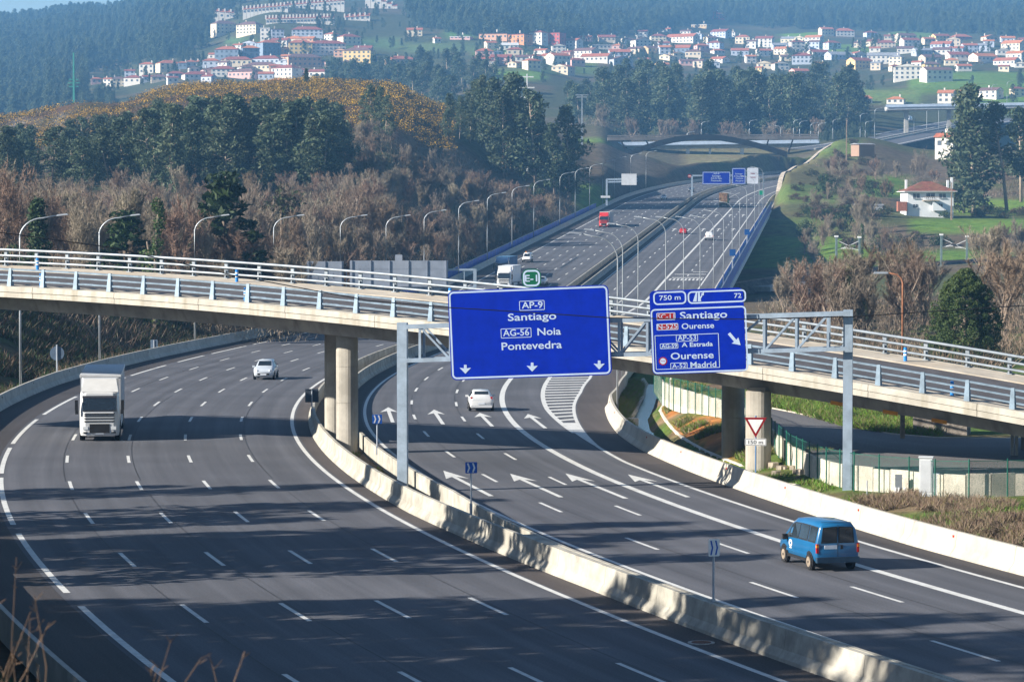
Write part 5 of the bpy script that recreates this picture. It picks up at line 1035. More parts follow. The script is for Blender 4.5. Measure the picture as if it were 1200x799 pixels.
# electricity cabinets, meter stubs, abutment, post
GRYC = mat('cabinet_grey', (.55, .57, .58), .6, .08, 2, dirt=(.42, .44, .46))
p = onz(1085, 584, .45); o = thing('electric_cabinet', 'tall pale grey electric cabinet beside the panel wall at right', 'cabinet', p, R(-12)); hh = 40/F*p.y
MB().box((0, 0, .98), (.62, .45, 1.96)).build('tall_box', GRYC, o); MB().box((.47, .02, .70), (.34, .42, 1.05)).build('low_box', GRYC, o); MB().box((0, -.23, 1.1), (.5, .02, 1.5)).build('door', mat('cabinet_door', (.48, .5, .52), .55, .06, 2), o); MB().box((0, 0, 2.0), (.7, .52, .06)).build('lid', GRYC, o); MB().box((.1, 0, -.1), (1.1, .6, .3)).build('plinth', DCON, o)
p = onz(1053, 583, .4); o = thing('meter_box', 'small dark grey meter box on white pipes left of the tall cabinet', 'meter box', p, R(-8)); MB().box((0, .05, .72), (.34, .2, .8)).build('box', mat('meter_grey', (.16, .18, .2), .5, .1, 3), o)
for dx in (-.14, .02, .3): MB().tube([(dx, -.1, -.2), (dx, -.1, .5)], .06, 8).build('pipe', WHT, o)
p = onz(1016, 586, .3); tag(MB().tube([(p.x, p.y, 0), (p.x, p.y, 1.25)], .03, 6).build('thin_post', POLE), 'thin grey stake standing right of the gantry post', 'post')
p = onz(1170, 548, .9); ab = thing('abutment', 'low concrete abutment under the right end of the overpass', 'abutment', (p.x, p.y, .5)); q = onz(1192, 530, 1.0); zt = 1.75
MB().box((q.x+2.5-p.x, q.y+2-p.y, .7), (3.4, 2.4, 2.2), rz=-.4).build('block', GIR, ab)
for px in (1186, 1191): qq = onz(px, 533, 1.0); MB().box((qq.x-p.x, qq.y-p.y, .9), (.16, .16, 1.6)).build('prop', GRYC, ab)
p = onz(1057.5, 512, 1.2); tag(MB().box((p.x, p.y, 2.1), (.25, .22, 2.6)).build('wooden_post', mat('old_timber', (.30, .22, .15), .9, .2, 3)), 'short wooden post at the edge of the grass behind the service road', 'post')
p = onz(1108, 510, 1.1); tag(MB().box((p.x, p.y+1.5, 1.9), (3.2, 1.5, 1.9), rz=-.3).build('stone_wall', mat('mossy_stone', (.24, .21, .18), .95, .3, 1.5, bump=.6, bscale=4)), 'short stone wall under the overpass near its right end', 'wall')
p = onz(926, 578, .1); o = tag(MB().tube([(p.x-.4, p.y+.8, .18), (p.x+.3, p.y-.2, .18)], .42, 14).build('drain_pipe', DCON), 'short concrete drain pipe lying behind the barrier by the pier', 'pipe')
STONE = mat('rubble', (.34, .29, .23), .95, .3, 2, bump=.5, bscale=6); rg = random.Random(9)
for k in range(26):
    px = rg.uniform(905, 985); py = rg.uniform(548, 584); 
    if px > 945 and py < 565: continue
    p = onz(px, py, .15); r_ = rg.uniform(.12, .38); mb = MB(); n_ = 7
    ring = [(p.x+r_*rg.uniform(.7, 1.2)*math.cos(6.28*i/n_), p.y+r_*rg.uniform(.7, 1.2)*math.sin(6.28*i/n_)) for i in range(n_)]; zb = gz(p.x, p.y)
    mb.prism(ring, zb-.1, zb+r_*rg.uniform(.5, .9)); tag(mb.build('boulder', STONE), 'rough tan stone lying on the bare ground between pier and gantry post', 'stone', 'stones lying behind the barrier by the pier')
for pts_, lab in ((((1000, 590), (1020, 591), (1046, 602), (1042, 606), (1012, 600), (995, 594)), 'pale concrete gutter slab between the barrier and the weeds at right'), (((960, 581), (985, 583), (1000, 588), (990, 592), (966, 587)), 'pale concrete drain slab left of the gantry foot')):
    mb = MB(); q = [onz(a, b, .2) for a, b in pts_]; mb.prism([(v.x, v.y) for v in q], -.2, .24); tag(mb.build('drain_slab', DCON), lab, 'slab')
# pale wire fence along the top of the left bank
FB = thing('bank_fence', 'pale panel fence along the top of the left bank, seen under the overpass', 'fence', P(110, -30)); PAL = mat('pale_fence', (.38, .42, .46), .7, .15, 1)
for s in np.arange(70, 330, 3.0):
    a = P(s, -28.5+2*math.sin(s*.05)); b = P(s+2.95, -28.5+2*math.sin((s+3)*.05)); a.z = gz(a.x, a.y); b.z = gz(b.x, b.y); a -= FB.location; b -= FB.location
    if s % 9 < 6: MB().add([(a.x, a.y, a.z-.2), (b.x, b.y, b.z-.2), (b.x, b.y, b.z+1.2), (a.x, a.y, a.z+1.2), (a.x, a.y+.05, a.z-.2), (b.x, b.y+.05, b.z-.2), (b.x, b.y+.05, b.z+1.2), (a.x, a.y+.05, a.z+1.2)], [(0, 1, 2, 3), (7, 6, 5, 4), (3, 2, 6, 7), (0, 3, 7, 4), (1, 5, 6, 2)]).build('panel', PAL, FB)
    MB().box((a.x, a.y, a.z+.6), (.09, .09, 1.7)).build('post', PAL, FB)
# ================================================================== railway in the valley
RB1 = mat('ballast', (.085, .075, .07), .95, .3, 1.0, bump=.5, bscale=5); RSTL = mat('rail_steel', (.20, .15, .13), .5, .2, 2, metal=.4)
rp_ = [(700, 352, 585), (820, 338, 612), (900, 326, 632), (1000, 316, 655), (1100, 308, 675), (1200, 301, 695), (1330, 293, 720)]
RP = [at(*a) for a in rp_]
for p in RP: p.z = max(p.z, gz(p.x, p.y)+.6)
mb = MB(); mb.sweep([[p+Vector((0, -6.5, -2.5)), p+Vector((0, 6.5, -2.5)), p+Vector((0, 4.2, 0)), p+Vector((0, -4.2, 0))] for p in RP]); rw = mb.build('railway_bed', RB1); rw['kind'] = 'structure'
for dy in (-2.9, -1.4, 1.4, 2.9):
    mb = MB(); mb.sweep([[p+Vector((0, dy-.04, .0)), p+Vector((0, dy+.04, .0)), p+Vector((0, dy+.04, .18)), p+Vector((0, dy-.04, .18))] for p in RP]); mb.build('rail', RSTL, rw)
a, b = at(880, 334, 622), at(945, 328, 636); o = thing('railway_bridge', 'low concrete railway underbridge in the shade right of the viaduct', 'bridge', (a.x, a.y, a.z-3)); MB().bar(Vector((0, 0, 2.2)), b-a+Vector((0, 0, 2.2)), 10, 1.0).build('deck', VC, o); MB().box((b.x-a.x+.5, 0, .5), (3, 9, 4.2)).build('abutment', VW, o)
CAT = mat('catenary_steel', (.16, .22, .22), .6, .15, 1, metal=.2)
for i, (px, yb, yt, D, sd, lab) in enumerate(((980, 316, 277, 640, 1, 'leftmost of four railway catenary masts, beside the green field'), (1007, 315, 278, 655, -1, 'second railway catenary mast from the left, beside the green field'), (1103, 311, 275, 665, 1, 'third railway catenary mast from the left, below the white house'), (1133, 309, 277, 680, -1, 'rightmost of four railway catenary masts, below the white house'))):
    a = at(px, yb, D); b = at(px, yt, D); o = thing('catenary_mast', lab, 'mast', (a.x, a.y, min(a.z, gz(a.x, a.y))), group='railway masts'); h = b.z-o.location.z
    MB().box((0, 0, h/2), (.45, .45, h)).build('mast', CAT, o); MB().bar((0, 0, h-.8), (sd*2.4, 0, h-1.9), .12, .12).build('bracket', WHT, o); MB().bar((0, 0, h-2.9), (sd*2.2, 0, h-2.2), .1, .1).build('bracket', WHT, o); MB().bar((sd*1.0, 0, h-2.6), (sd*2.6, 0, h-2.5), .12, .14).build('insulator', WHT, o); MB().box((0, 0, h), (.8, .5, .35)).build('cap', WHT, o)
# ================================================================== distant motorway on the right and its bridge
DR = [(960, 176, 1290), (1000, 171, 1340), (1040, 163, 1420), (1080, 155, 1500), (1120, 147, 1580), (1160, 140, 1680), (1230, 130, 1820)]
mb = MB(); V_ = []; UVs = []
for px, py, D in DR:
    for k, dd in enumerate((-16, -8, 0, 8, 16)):
        p = at(px, py, D); q = Vector((p.x-dd*.75, p.y+dd*1.9, p.z+dd*.085)); mb.v.append(tuple(q)); UVs.append((dd, D))
for i in range(len(DR)-1):
    for k in range(4): mb.f.append((i*5+k, i*5+k+1, (i+1)*5+k+1, (i+1)*5+k)); mb.mi.append(0)
me = mb.mesh('distant_motorway', A_ROAD); ul = me.uv_layers.new(name='UVMap'); idx = np.empty(len(me.loops), np.int32); me.loops.foreach_get('vertex_index', idx); ul.data.foreach_set('uv', np.array(UVs, np.float32)[idx].ravel()); dm = link('distant_motorway', me); dm['kind'] = 'structure'
for dd in (-14, -2, 2, 14): 
    mb = MB(); mb.sweep([[at(px, py, D)+Vector((-dd*.75, dd*1.9, dd*.085+z)) +Vector((w, 0, 0)) for w, z in ((-.4, .05), (.4, .05), (.4, .75 if abs(dd) == 2 else .1), (-.4, .75 if abs(dd) == 2 else .1))] for px, py, D in DR]); mb.build('edge_line' if abs(dd) > 2 else 'median_barrier', WHITE if abs(dd) > 2 else CONC, dm)
b0 = at(1040, 127, 1480); o = thing('road_bridge', 'pale flyover with railings crossing the distant motorway at right', 'bridge', b0)
def K3(px, py, dd=0): return at(px, py, 1480+dd)-b0
PD_ = mat('flyover_pale', (.50, .52, .54), .7, .1, .3)
MB().bar(K3(1038, 127.3), K3(1215, 124.5), 9, 1.6).build('deck', PD_, o); MB().bar(K3(1038, 124.4, -5), K3(1215, 121.6, -5), .2, 1.3).build('railing', MATS['pale_blue_railing'], o); MB().bar(K3(1038, 129.2), K3(1215, 126.5), 6, .9).build('girder', VC, o)
for px in (1062, 1112, 1150): q = K3(px, 128); MB().box((q.x, 0, q.z-6), (2, 2, 12)).build('column', VC, o)
p = at(1064.5, 143, 1560); van('white lorry cab leaving the shade under the distant flyover', PW, p, R(160), name='distant_van', glazed=False, sc=1.6)
# far lamps
k = 0
for px, yt, yb, D, sd in ((937, 142, 158, 1300, 1), (950, 145, 160, 1310, 1), (959, 144, 160, 1320, 1), (976, 139, 158, 1330, 1), (1008, 133, 164, 1360, 1), (1014, 141, 160, 1370, 1), (1025, 128, 160, 1380, 1), (1086, 122, 157, 1500, -1), (1100, 122, 152, 1520, -1), (1180, 95, 122, 1700, 1), (1162, 100, 124, 1700, 1), (822, 143, 156, 1290, 1), (878, 141, 157, 1300, 1), (930, 140, 156, 1320, 1), (805, 154, 160, 1280, 1), (1071, 134, 160, 1480, -1), (915, 148, 158, 1300, -1)):
    a = at(px, yb, D); b = at(px, yt, D); lamp(a-Vector((0, 0, 2)), round(b.z-a.z+2), 2.6, 1.6, sd, 'thin distant street lamp beyond the arch bridge', 'distant street lamps beyond the arch bridge', 0, .2)
# lattice masts and poles
def mast(px, yb, yt, D, lab, m, w=1.0, arms=()):
    a = at(px, yb, D); b = at(px, yt, D); zb = min(a.z, gz(a.x, a.y)); o = thing('mast', lab, 'mast', (a.x, a.y, zb)); h = b.z-zb
    MB().box((0, 0, h/2), (w, w, h), taper=(.5, .5)).build('shaft', m, o)
    for f_, l_ in arms: MB().box((0, 0, h*f_), (l_, .35, .35)).build('cross_arm', m, o)
    return o
mast(617.5, 140, 87, 900, 'white power pylon with three cross-arms among the eucalyptus clump', VW, .7, ((.97, 4), (.86, 4.5), (.76, 4.5)))
mast(682, 150, 111, 1150, 'slim grey floodlight mast right of the eucalyptus clump', STL, .8, ((.99, 5), (.95, 4)))
mast(86.5, 115, 62, 1250, 'green telecom mast with antennas behind the gorse hill at left', mat('mast_green', (.05, .26, .22), .6, .1, 1), 1.1, ((.7, 4), (.66, 5), (.62, 4)))
for px, yb, yt, D, lab in ((992, 166, 139, 1080, 'bare wooden pole on the green mound beyond the viaduct'), (1115, 247, 214, 830, 'wooden pole standing right of the white house')):
    mast(px, yb, yt, D, lab, mat('pole_wood', (.28, .2, .15), .9, .15, 1), .45)
# stone-edged top of the cutting beside the far road
mb = MB(); EDG = [P(s_, 38.4) for s_ in np.arange(815, 1110, 8)]
for e_ in EDG: e_.z = gz(e_.x, e_.y)
mb.sweep([[e_+Vector(v) for v in ((-1.3, 0, -4), (1.0, 0, -4), (.6, 0, .7), (-.9, 0, .3))] for e_ in EDG]); tag(mb.build('retaining_wall', mat('pale_stone', (.44, .38, .31), .9, .25, .6, bump=.5, bscale=2)), 'pale stone retaining wall at the edge of the grassy mound by the far road', 'wall')
# power cable crossing in front of the signs
ca = [(-120, 252), (0, 272.5), (130, 290), (275, 323), (430, 352), (520, 360), (620, 366), (717, 372.5), (800, 373.6), (875, 374), (1000, 371), (1200, 358), (1330, 346)]
mb = MB(); mb.tube([at(px, py, 118+.006*px) for px, py in ca], .022, 5); tag(mb.build('power_cable', mat('cable_black', (.015, .015, .02), .6, .1, 3)), 'thin black power cable sagging across the picture in front of the signs', 'cable')
# ================================================================== vegetation
def quads_mesh(name, C, S, rng, mats, flat=0.0, aspect=1.0, N=None, shape='q'):
    """one small leaf-clump face per row of C, size S, random orientation"""
    n = len(C); a = rng.normal(size=(n, 3)); 
    if N is not None: a = a*(1-flat)+N*flat*1.6
    a /= np.linalg.norm(a, axis=1)[:, None]; b = np.cross(a, rng.normal(size=(n, 3))); b /= np.linalg.norm(b, axis=1)[:, None]+1e-9; c = np.cross(a, b)
    S = np.asarray(S)[:, None]; b = b*S*.5*aspect; c = c*S*.5
    if shape == 'q': V = np.stack([C-b*1.0, C-c*.55+b*.1, C+b*1.0, C+c*.6], 1).reshape(-1, 3); k = 4
    else: V = np.stack([C-b-c*.1, C+b, C+c*.3], 1).reshape(-1, 3); k = 3
    me = bpy.data.meshes.new(name); me.vertices.add(len(V)); me.vertices.foreach_set('co', V.astype(np.float32).ravel()); me.loops.add(n*k); me.loops.foreach_set('vertex_index', np.arange(n*k, dtype=np.int32)); me.polygons.add(n); me.polygons.foreach_set('loop_start', np.arange(n, dtype=np.int32)*k)
    for m in mats: me.materials.append(m)
    if len(mats) > 1: me.polygons.foreach_set('material_index', rng.integers(0, len(mats), n).astype(np.int32))
    me.update(); me.validate(); return me
def ell(rng, c, r, n, shell=.35):
    d = rng.normal(size=(n, 3)); d /= np.linalg.norm(d, axis=1)[:, None]; t = (shell+(1-shell)*rng.random(n))**.6
    return np.array(c)+d*t[:, None]*np.array(r), d
L_EU = [leafmat('eucalyptus_leaf', (.070, .100, .052), (.036, .060, .038)), leafmat('eucalyptus_leaf_light', (.105, .125, .065), (.06, .085, .045))]
L_PI = [leafmat('pine_needles', (.050, .085, .025), (.020, .042, .018)), leafmat('pine_needles_dark', (.035, .06, .022), (.016, .034, .015))]
L_CO = [leafmat('cypress_green', (.060, .088, .020), (.022, .045, .013), .15), leafmat('cypress_olive', (.085, .10, .022), (.03, .055, .014), .15)]
L_IV = [leafmat('ivy_leaf', (.11, .16, .045), (.05, .09, .025)), leafmat('ivy_leaf_dark', (.04, .075, .02), (.025, .05, .018))]
L_SH = [leafmat('shrub_leaf', (.07, .085, .035), (.035, .05, .02)), leafmat('shrub_brown', (.12, .085, .055), (.065, .05, .035))]
TWG = [mat('twig_brown', (.255, .18, .125), .9, .2, .5, col2=(.155, .11, .08), rnd=.25), mat('twig_grey', (.285, .235, .175), .9, .2, .5, col2=(.18, .15, .115), rnd=.25)]
BRK = mat('bark', (.28, .22, .17), .95, .25, 1.0, col2=(.16, .125, .10)); BRE = mat('eucalyptus_bark', (.42, .34, .27), .9, .25, .6, col2=(.24, .18, .14))
def euc(seed, h=21.0, lo=.25, n=26, per=95, w=.2):
    rng = np.random.default_rng(seed); mb = MB(); lean = rng.normal(0, .04, 2)*h; top = Vector((lean[0], lean[1], h*.9))
    mb.tube([(0, 0, -1), (lean[0]*.3, lean[1]*.3, h*.35), (lean[0]*.7, lean[1]*.7, h*.68), tuple(top)], [h*.016, h*.012, h*.008, h*.003], 6); cs = []; ds = []; ss = []
    for k in range(n):
        t = lo+(1-lo)*(k+.5)/n; z = h*t; ang = rng.uniform(0, 6.28); prof = math.sin(min(1, (1.04-t)/(1-lo)*1.25)*math.pi*.55)
        rad = h*w*prof*rng.uniform(.25, 1.05); c = np.array([lean[0]*t+math.cos(ang)*rad, lean[1]*t+math.sin(ang)*rad, z]); r = h*rng.uniform(.05, .095)*(.7+.5*prof)
        mb.tube([(lean[0]*t*.9, lean[1]*t*.9, z-h*.06), tuple(c)], [h*.005, h*.0015], 4, cap=False)
        q, d = ell(rng, c, (r*1.15, r*1.15, r*.9), per); cs.append(q); ds.append(d); ss.append(rng.uniform(.020, .044, per)*h)
    return mb.mesh('trunk', BRE, True), quads_mesh('crown', np.concatenate(cs), np.concatenate(ss), rng, L_EU, .4, 1.25, np.concatenate(ds))
def pine(seed, h=13.0, w=.26, n=30, per=60):
    rng = np.random.default_rng(seed); mb = MB(); mb.tube([(0, 0, -1), (0, 0, h*.6), (.1, 0, h*.95)], [h*.018, h*.012, h*.003], 6); cs = []; ds = []; ss = []
    for k in range(n):
        t = .2+.8*(k+.5)/n; ang = k*2.4+rng.normal(0, .3); rad = h*w*(1.05-t)**.8*rng.uniform(.3, 1.1); c = np.array([math.cos(ang)*rad, math.sin(ang)*rad, h*t]); r = h*rng.uniform(.05, .085)
        mb.tube([(0, 0, h*t-.4), tuple(c)], [h*.006, h*.002], 4, cap=False); q, d = ell(rng, c, (r*1.3, r*1.3, r*.6), per); cs.append(q); ds.append(d); ss.append(rng.uniform(.03, .06, per)*h)
    return mb.mesh('trunk', BRK, True), quads_mesh('crown', np.concatenate(cs), np.concatenate(ss), rng, L_PI, .3, 1.3, np.concatenate(ds))
def bare(seed, h=10.0, spread=.42, twigs=7000, tm=None):
    rng = np.random.default_rng(seed); rg = random.Random(seed); mb = MB(); tips = []
    def br(p, d, L, r, lev):
        q = p+d*L; mb.tube([p, p.lerp(q, .5)+Vector((rg.uniform(-.05, .05)*L, rg.uniform(-.05, .05)*L, 0)), q], [r, r*.8, r*.55], 5 if lev < 2 else 3, cap=False); tips.append((p, q, lev))
        if lev >= 4: return
        for k in range(rg.randint(2, 3) if lev else rg.randint(3, 4)):
            a = rg.uniform(0, 6.28); tilt = rg.uniform(.4, 1.2)*spread*2; e = Vector((math.cos(a)*tilt, math.sin(a)*tilt, 1)).normalized(); nd = (d*.5+e*.8).normalized(); nd.z = max(nd.z, -.02); f = rg.uniform(.3, 1.0); br(p.lerp(q, f), nd.normalized(), L*rg.uniform(.6, .82), r*.55*(1.15-f*.3), lev+1)
    for k in range(rg.randint(1, 3)):
        a = rg.uniform(0, 6.28); br(Vector((math.cos(a)*.3, math.sin(a)*.3, -.5)), Vector((math.cos(a)*.22, math.sin(a)*.22, 1)).normalized(), h*rg.uniform(.22, .34), h*.013, 0)
    zmax = max(t[1].z for t in tips); fz = h*.93/zmax
    for v in range(len(mb.v)): x, y, z = mb.v[v]; mb.v[v] = (x*fz*1.05, y*fz*1.05, z*fz)
    seg = [t for t in tips if t[2] >= 2]; A_ = np.array([t[0][:] for t in seg])*fz; B_ = np.array([t[1][:] for t in seg])*fz; i = rng.integers(0, len(seg), twigs); f = rng.uniform(.1, 1.05, twigs)[:, None]; st = A_[i]+(B_[i]-A_[i])*f
    low = rng.random(twigs) < .16; st[low] = np.stack([rng.normal(0, .16*h, low.sum()), rng.normal(0, .16*h, low.sum()), rng.uniform(0, .3*h, low.sum())], 1)
    dr = (B_[i]-A_[i]); dr /= np.linalg.norm(dr, axis=1)[:, None]; dr = dr+rng.normal(0, .6, (twigs, 3)); dr[:, 2] += .3; dr /= np.linalg.norm(dr, axis=1)[:, None]; Ln = rng.uniform(.03, .085, twigs)[:, None]*h
    sd = np.cross(dr, rng.normal(size=(twigs, 3))); sd /= np.linalg.norm(sd, axis=1)[:, None]; wd = rng.uniform(.0011, .0027, twigs)[:, None]*h
    V = np.stack([st-sd*wd, st+sd*wd, st+dr*Ln], 1).reshape(-1, 3); me = bpy.data.meshes.new('crown'); n = twigs
    me.vertices.add(n*3); me.vertices.foreach_set('co', V.astype(np.float32).ravel()); me.loops.add(n*3); me.loops.foreach_set('vertex_index', np.arange(n*3, dtype=np.int32)); me.polygons.add(n); me.polygons.foreach_set('loop_start', np.arange(n, dtype=np.int32)*3); me.materials.append(tm or TWG[seed % 2]); me.update()
    return mb.mesh('trunk', tm or BRK, False), me
def bush(seed, n=16, per=46, mats=None, h=1.0, tall=.8):
    rng = np.random.default_rng(seed); cs = []; ds = []; ss = []
    for k in range(n):
        a = rng.uniform(0, 6.28); r = rng.uniform(0, .75); c = (math.cos(a)*r, math.sin(a)*r, rng.uniform(.15, tall)*(1.15-r*.7)); rr = rng.uniform(.18, .36); q, d = ell(rng, c, (rr, rr, rr*.85), per); cs.append(q); ds.append(d); ss.append(rng.uniform(.07, .16, per))
    return quads_mesh('foliage', np.concatenate(cs), np.concatenate(ss), rng, mats or L_SH, .4, 1.2, np.concatenate(ds))
EU = [euc(11, lo=.1, n=32), euc(12, w=.17, lo=.15, n=30), euc(13, lo=.3, w=.22), euc(14, lo=.06, n=34, w=.16), euc(15, lo=.12, n=30, w=.23)]
PI = [pine(21), pine(22, w=.2), pine(23, w=.32)]
BA = [bare(31), bare(32, spread=.5), bare(33, spread=.36), bare(34, spread=.55), bare(35, spread=.45)]
BU = [bush(41), bush(42, mats=[L_SH[0], L_IV[1]]), bush(43, mats=[L_SH[1], L_SH[1]]), bush(44, tall=1.1, mats=[L_SH[0], L_SH[1]])]
def tree(pair, p, h, h0, label, group=None, name='tree', cat='tree', rz=None, sx=1.0):
    k = h/h0; o = thing(name, label, cat, p, random.uniform(0, 6.28) if rz is None else rz, group, (k*sx, k*sx, k)); link('trunk', pair[0], o); link('crown', pair[1], o); return o
def shrub(p, r, label, group=None, k=None, hz=1.0, name='shrub', cat='shrub'):
    o = thing(name, label, cat, p, random.uniform(0, 6.28), group, (r, r, r*hz)); link('foliage', BU[random.randrange(4) if k is None else k], o); return o
def pd(px, D, dz=0.0): x = (px-600)/F*D; return Vector((x, D, gz(x, D)+dz))
def pdy(px, py_top, D): return at(px, py_top, D).z
rg = random.Random(77); MASS = {}
def bare_or_mass(cnt, limit, key, p, h, label, group):
    if cnt < limit: tree(BA[rg.randrange(5)], p, h, 10, label, group, 'bare_tree', sx=rg.uniform(1.1, 1.5))
    else: MASS.setdefault(key, []).append((p, h/10*1.15))
# eucalyptus wood on the flank of the gorse hill
for k in range(120):
    px = rg.uniform(-20, 400); D = rg.uniform(640, 800); p = pd(px, D); ytop = np.interp(px, [-20, 30, 60, 85, 120, 180, 260, 330, 390], [150, 150, 142, 165, 140, 118, 108, 112, 116])+rg.uniform(0, 34)
    h = max(12, min(27, pdy(px, ytop, D)-p.z)); tree(EU[rg.randrange(5)], p, h, 21, 'dark eucalyptus in the wood on the flank of the gorse hill', 'eucalyptus wood on the gorse hill', 'eucalyptus_tree', sx=rg.uniform(1.15, 1.5))
for k in range(26):
    px = rg.uniform(522, 668); D = rg.uniform(870, 960); p = pd(px, D); ytop = np.interp(px, [522, 545, 570, 600, 630, 660, 682], [118, 100, 88, 92, 100, 118, 140])+rg.uniform(-6, 42)
    h = max(9, min(30, pdy(px, ytop, D)-p.z))
    tree(EU[rg.randrange(5)], p, h, 21, 'tall eucalyptus in the dense clump right of the gorse', 'eucalyptus clump right of the gorse', 'eucalyptus_tree', sx=rg.uniform(.85, 1.15))
for px, ytop, D, h in ((436, 100, 830, 0), (444, 103, 835, 0), (452, 112, 820, 0)):
    p = pd(px, D); tree(EU[rg.randrange(5)], p, pdy(px, ytop, D)-p.z, 21, 'eucalyptus in the small cluster standing in front of the gorse', 'small eucalyptus cluster before the gorse', 'eucalyptus_tree')
p = pd(359.5, 990); tree(PI[0], p, pdy(359, 81, 990)-p.z, 13, 'lone dark conifer on the crest of the gorse hill', name='conifer_tree')
# belt of tall trees below the village
for k in range(120):
    px = rg.uniform(664, 1010); D = rg.uniform(1480, 1760); p = pd(px, D); ytop = np.interp(px, [664, 700, 740, 790, 830, 870, 920, 950, 985, 1010], [98, 80, 72, 74, 74, 84, 88, 78, 74, 100])+rg.uniform(-4, 34)
    if 950 < px < 975 and ytop > 95: continue
    h = max(13, min(34, pdy(px, ytop, D)-p.z)); tree(EU[rg.randrange(5)], p, h, 21, 'tall dark tree in the belt between the arch bridge and the village', 'tree belt below the village', 'eucalyptus_tree', sx=1.25)
for k in range(26):
    px = rg.uniform(690, 1000); D = rg.uniform(1440, 1480); p = pd(px, D); tree(BA[rg.randrange(5)], p, rg.uniform(8, 13), 10, 'leafless tree along the foot of the tree belt', 'leafless trees below the tree belt', 'bare_tree', sx=1.2)
for k in range(95):
    px = rg.uniform(365, 600); D = rg.uniform(1650, 2080); p = pd(px, D); 
    h = rg.uniform(14, 24); ytop = toPix(p.x, p.y, p.z+h)[1]
    if ytop < np.interp(px, [365, 400, 450, 520, 560, 600], [66, 72, 60, 52, 62, 88]): continue
    tree(EU[rg.randrange(5)], p, h, 21, 'hazy tree on the slope below the apartment blocks', 'hazy trees below the apartment blocks', 'eucalyptus_tree', sx=1.3)
# leafless thicket behind the overpass
for k in range(230):
    px = rg.uniform(-15, 440); D = rg.uniform(335, 590) if px < 330 else rg.uniform(440, 640); p = pd(px, D); h = rg.uniform(8.5, 13.0); ytop = toPix(p.x, p.y, p.z+h)[1]
    lim = np.interp(px, [0, 60, 140, 200, 280, 400, 440], [196, 208, 226, 232, 224, 214, 205])
    if ytop < lim: h *= .62
    bare_or_mass(k, 100, 'thicket', p, h, 'leafless brown tree in the thicket behind the left half of the overpass', 'leafless thicket behind the overpass')
for k in range(300):
    px = rg.uniform(385, 705); D = rg.uniform(520, 830); p = pd(px, D); s_, l_ = toSL(p.x, p.y)
    if l_[0] > -17: continue
    h = min(rg.uniform(9, 13), max(6.5, (-10-l_[0])/2.05+float(roadz(p.x, p.y))-p.z))
    ytop = toPix(p.x, p.y, p.z+h)[1]
    if ytop < np.interp(px, [385, 450, 520, 600, 705], [198, 192, 200, 200, 205]): h *= .62
    bare_or_mass(k, 100, 'slope', p, h, 'leafless tree on the slope left of the viaduct', 'leafless trees left of the viaduct')
for k in range(190):
    px = rg.uniform(880, 1230); D = rg.uniform(690, 1080); p = pd(px, D); s_, l_ = toSL(p.x, p.y); qy = toPix(p.x, p.y, p.z)[1]
    if l_[0] < 48 or (1040 < px < 1130 and D < 900 and qy > 225) or (px > 1020 and 220 < qy < 298 and rg.random() < .93): continue
    if qy < np.interp(px, [900, 950, 1010, 1060, 1230], [230, 190, 185, 185, 190]): continue
    h = rg.uniform(6, 12) if px > 1010 else rg.uniform(4, 7); bare_or_mass(k, 110, 'hillside', p, h, 'leafless tree on the hillside around the white house at right', 'leafless trees on the right hillside')
for n_, (px, D, h, i) in enumerate(sorted(((950, 330, 8.5, 0), (968, 300, 9.5, 3), (985, 345, 10.5, 1), (1000, 290, 9.0, 2), (1015, 330, 10.5, 4), (1030, 300, 9.5, 0), (1045, 350, 11, 1), (1068, 330, 10, 3), (925, 390, 8, 2), (1185, 300, 11, 1), (1205, 330, 12, 4), (1170, 360, 11, 2), (1078, 390, 11, 4), (1190, 420, 12, 0)))):
    p = pd(px, D); tree(BA[i], p, h, 10, ordinal(n_)+' large leafless tree from the left, close behind the right half of the overpass', 'large leafless trees behind the right of the overpass', 'bare_tree', sx=1.3)
for k in range(46):
    z_ = rg.randrange(3); px, D = ((rg.uniform(0, 400), rg.uniform(330, 560)), (rg.uniform(400, 700), rg.uniform(520, 760)), (rg.uniform(930, 1210), rg.uniform(720, 960)))[z_]; p = pd(px, D); l_ = toSL(p.x, p.y)[1][0]
    if -17 < l_ < 46 or (1040 < px < 1130): continue
    w_ = ('in the thicket behind the overpass', 'on the slope left of the viaduct', 'on the right hillside')[z_]; r_ = rg.uniform(2.2, 4.2)
    shrub(p, r_, 'big evergreen bush among the leafless trees '+w_, 'evergreen bushes '+w_, k=rg.choice((0, 1, 1)), hz=rg.uniform(1.2, 1.9), name='evergreen_bush', cat='bush')
# single evergreens and ivy trees
def cypress():
    rng = np.random.default_rng(91); cs = []; ds = []; ss = []; PZ = [0, .06, .18, .35, .55, .72, .86, .95, 1]; PR = [.28, .40, .455, .435, .375, .30, .195, .10, .01]
    for k in range(640):
        z = .02+.97*rng.random()**.8; a = rng.uniform(0, 6.28); r = np.interp(z, PZ, PR)*rng.uniform(.45, 1.04); rr = rng.uniform(.035, .075)*(1.15-z*.5); q, d = ell(rng, (math.cos(a)*r, math.sin(a)*r, z), (rr*1.1, rr*1.1, rr*.85), 100, .5); cs.append(q); ds.append(d); ss.append(rng.uniform(.011, .026, 100))
    mb = MB().tube([(0, 0, -.05), (0, 0, .8)], [.03, .01], 8); return mb.mesh('trunk', BRK), quads_mesh('crown', np.concatenate(cs), np.concatenate(ss), rng, L_CO, .5, 1.1, np.concatenate(ds))
D = 262; p = pd(1131, D); zt = pdy(1130, 316, D); tree(cypress(), p, zt-p.z, 1, 'big dense dark green conifer behind the overpass at right', name='conifer_tree', sx=.93)
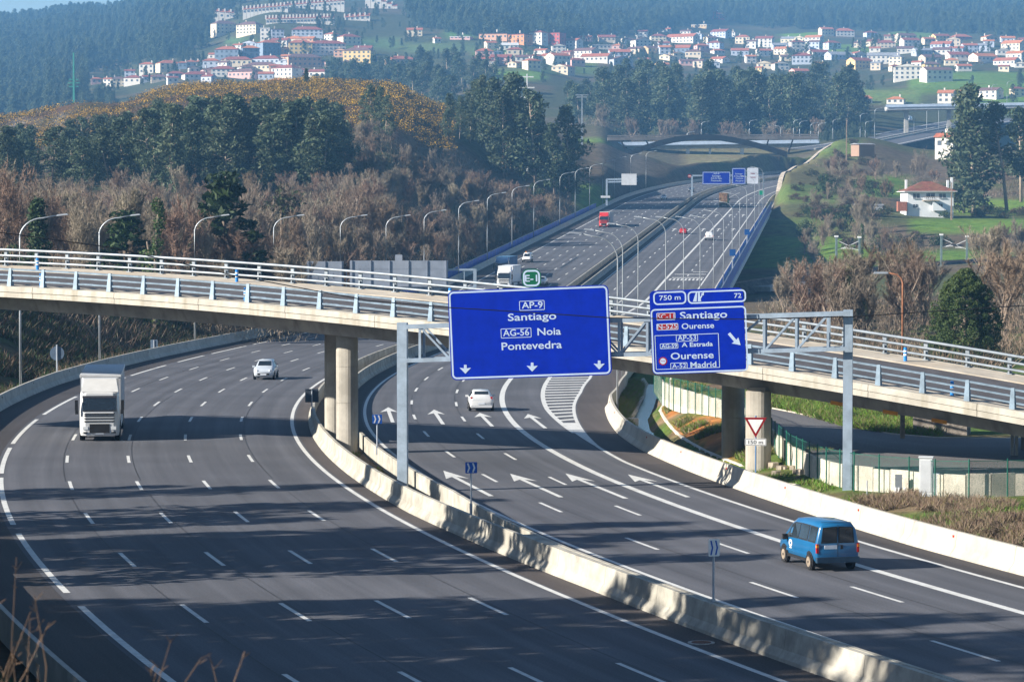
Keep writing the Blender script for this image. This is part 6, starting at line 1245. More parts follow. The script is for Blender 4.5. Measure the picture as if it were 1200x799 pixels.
D = 352; p = pd(262, D); tree(PI[2], p, pdy(262, 207, D)-p.z, 13, 'dark spreading pine rising above the thicket behind the overpass', name='pine_tree', sx=1.2)
D = 332; p = pd(146, D); tree(PI[2], p, pdy(146, 250, D)-p.z, 13, 'dark evergreen between the second lamp and the ivy-clad tree', name='evergreen_tree', sx=1.5); p = pd(44, 330); tree(PI[1], p, pdy(44, 234, 330)-p.z, 13, 'small conifer top poking out of the thicket above the first lamp', name='conifer_tree')
def ivy(seed):
    rng = np.random.default_rng(seed); mb = MB(); cs = []; ds = []; ss = []
    for (a, b) in (((0, 0, 0), (0, 0, 5)), ((0, 0, 4), (-.6, 0, 8.5)), ((0, 0, 3.6), (.9, .2, 7.2)), ((.1, 0, 3), (1.9, 0, 6)), ((-.6, 0, 8), (-.9, 0, 10.5))):
        mb.tube([a, b], [.16, .07], 6)
        for k in range(9): c = np.array(a)+(np.array(b)-np.array(a))*rng.random()+rng.normal(0, .18, 3); q, d = ell(rng, c, (.5, .5, .65), 60); cs.append(q); ds.append(d); ss.append(rng.uniform(.16, .34, 60))
    return mb.mesh('trunk', BRK), quads_mesh('crown', np.concatenate(cs), np.concatenate(ss), rng, L_IV, .5, 1.0, np.concatenate(ds))
IV = ivy(61)
for px, yt, D, lab in ((181, 233, 325, 'pale green ivy-clad tree rising beside the dark evergreen behind the overpass'), (1001, 310, 300, 'ivy-clad tree among bare trees right of the small blue exit sign'), (1010, 262, 720, 'ivy-covered trunk in the hedge above the green field')):
    p = pd(px, D); tree(IV, p, pdy(px, yt, D)-p.z, 10.6, lab, name='ivy_tree')
p = pd(1018, 320); tree(PI[0], p, pdy(1018, 355, 320)-p.z, 13, 'small young spruce under the bare trees behind the far railing', name='spruce_tree')
D = 470; p = pd(330, D); o = thing('round_tree', 'round pale grey-green bushy tree at the edge of the eucalyptus wood', 'tree', p); zt_ = pdy(330, 208, D)-p.z; link('crown', BU[0], o, (0, 0, zt_-6.5), 0, (4.6, 4.6, 6.0)); MB().tube([(0, 0, -.5), (0, 0, zt_-4)], [.25, .15], 6).build('trunk', BRK, o)
for px, yt, D, w, lab in ((1141, 103, 880, 1.15, 'tall eucalyptus beside the small white house at right'), (1129, 116, 885, 1.0, 'tall eucalyptus, slimmer left neighbour of the tallest at right'), (1180, 124, 890, 1.25, 'broad eucalyptus near the right edge of the picture'), (1196, 128, 915, 1.2, 'eucalyptus cut by the right edge of the picture')):
    p = pd(px, D); h = pdy(px, yt, D)-p.z; tree(EU[3] if px < 1150 else EU[2], p, h, 21, lab, name='eucalyptus_tree', sx=1.0*w)
for px, yt, D, i, lab in ((735, 119, 1530, 0, 'rounded dark tree on the bank above the left end of the arch bridge'), (784, 127, 1530, 3, 'slim pale green tree beside the brown field left of the village'), (749, 133, 1525, 1, 'small dark tree right of the rounded one above the arch bridge')):
    p = pd(px, D); tree(EU[i], p, min(16, max(7, pdy(px, yt, D)-p.z)), 21, lab, name='bank_tree', sx=1.3)
for px, D, yt in ((880, 1500, 118), (897, 1500, 118), (888, 1510, 124)):
    p = pd(px, D); tree(PI[1], p, max(8, pdy(px, yt, D)-p.z), 13, 'dark conical conifer right of the tan stone house', 'conifers beside the tan house', 'conifer_tree', sx=1.4)
# trees on the high bank out of view at left: they throw the streaky shade over the near road
_rt = random.Random(12); _kx = math.cos(SH)/math.tan(SUN_EL); _ky = math.sin(SH)/math.tan(SUN_EL); k = 0
_L = [(X+_rt.uniform(-3, 3), Y+_rt.uniform(-1.6, 1.6), 9+(X+22)*.33+_rt.uniform(0, 4)) for Y in (153, 148, 143, 138, 133, 128, 123.5, 105.5, 101, 96, 91, 86, 81, 75, 69) for X in range(-22, 26, 7) if _rt.random() < (.92 if X < 2 else .62)]
for (X, Y, h) in _L:
    z = 8+h*.62; x, y = X-_kx*z+_rt.uniform(-2, 2), Y-_ky*z+_rt.uniform(-1.5, 1.5)
    for _ in range(3): g_ = gz(x, y); z = g_+h*.6; x, y = X-_kx*z, Y-_ky*z
    if (x+h*.27)/max(y, 1)*F+600 > -10: continue
    p = Vector((x, y, gz(x, y))); tree(EU[k % 5], p, h, 21, 'eucalyptus on the high bank just outside the left edge of the picture', 'eucalyptus on the bank left of the picture', 'eucalyptus_tree', sx=.95); k += 1
# shrubs and hedges
for k in range(60):
    px = rg.uniform(900, 1215); py = rg.choice((rg.uniform(252, 258), rg.uniform(276, 292), rg.uniform(248, 254))); p = hit(px, py, 560, 1000)
    if toSL(p.x, p.y)[1][0] < 44 or (1045 < px < 1125 and py < 262): continue
    shrub(p, rg.uniform(1.8, 4.0), 'dark shrub in the hedgerows below the white house at right', 'hedgerow shrubs on the right hillside', hz=.8)
for k in range(90):
    px = rg.uniform(895, 1030); py = rg.uniform(168, 250); p = hit(px, py, 800, 1300)
    if toSL(p.x, p.y)[1][0] < 44: continue
    shrub(p, rg.uniform(1.5, 3.6), 'low brown shrub on the grassy mound beyond the viaduct', 'shrubs on the grassy mound', k=rg.choice((0, 2, 2, 3)), hz=.7)
for k in range(60):
    px = rg.uniform(540, 720); D = rg.uniform(560, 860); p = pd(px, D); s_, l_ = toSL(p.x, p.y)
    if not -30 < l_[0] < -15: continue
    shrub(p, rg.uniform(1.5, 3.2), 'green shrub in the undergrowth beside the left viaduct railing', 'shrubs beside the left viaduct railing', k=1, hz=1.1)
for k in range(22):
    px = rg.uniform(905, 1075); py = rg.uniform(476, 506); p = onz(px, py, 1.2); p.z = gz(p.x, p.y)
    if py > np.interp(px, [905, 946, 987, 1027, 1075], [475, 485, 496, 503, 508]): continue
    shrub(p, rg.uniform(.6, 1.1), 'leafy green bush on the bank behind the service road', 'bushes on the bank behind the service road', k=1, hz=.8)
for k in range(34):
    s_ = rg.uniform(-34, -4); p = P(s_, float(RBRv(s_))+rg.uniform(1.2, 6.5)); p.z = gz(p.x, p.y)
    shrub(p, rg.uniform(.3, .65), 'low withered brown bush on the verge at far right', 'withered bushes on the right verge', k=2, hz=.8)
# loose ground cover: grass tufts, dead weeds, bank scrub, gorse
def stuff(name, C, S, mats, label, flat=.0, N=None, aspect=1.0, seed=1, shape='t', mi=None):
    rng = np.random.default_rng(seed); me = quads_mesh(name, C, S, rng, mats, flat, aspect, N, shape)
    if mi is not None and len(mi) == len(me.polygons): me.polygons.foreach_set('material_index', np.asarray(mi, np.int32)); me.update()
    o = link(name, me); return tag(o, label, None, None, 'stuff')
def scatter(n, s0, s1, l0, l1, rng, rel=True):
    s = rng.uniform(s0, s1, n); e = rng.uniform(l0, l1, n); l = RBRv(s)+e if rel else e; x = np.interp(s, CS, CX)+l*np.sin(np.interp(s, CS, CH)); y = np.interp(s, CS, CY)-l*np.cos(np.interp(s, CS, CH)); return x, y, s, l
GRS = [leafmat('grass_blade', (.14, .25, .03), (.07, .15, .02), .3), leafmat('grass_dry', (.22, .18, .08), (.14, .12, .05), .3)]; WEED = [mat('dead_weed', (.19, .125, .09), .95, .2, 1.5, col2=(.15, .105, .08)), mat('dead_weed_pale', (.27, .20, .14), .95, .2, 1.5, col2=(.2, .16, .11))]
def blades(name, x, y, h, mats, label, seed, z=None, wid=.03):
    rng = np.random.default_rng(seed); z = ground_z(x, y) if z is None else z; n = len(x); a = rng.uniform(0, 6.28, n); ln = rng.normal(0, .62, (n, 2)); b = np.stack([np.cos(a), np.sin(a), np.zeros(n)], 1)*(wid*rng.uniform(.6, 1.4, n))[:, None]; base = np.stack([x, y, z-.03], 1); tip = base+np.stack([ln[:, 0]*h, ln[:, 1]*h, h], 1)
    V = np.stack([base-b, base+b, tip], 1).reshape(-1, 3); me = bpy.data.meshes.new(name); me.vertices.add(n*3); me.vertices.foreach_set('co', V.astype(np.float32).ravel()); me.loops.add(n*3); me.loops.foreach_set('vertex_index', np.arange(n*3, dtype=np.int32)); me.polygons.add(n); me.polygons.foreach_set('loop_start', np.arange(n, dtype=np.int32)*3)
    for m in mats: me.materials.append(m)
    me.polygons.foreach_set('material_index', rng.integers(0, len(mats), n).astype(np.int32)); me.update(); o = link(name, me); return tag(o, label, None, None, 'stuff')
rng = np.random.default_rng(3)
x, y, s, l = scatter(60000, -34, -2, 1.2, 8, rng); m = (_vn(x, y, 2.2, 3) > .42) & (_vn(x, y, .8, 13) > .3); x, y = x[m], y[m]; blades('dead_weeds', x, y, rng.uniform(.1, .5, len(x)), [WEED[0], WEED[1], WEED[0], WEED[0], WEED[1], GRS[1]], 'tangle of dead brown weeds on the verge at far right', 4, wid=.022)
x, y, s, l = scatter(40000, -34, 24, .7, 8, rng); m = _vn(x, y, 1.8, 8) > .66; x, y = x[m], y[m]; blades('verge_grass', x, y, rng.uniform(.12, .35, len(x)), [GRS[0], GRS[0], GRS[1]], 'green grass growing through the verge behind the right barrier', 5, wid=.03)
x, y, s, l = scatter(45000, 24, 120, .3, 1.3, rng); x2, y2, s2, l2 = scatter(60000, 24, 120, 3.9, 6.6, rng); m = (_vn(x2, y2, 3.0, 12) > .55); x = np.concatenate([x, x2[m]]); y = np.concatenate([y, y2[m]]); blades('ditch_grass', x, y, rng.uniform(.15, .5, len(x)), [GRS[0], GRS[0], GRS[1], WEED[1]], 'green and ochre grass on both sides of the ditch', 6, wid=.035)
pxs = rng.uniform(880, 1100, 60000); pys = rng.uniform(452, 512, 60000); t = (1.2-CAMH)/(-math.sin(PITCH)+(-(pys-399.5)/F)*math.cos(PITCH)); x = (pxs-600)/F*t; y = t*(math.cos(PITCH)+(-(pys-399.5)/F)*math.sin(PITCH)); m = (pys < np.interp(pxs, [880, 905, 946, 987, 1027, 1100], [470, 475, 486, 498, 504.5, 510])); blades('bank_grass', x[m], y[m], rng.uniform(.2, .7, m.sum()), [GRS[0], GRS[0], GRS[1]], 'tall bright grass on the bank behind the service road', 7, wid=.045)
x, y, s, l = scatter(110000, 55, 345, -31, -14.2, rng, False); m = _vn(x, y, 5, 21) > .35; x, y = x[m], y[m]; blades('bank_scrub', x, y, rng.uniform(.3, 1.1, len(x)), [L_SH[0], L_SH[1], WEED[0], L_IV[1]], 'brown and green scrub covering the left bank under the overpass', 8, wid=.06)
x, y, s, l = scatter(7000, -20, 40, 10.3, 11.9, rng, False); m = (_vn(x, y, 1.5, 5) > .6); x, y = x[m], y[m]; blades('median_weeds', x, y, rng.uniform(.08, .3, len(x)), [GRS[0], WEED[0], WEED[1]], 'sparse weeds growing in the gravel between the median barriers', 9, z=np.zeros(len(x)), wid=.025)
# undergrowth of the leafless woods
for nm, (a, b, d0, d1), n_, sd, lab in (('thicket_undergrowth', (-60, 470, 300, 660), 90000, 61, 'brown brushwood filling the thicket behind the left half of the overpass'), ('slope_undergrowth', (380, 720, 500, 860), 60000, 62, 'brown and green brushwood on the slope left of the viaduct'), ('hillside_undergrowth', (880, 1260, 690, 1100), 60000, 63, 'brushwood on the hillside around the white house'), ('roadside_undergrowth', (900, 1290, 240, 420), 30000, 64, 'brushwood behind the right half of the overpass')):
    px_ = rng.uniform(a, b, n_); D_ = rng.uniform(d0, d1, n_); x = (px_-600)/F*D_; s_, l_ = toSL(x, D_); m = ((l_ < -17) | (l_ > 44)) & (_vn(x, D_, 18, sd) > .34)
    if sd == 64: m &= D_ > 232
    if sd == 63: qx, qy = toPix(x, D_, ground_z(x, D_)); m &= (_vn(x, D_, 30, 9) > .62) & ~((qx > 1040) & (qx < 1130) & (qy > 226) & (qy < 256))
    blades(nm, x[m], D_[m], rng.uniform(.4, 2.0, m.sum()), [TWG[0], TWG[1], L_SH[1], L_SH[0], TWG[0]], lab, sd, wid=.045)
# gorse
n = 9500; pxs = rng.uniform(-60, 530, n); D = rng.uniform(840, 1120, n); x = (pxs-600)/F*D; z = ground_z(x, D); GOR = [leafmat('gorse_green', (.065, .06, .02), (.035, .04, .016), .1), mat('gorse_flower', (.50, .28, .02), .8, .2, 1.0, rnd=.2), mat('heath_brown', (.10, .06, .035), .95, .25, .6)]
keep = (_vn(x, D, 14, 31) > .22); x, D, z = x[keep], D[keep], z[keep]; cs = []; ds = []; ss = []; gmi = []; fl_ = _vn(x, D, 9, 77)*.6+rng.random(len(x))*.5
for k in range(len(x)):
    r = rng.uniform(1.0, 2.2); q, d = ell(rng, (x[k], D[k], z[k]+r*.35), (r, r, r*.75), 38, .6); cs.append(q); ds.append(d); ss.append(rng.uniform(.22, .46, 38)); u_ = rng.random(38); up = d[:, 2] > -.1; gmi.append(np.where((u_ < .62) & up, 1, np.where(u_ < .8, 0, 2)) if fl_[k] > .40 else np.where(u_ < .55, 0, 2))
stuff('gorse', np.concatenate(cs), np.concatenate(ss), [GOR[0], GOR[1], GOR[2]], 'flowering yellow gorse and heath covering the rounded hill', .5, np.concatenate(ds), 1.1, 3, 'q', np.concatenate(gmi))
# twigs of a foreground bush at the lower left corner
rgt = random.Random(4); fx = thing('foreground_bush', 'out-of-focus dry twigs in the lower left corner of the foreground', 'bush', (-2.2, 12.5, 11.3))
DRY = mat('dry_stem', (.15, .10, .07), .9, .2, 8)
for k in range(17):
    px = rgt.choice((rgt.uniform(-30, 20), rgt.uniform(-10, 50), rgt.uniform(160, 260))); yt = rgt.uniform(650, 790) if px < 60 else rgt.uniform(740, 790); a = at(px-rgt.uniform(-10, 20), 860, 12.5+rgt.uniform(-.6, .6)); b = at(px+rgt.uniform(-20, 60), yt, 12.5+rgt.uniform(-.6, .6)); c = (a+b)/2+Vector((rgt.uniform(-.04, .04), 0, rgt.uniform(-.03, .03)))
    mb = MB().tube([a-fx.location, c-fx.location, b-fx.location], [.003, .0025, .0012], 4)
    for j in range(4): f = rgt.uniform(.4, 1); q = a.lerp(b, f)-fx.location; mb.tube([q, q+Vector((rgt.uniform(-.03, .05), rgt.uniform(-.02, .02), rgt.uniform(.01, .05)))], [.002, .001], 3)
    mb.build('stem', DRY, fx)
zb_ = gz(-5.6, 33)
# ------------------------------------------------------------------ far woods: one mass each, instanced on points
def gn_forest(name, pts, scales, src, label):
    me = bpy.data.meshes.new(name); me.vertices.add(len(pts)); me.vertices.foreach_set('co', np.asarray(pts, np.float32).ravel()); at_ = me.attributes.new('scl', 'FLOAT', 'POINT'); at_.data.foreach_set('value', np.asarray(scales, np.float32)); me.update()
    o = link(name, me); tag(o, label, None, None, 'stuff'); ng = bpy.data.node_groups.new(name, 'GeometryNodeTree'); ng.interface.new_socket('Geometry', in_out='INPUT', socket_type='NodeSocketGeometry'); ng.interface.new_socket('Geometry', in_out='OUTPUT', socket_type='NodeSocketGeometry')
    n = ng.nodes; l = ng.links; gi = n.new('NodeGroupInput'); go = n.new('NodeGroupOutput'); ip = n.new('GeometryNodeInstanceOnPoints'); rv = n.new('FunctionNodeRandomValue'); rv.data_type = 'FLOAT_VECTOR'; rv.inputs[0].default_value = (0, 0, 0); rv.inputs[1].default_value = (.06, .06, 6.28); na = n.new('GeometryNodeInputNamedAttribute'); na.data_type = 'FLOAT'; na.inputs[0].default_value = 'scl'
    jn = n.new('GeometryNodeJoinGeometry')
    for s_ in src:
        oi = n.new('GeometryNodeObjectInfo'); oi.inputs['Object'].default_value = s_; oi.inputs['As Instance'].default_value = True; l.new(oi.outputs['Geometry'], jn.inputs[0])
    l.new(gi.outputs[0], ip.inputs['Points']); l.new(jn.outputs[0], ip.inputs['Instance']); ip.inputs['Pick Instance'].default_value = True; l.new(rv.outputs[0], ip.inputs['Rotation']); l.new(na.outputs[0], ip.inputs['Scale']); l.new(ip.outputs[0], go.inputs[0])
    md = o.modifiers.new('forest', 'NODES'); md.node_group = ng; return o
srcs = [o for o in bpy.data.objects if o.name.startswith('crown') and o.data in (EU[0][1], EU[2][1], EU[3][1], PI[1][1])]
_seen = {}
for o in srcs: _seen.setdefault(o.data.name, o)
SRC = list(_seen.values())
_sb = {}
for o in bpy.data.objects:
    if o.name.startswith('crown') and o.data in [b[1] for b in BA]: _sb.setdefault(o.data.name, o)
SRCB = list(_sb.values())
def region(n, px0, px1, D0, D1, test, seed, h0, h1):
    rng = np.random.default_rng(seed); px = rng.uniform(px0, px1, n); D = np.sqrt(rng.uniform(D0**2, D1**2, n)); x = (px-600)/F*D; z = ground_z(x, D); qx, qy = toPix(x, D, z); m = test(qx, qy, D, x); x, D, z = x[m], D[m], z[m]; return np.stack([x, D, z-1], 1), rng.uniform(h0, h1, len(x))/21
CL = lambda qx, qy, D, x: (_vn(x, D, 60, 41)*.6+_vn(x, D, 25, 42)*.4)
HOUSEZONE = lambda qx, qy: ((qx > 100) & (qx < 480) & (qy > np.interp(qx, [100, 150, 240, 250, 300, 480], [88, 80, 60, 30, -5, -5])) & (qy < np.interp(qx, [100, 340, 380, 480], [150, 150, 104, 100]))) | ((qx > 480) & (qy > np.interp(qx, [480, 560, 640, 760, 840, 900, 1000, 1200], [30, 46, 50, 42, 24, 34, 36, 44])) & (qy < 128))
p, s = region(9000, -80, 520, 2000, 4300, lambda qx, qy, D, x: (~HOUSEZONE(qx, qy)) & (qx < 520) & (CL(qx, qy, D, x) > .25), 51, 14, 24); gn_forest('far_forest', p, s, SRC, 'hazy blue wooded hillside behind the apartment town at left')
p, s = region(9500, 480, 1290, 2500, 4300, lambda qx, qy, D, x: (~HOUSEZONE(qx, qy)) & (CL(qx, qy, D, x) > .2), 52, 15, 25); gn_forest('far_forest', p, s, SRC, 'hazy blue wooded ridge along the top of the picture above the village')
p, s = region(900, -80, 140, 1300, 2050, lambda qx, qy, D, x: qy < 150, 53, 13, 20); gn_forest('far_forest', p, s, SRC, 'dark wood beyond the left shoulder of the gorse hill')
p, s = region(1500, 120, 1290, 1750, 2900, lambda qx, qy, D, x: HOUSEZONE(qx, qy) & (CL(qx, qy, D, x) > .56), 54, 6, 13); gn_forest('garden_trees', p, s, SRC, 'garden trees scattered between the distant houses')
p, s = region(900, 780, 1020, 1380, 1640, lambda qx, qy, D, x: (qy > 132) & (qy < 166), 55, 4, 7); gn_forest('cutting_scrub', p, s, SRC, 'dark scrub on the cutting behind the arch bridge')

for key, lab in (('thicket', 'mass of leafless brown trees deep in the thicket behind the overpass'), ('slope', 'mass of leafless trees farther up the slope left of the viaduct'), ('hillside', 'mass of leafless trees farther back on the right hillside')):
    L = MASS.get(key, [])
    if L: gn_forest('leafless_wood', [tuple(p) for p, h in L], [h for p, h in L], SRCB, lab)
# ================================================================== houses of the town and villages
WALLS = {'white': (.66, .62, .56), 'cream': (.70, .60, .44), 'yellow': (.66, .48, .22), 'peach': (.62, .36, .24), 'pink': (.58, .36, .33), 'grey': (.36, .38, .42), 'slate': (.20, .25, .32), 'beige': (.52, .44, .34), 'red': (.42, .10, .09), 'orange': (.55, .25, .12), 'tan': (.48, .35, .20), 'bluish': (.48, .52, .60), 'brown': (.30, .20, .15)}
ROOFS = {'red': (.36, .12, .075), 'orange': (.46, .17, .08), 'dark': (.15, .085, .085), 'grey': (.25, .26, .29), 'maroon': (.24, .075, .065), 'white': (.55, .55, .55), 'yellow': (.62, .36, .10)}
WM = {k: mat('wall_'+k, v, .9, .05, .3, dirt=tuple(c*.86 for c in v)) for k, v in WALLS.items()}; RM = {k: mat('roof_'+k, v, .85, .15, .8) for k, v in ROOFS.items()}
WIN = mat('window_dark', (.10, .12, .15), .15, .2, .5, spec=.6); SHUT = mat('shutter_pale', (.5, .5, .5), .7, .1, 1)
def unit_window():
    mb = MB().box((0, 0, 0), (1, .16, 1)); return mb.mesh('window', WIN)
WME = unit_window(); SME = MB().box((0, 0, 0), (1, .3, 1)).mesh('sill', SHUT)
HOUSES = []
def house(px, py, wpx, hpx, wall, roof, kind='gable', rpx=None, rz=None, dep=None, floors=None, chim=1, D=None, label=None, win=True):
    p = hit(px, py, 1450, 5000) if D is None else at(px, py, D); k = p.y/F; W = wpx*k; Hh = hpx*k; Rh = (rpx if rpx is not None else max(1.6, min(wpx*.16, 4.0)))*k
    rz = (rg.choice((rg.uniform(-.7, -.2), rg.uniform(-.3, .2), rg.uniform(.2, .6))) if rz is None else rz); dep = dep or min(W*.75, 12)
    o = thing('house' if W < 26 else 'apartment_block', '-', 'house' if W < 26 else 'building', p, rz); HOUSES.append((px, py, o, wall, roof, W, kind, label))
    base = 3.0; MB().box((0, 0, (Hh-base)/2), (W, dep, Hh+base)).build('wall', WM[wall], o); ov_ = .45
    a, b = W/2+ov_, dep/2+ov_; z0 = Hh-.05; z1 = Hh+Rh
    mb = MB()
    if kind == 'gable':      # ridge along x
        t = .25; mb.add([(-a, -b, z0), (a, -b, z0), (a, b, z0), (-a, b, z0), (-a, 0, z1), (a, 0, z1)], [(0, 1, 5, 4), (2, 3, 4, 5), (1, 2, 5), (3, 0, 4), (3, 2, 1, 0)]); gm = MB().add([(s_*(W/2+.0), -dep/2, Hh-.3) for s_ in (1,)]+[(W/2, dep/2, Hh-.3), (W/2, 0, z1-.35)], [(0, 1, 2)])
    elif kind == 'front':     # gable facing the viewer
        mb.add([(-a, -b, z0), (a, -b, z0), (a, b, z0), (-a, b, z0), (0, -b, z1), (0, b, z1)], [(0, 4, 5, 3), (1, 2, 5, 4), (3, 2, 1, 0), (2, 3, 5)])
        MB().add([(-W/2, -b-.02, z0), (W/2, -b-.02, z0), (0, -b-.02, z1-.35)], [(0, 1, 2)]).build('gable_wall', WM[wall], o)
    elif kind == 'hip':
        r_ = max(.3, a-b*.9); mb.add([(-a, -b, z0), (a, -b, z0), (a, b, z0), (-a, b, z0), (-r_, 0, z1), (r_, 0, z1)], [(0, 1, 5, 4), (2, 3, 4, 5), (1, 2, 5), (3, 0, 4), (3, 2, 1, 0)])
    else: mb.box((0, 0, Hh+.2), (W+.5, dep+.5, .5))
    ro = mb.build('roof', RM[roof], o)
    if kind == 'gable':
        for s_ in (-1, 1): MB().add([(s_*(a+.01), -dep/2, z0), (s_*(a+.01), dep/2, z0), (s_*(a+.01), 0, z1-.4)], [(0, 1, 2)]).build('gable_wall', WM[wall], o)
    for c in range(chim): cx = rg.uniform(-.35, .35)*W; MB().box((cx, dep*.1, z1+.2), (.8, .8, 2.2)).build('chimney', WM['white' if rg.random() < .6 else 'beige'], ro)
    if win:
        fl = floors or max(1, int(round(Hh/3.1))); nc = max(2, min(9, int(W/3.4)))
        for f in range(fl):
            for c in range(nc):
                z = Hh*(f+.55)/fl; x = -W/2+W*(c+.5)/nc
                w_ = link('window', WME, o, (x, -dep/2-.02, z), 0, (min(1.5, W/nc*.45), 1, min(1.5, Hh/fl*.5)))
        for f in range(fl):
            for s_ in (-1, 1): link('window', WME, o, (s_*(W/2+.02), 0, Hh*(f+.55)/fl), math.pi/2, (1.3, 1, 1.3))
    return o
H_ = house
T = [(113, 99, 12, 6, 'pink', 'red', 'hip'), (127, 101, 10, 8, 'white', 'red', 'gable'), (139, 101, 16, 8, 'cream', 'dark', 'hip'), (157, 99, 20, 7, 'white', 'maroon', 'hip'), (173, 87, 17, 11, 'white', 'red', 'hip'), (197, 83, 25, 8, 'cream', 'red', 'hip'), (187, 96, 20, 5, 'beige', 'dark', 'hip'), (214, 81, 10, 7, 'slate', 'red', 'hip'), (224, 80, 13, 7, 'white', 'red', 'hip'), (234, 79, 11, 6, 'slate', 'red', 'hip'), (248, 79, 20, 7, 'bluish', 'red', 'hip'), (231, 93, 33, 5, 'white', 'maroon', 'hip'), (206, 92, 20, 5, 'grey', 'maroon', 'hip'), (262, 90, 28, 8, 'white', 'maroon', 'hip'), (267, 70, 28, 11, 'slate', 'red', 'hip'), (293, 67, 20, 10, 'slate', 'orange', 'hip'), (278, 78, 36, 7, 'cream', 'maroon', 'hip'),
 (315, 65, 23, 14, 'slate', 'red', 'hip'), (262, 41, 26, 12, 'cream', 'dark', 'hip'), (293, 41, 28, 11, 'cream', 'dark', 'hip'), (311, 48, 11, 14, 'white', 'white', 'flat'), (325, 48, 15, 12, 'bluish', 'dark', 'flat'), (360, 43, 36, 7, 'bluish', 'maroon', 'hip'), (352, 65, 27, 14, 'yellow', 'red', 'hip'), (384, 64, 40, 12, 'white', 'maroon', 'hip'), (355, 79, 40, 11, 'peach', 'dark', 'hip'), (314, 77, 33, 7, 'bluish', 'maroon', 'hip'), (307, 83, 38, 6, 'cream', 'dark', 'hip'), (336, 91, 31, 10, 'white', 'maroon', 'hip'), (329, 101, 36, 5, 'pink', 'red', 'hip'), (287, 92, 35, 7, 'pink', 'dark', 'hip'), (389, 48, 15, 7, 'white', 'red', 'hip'), (409, 53, 23, 9, 'cream', 'maroon', 'hip'), (421, 74, 34, 14, 'yellow', 'dark', 'hip'), (345, 53, 24, 6, 'cream', 'orange', 'hip'), (431, 73, 27, 4, 'pink', 'red', 'hip'), (470, 76, 34, 6, 'peach', 'red', 'hip'), (486, 43, 18, 7, 'cream', 'red', 'gable'), (512, 51, 8, 5, 'white', 'red', 'gable'), (541, 46, 24, 2, 'pink', 'white', 'flat'), (75, 24, 46, 4, 'pink', 'orange', 'gable')]
V_ = [(580, 47, 34, 6, 'peach', 'brown', 'flat'), (610, 52, 23, 10, 'orange', 'maroon', 'flat'), (631, 52, 18, 13, 'white', 'maroon', 'hip'), (651, 53, 20, 13, 'red', 'maroon', 'flat'), (596, 59, 22, 5, 'white', 'white', 'gable'), (564, 78, 20, 8, 'bluish', 'red', 'gable'), (588, 76, 24, 8, 'pink', 'maroon', 'gable'), (623, 82, 18, 10, 'cream', 'red', 'hip'), (654, 78, 23, 12, 'white', 'red', 'gable'), (660, 87, 22, 8, 'beige', 'red', 'front'), (635, 64, 15, 4, 'white', 'red', 'gable'), (687, 69, 28, 8, 'white', 'dark', 'gable'), (699, 73, 33, 6, 'white', 'red', 'gable'), (712, 58, 42, 4, 'white', 'white', 'flat'), (726, 67, 24, 5, 'bluish', 'red', 'gable'), (727, 77, 24, 7, 'grey', 'dark', 'front'), (736, 77, 9, 7, 'yellow', 'orange', 'hip'), (735, 52, 12, 5, 'white', 'dark', 'gable'), (752, 43, 14, 5, 'white', 'maroon', 'gable'), (751, 55, 20, 7, 'white', 'dark', 'front'), (771, 49, 18, 6, 'cream', 'maroon', 'hip'), (800, 51, 38, 7, 'white', 'red', 'gable'), (763, 63, 17, 6, 'tan', 'dark', 'gable'), (745, 64, 17, 6, 'beige', 'dark', 'gable'), (778, 56, 13, 5, 'bluish', 'maroon', 'gable'), (797, 63, 26, 6, 'slate', 'red', 'gable'), (822, 60, 15, 6, 'pink', 'red', 'hip'), (822, 33, 20, 3, 'tan', 'white', 'flat'), (839, 23, 19, 6, 'red', 'maroon', 'gable'), (845, 44, 21, 6, 'bluish', 'maroon', 'gable'), (838, 57, 17, 6, 'bluish', 'maroon', 'hip'), (871, 52, 17, 8, 'cream', 'red', 'hip'), (780, 38, 12, 3, 'white', 'red', 'gable'), (776, 84, 14, 8, 'yellow', 'orange', 'gable'), (755, 76, 14, 6, 'white', 'red', 'gable')]
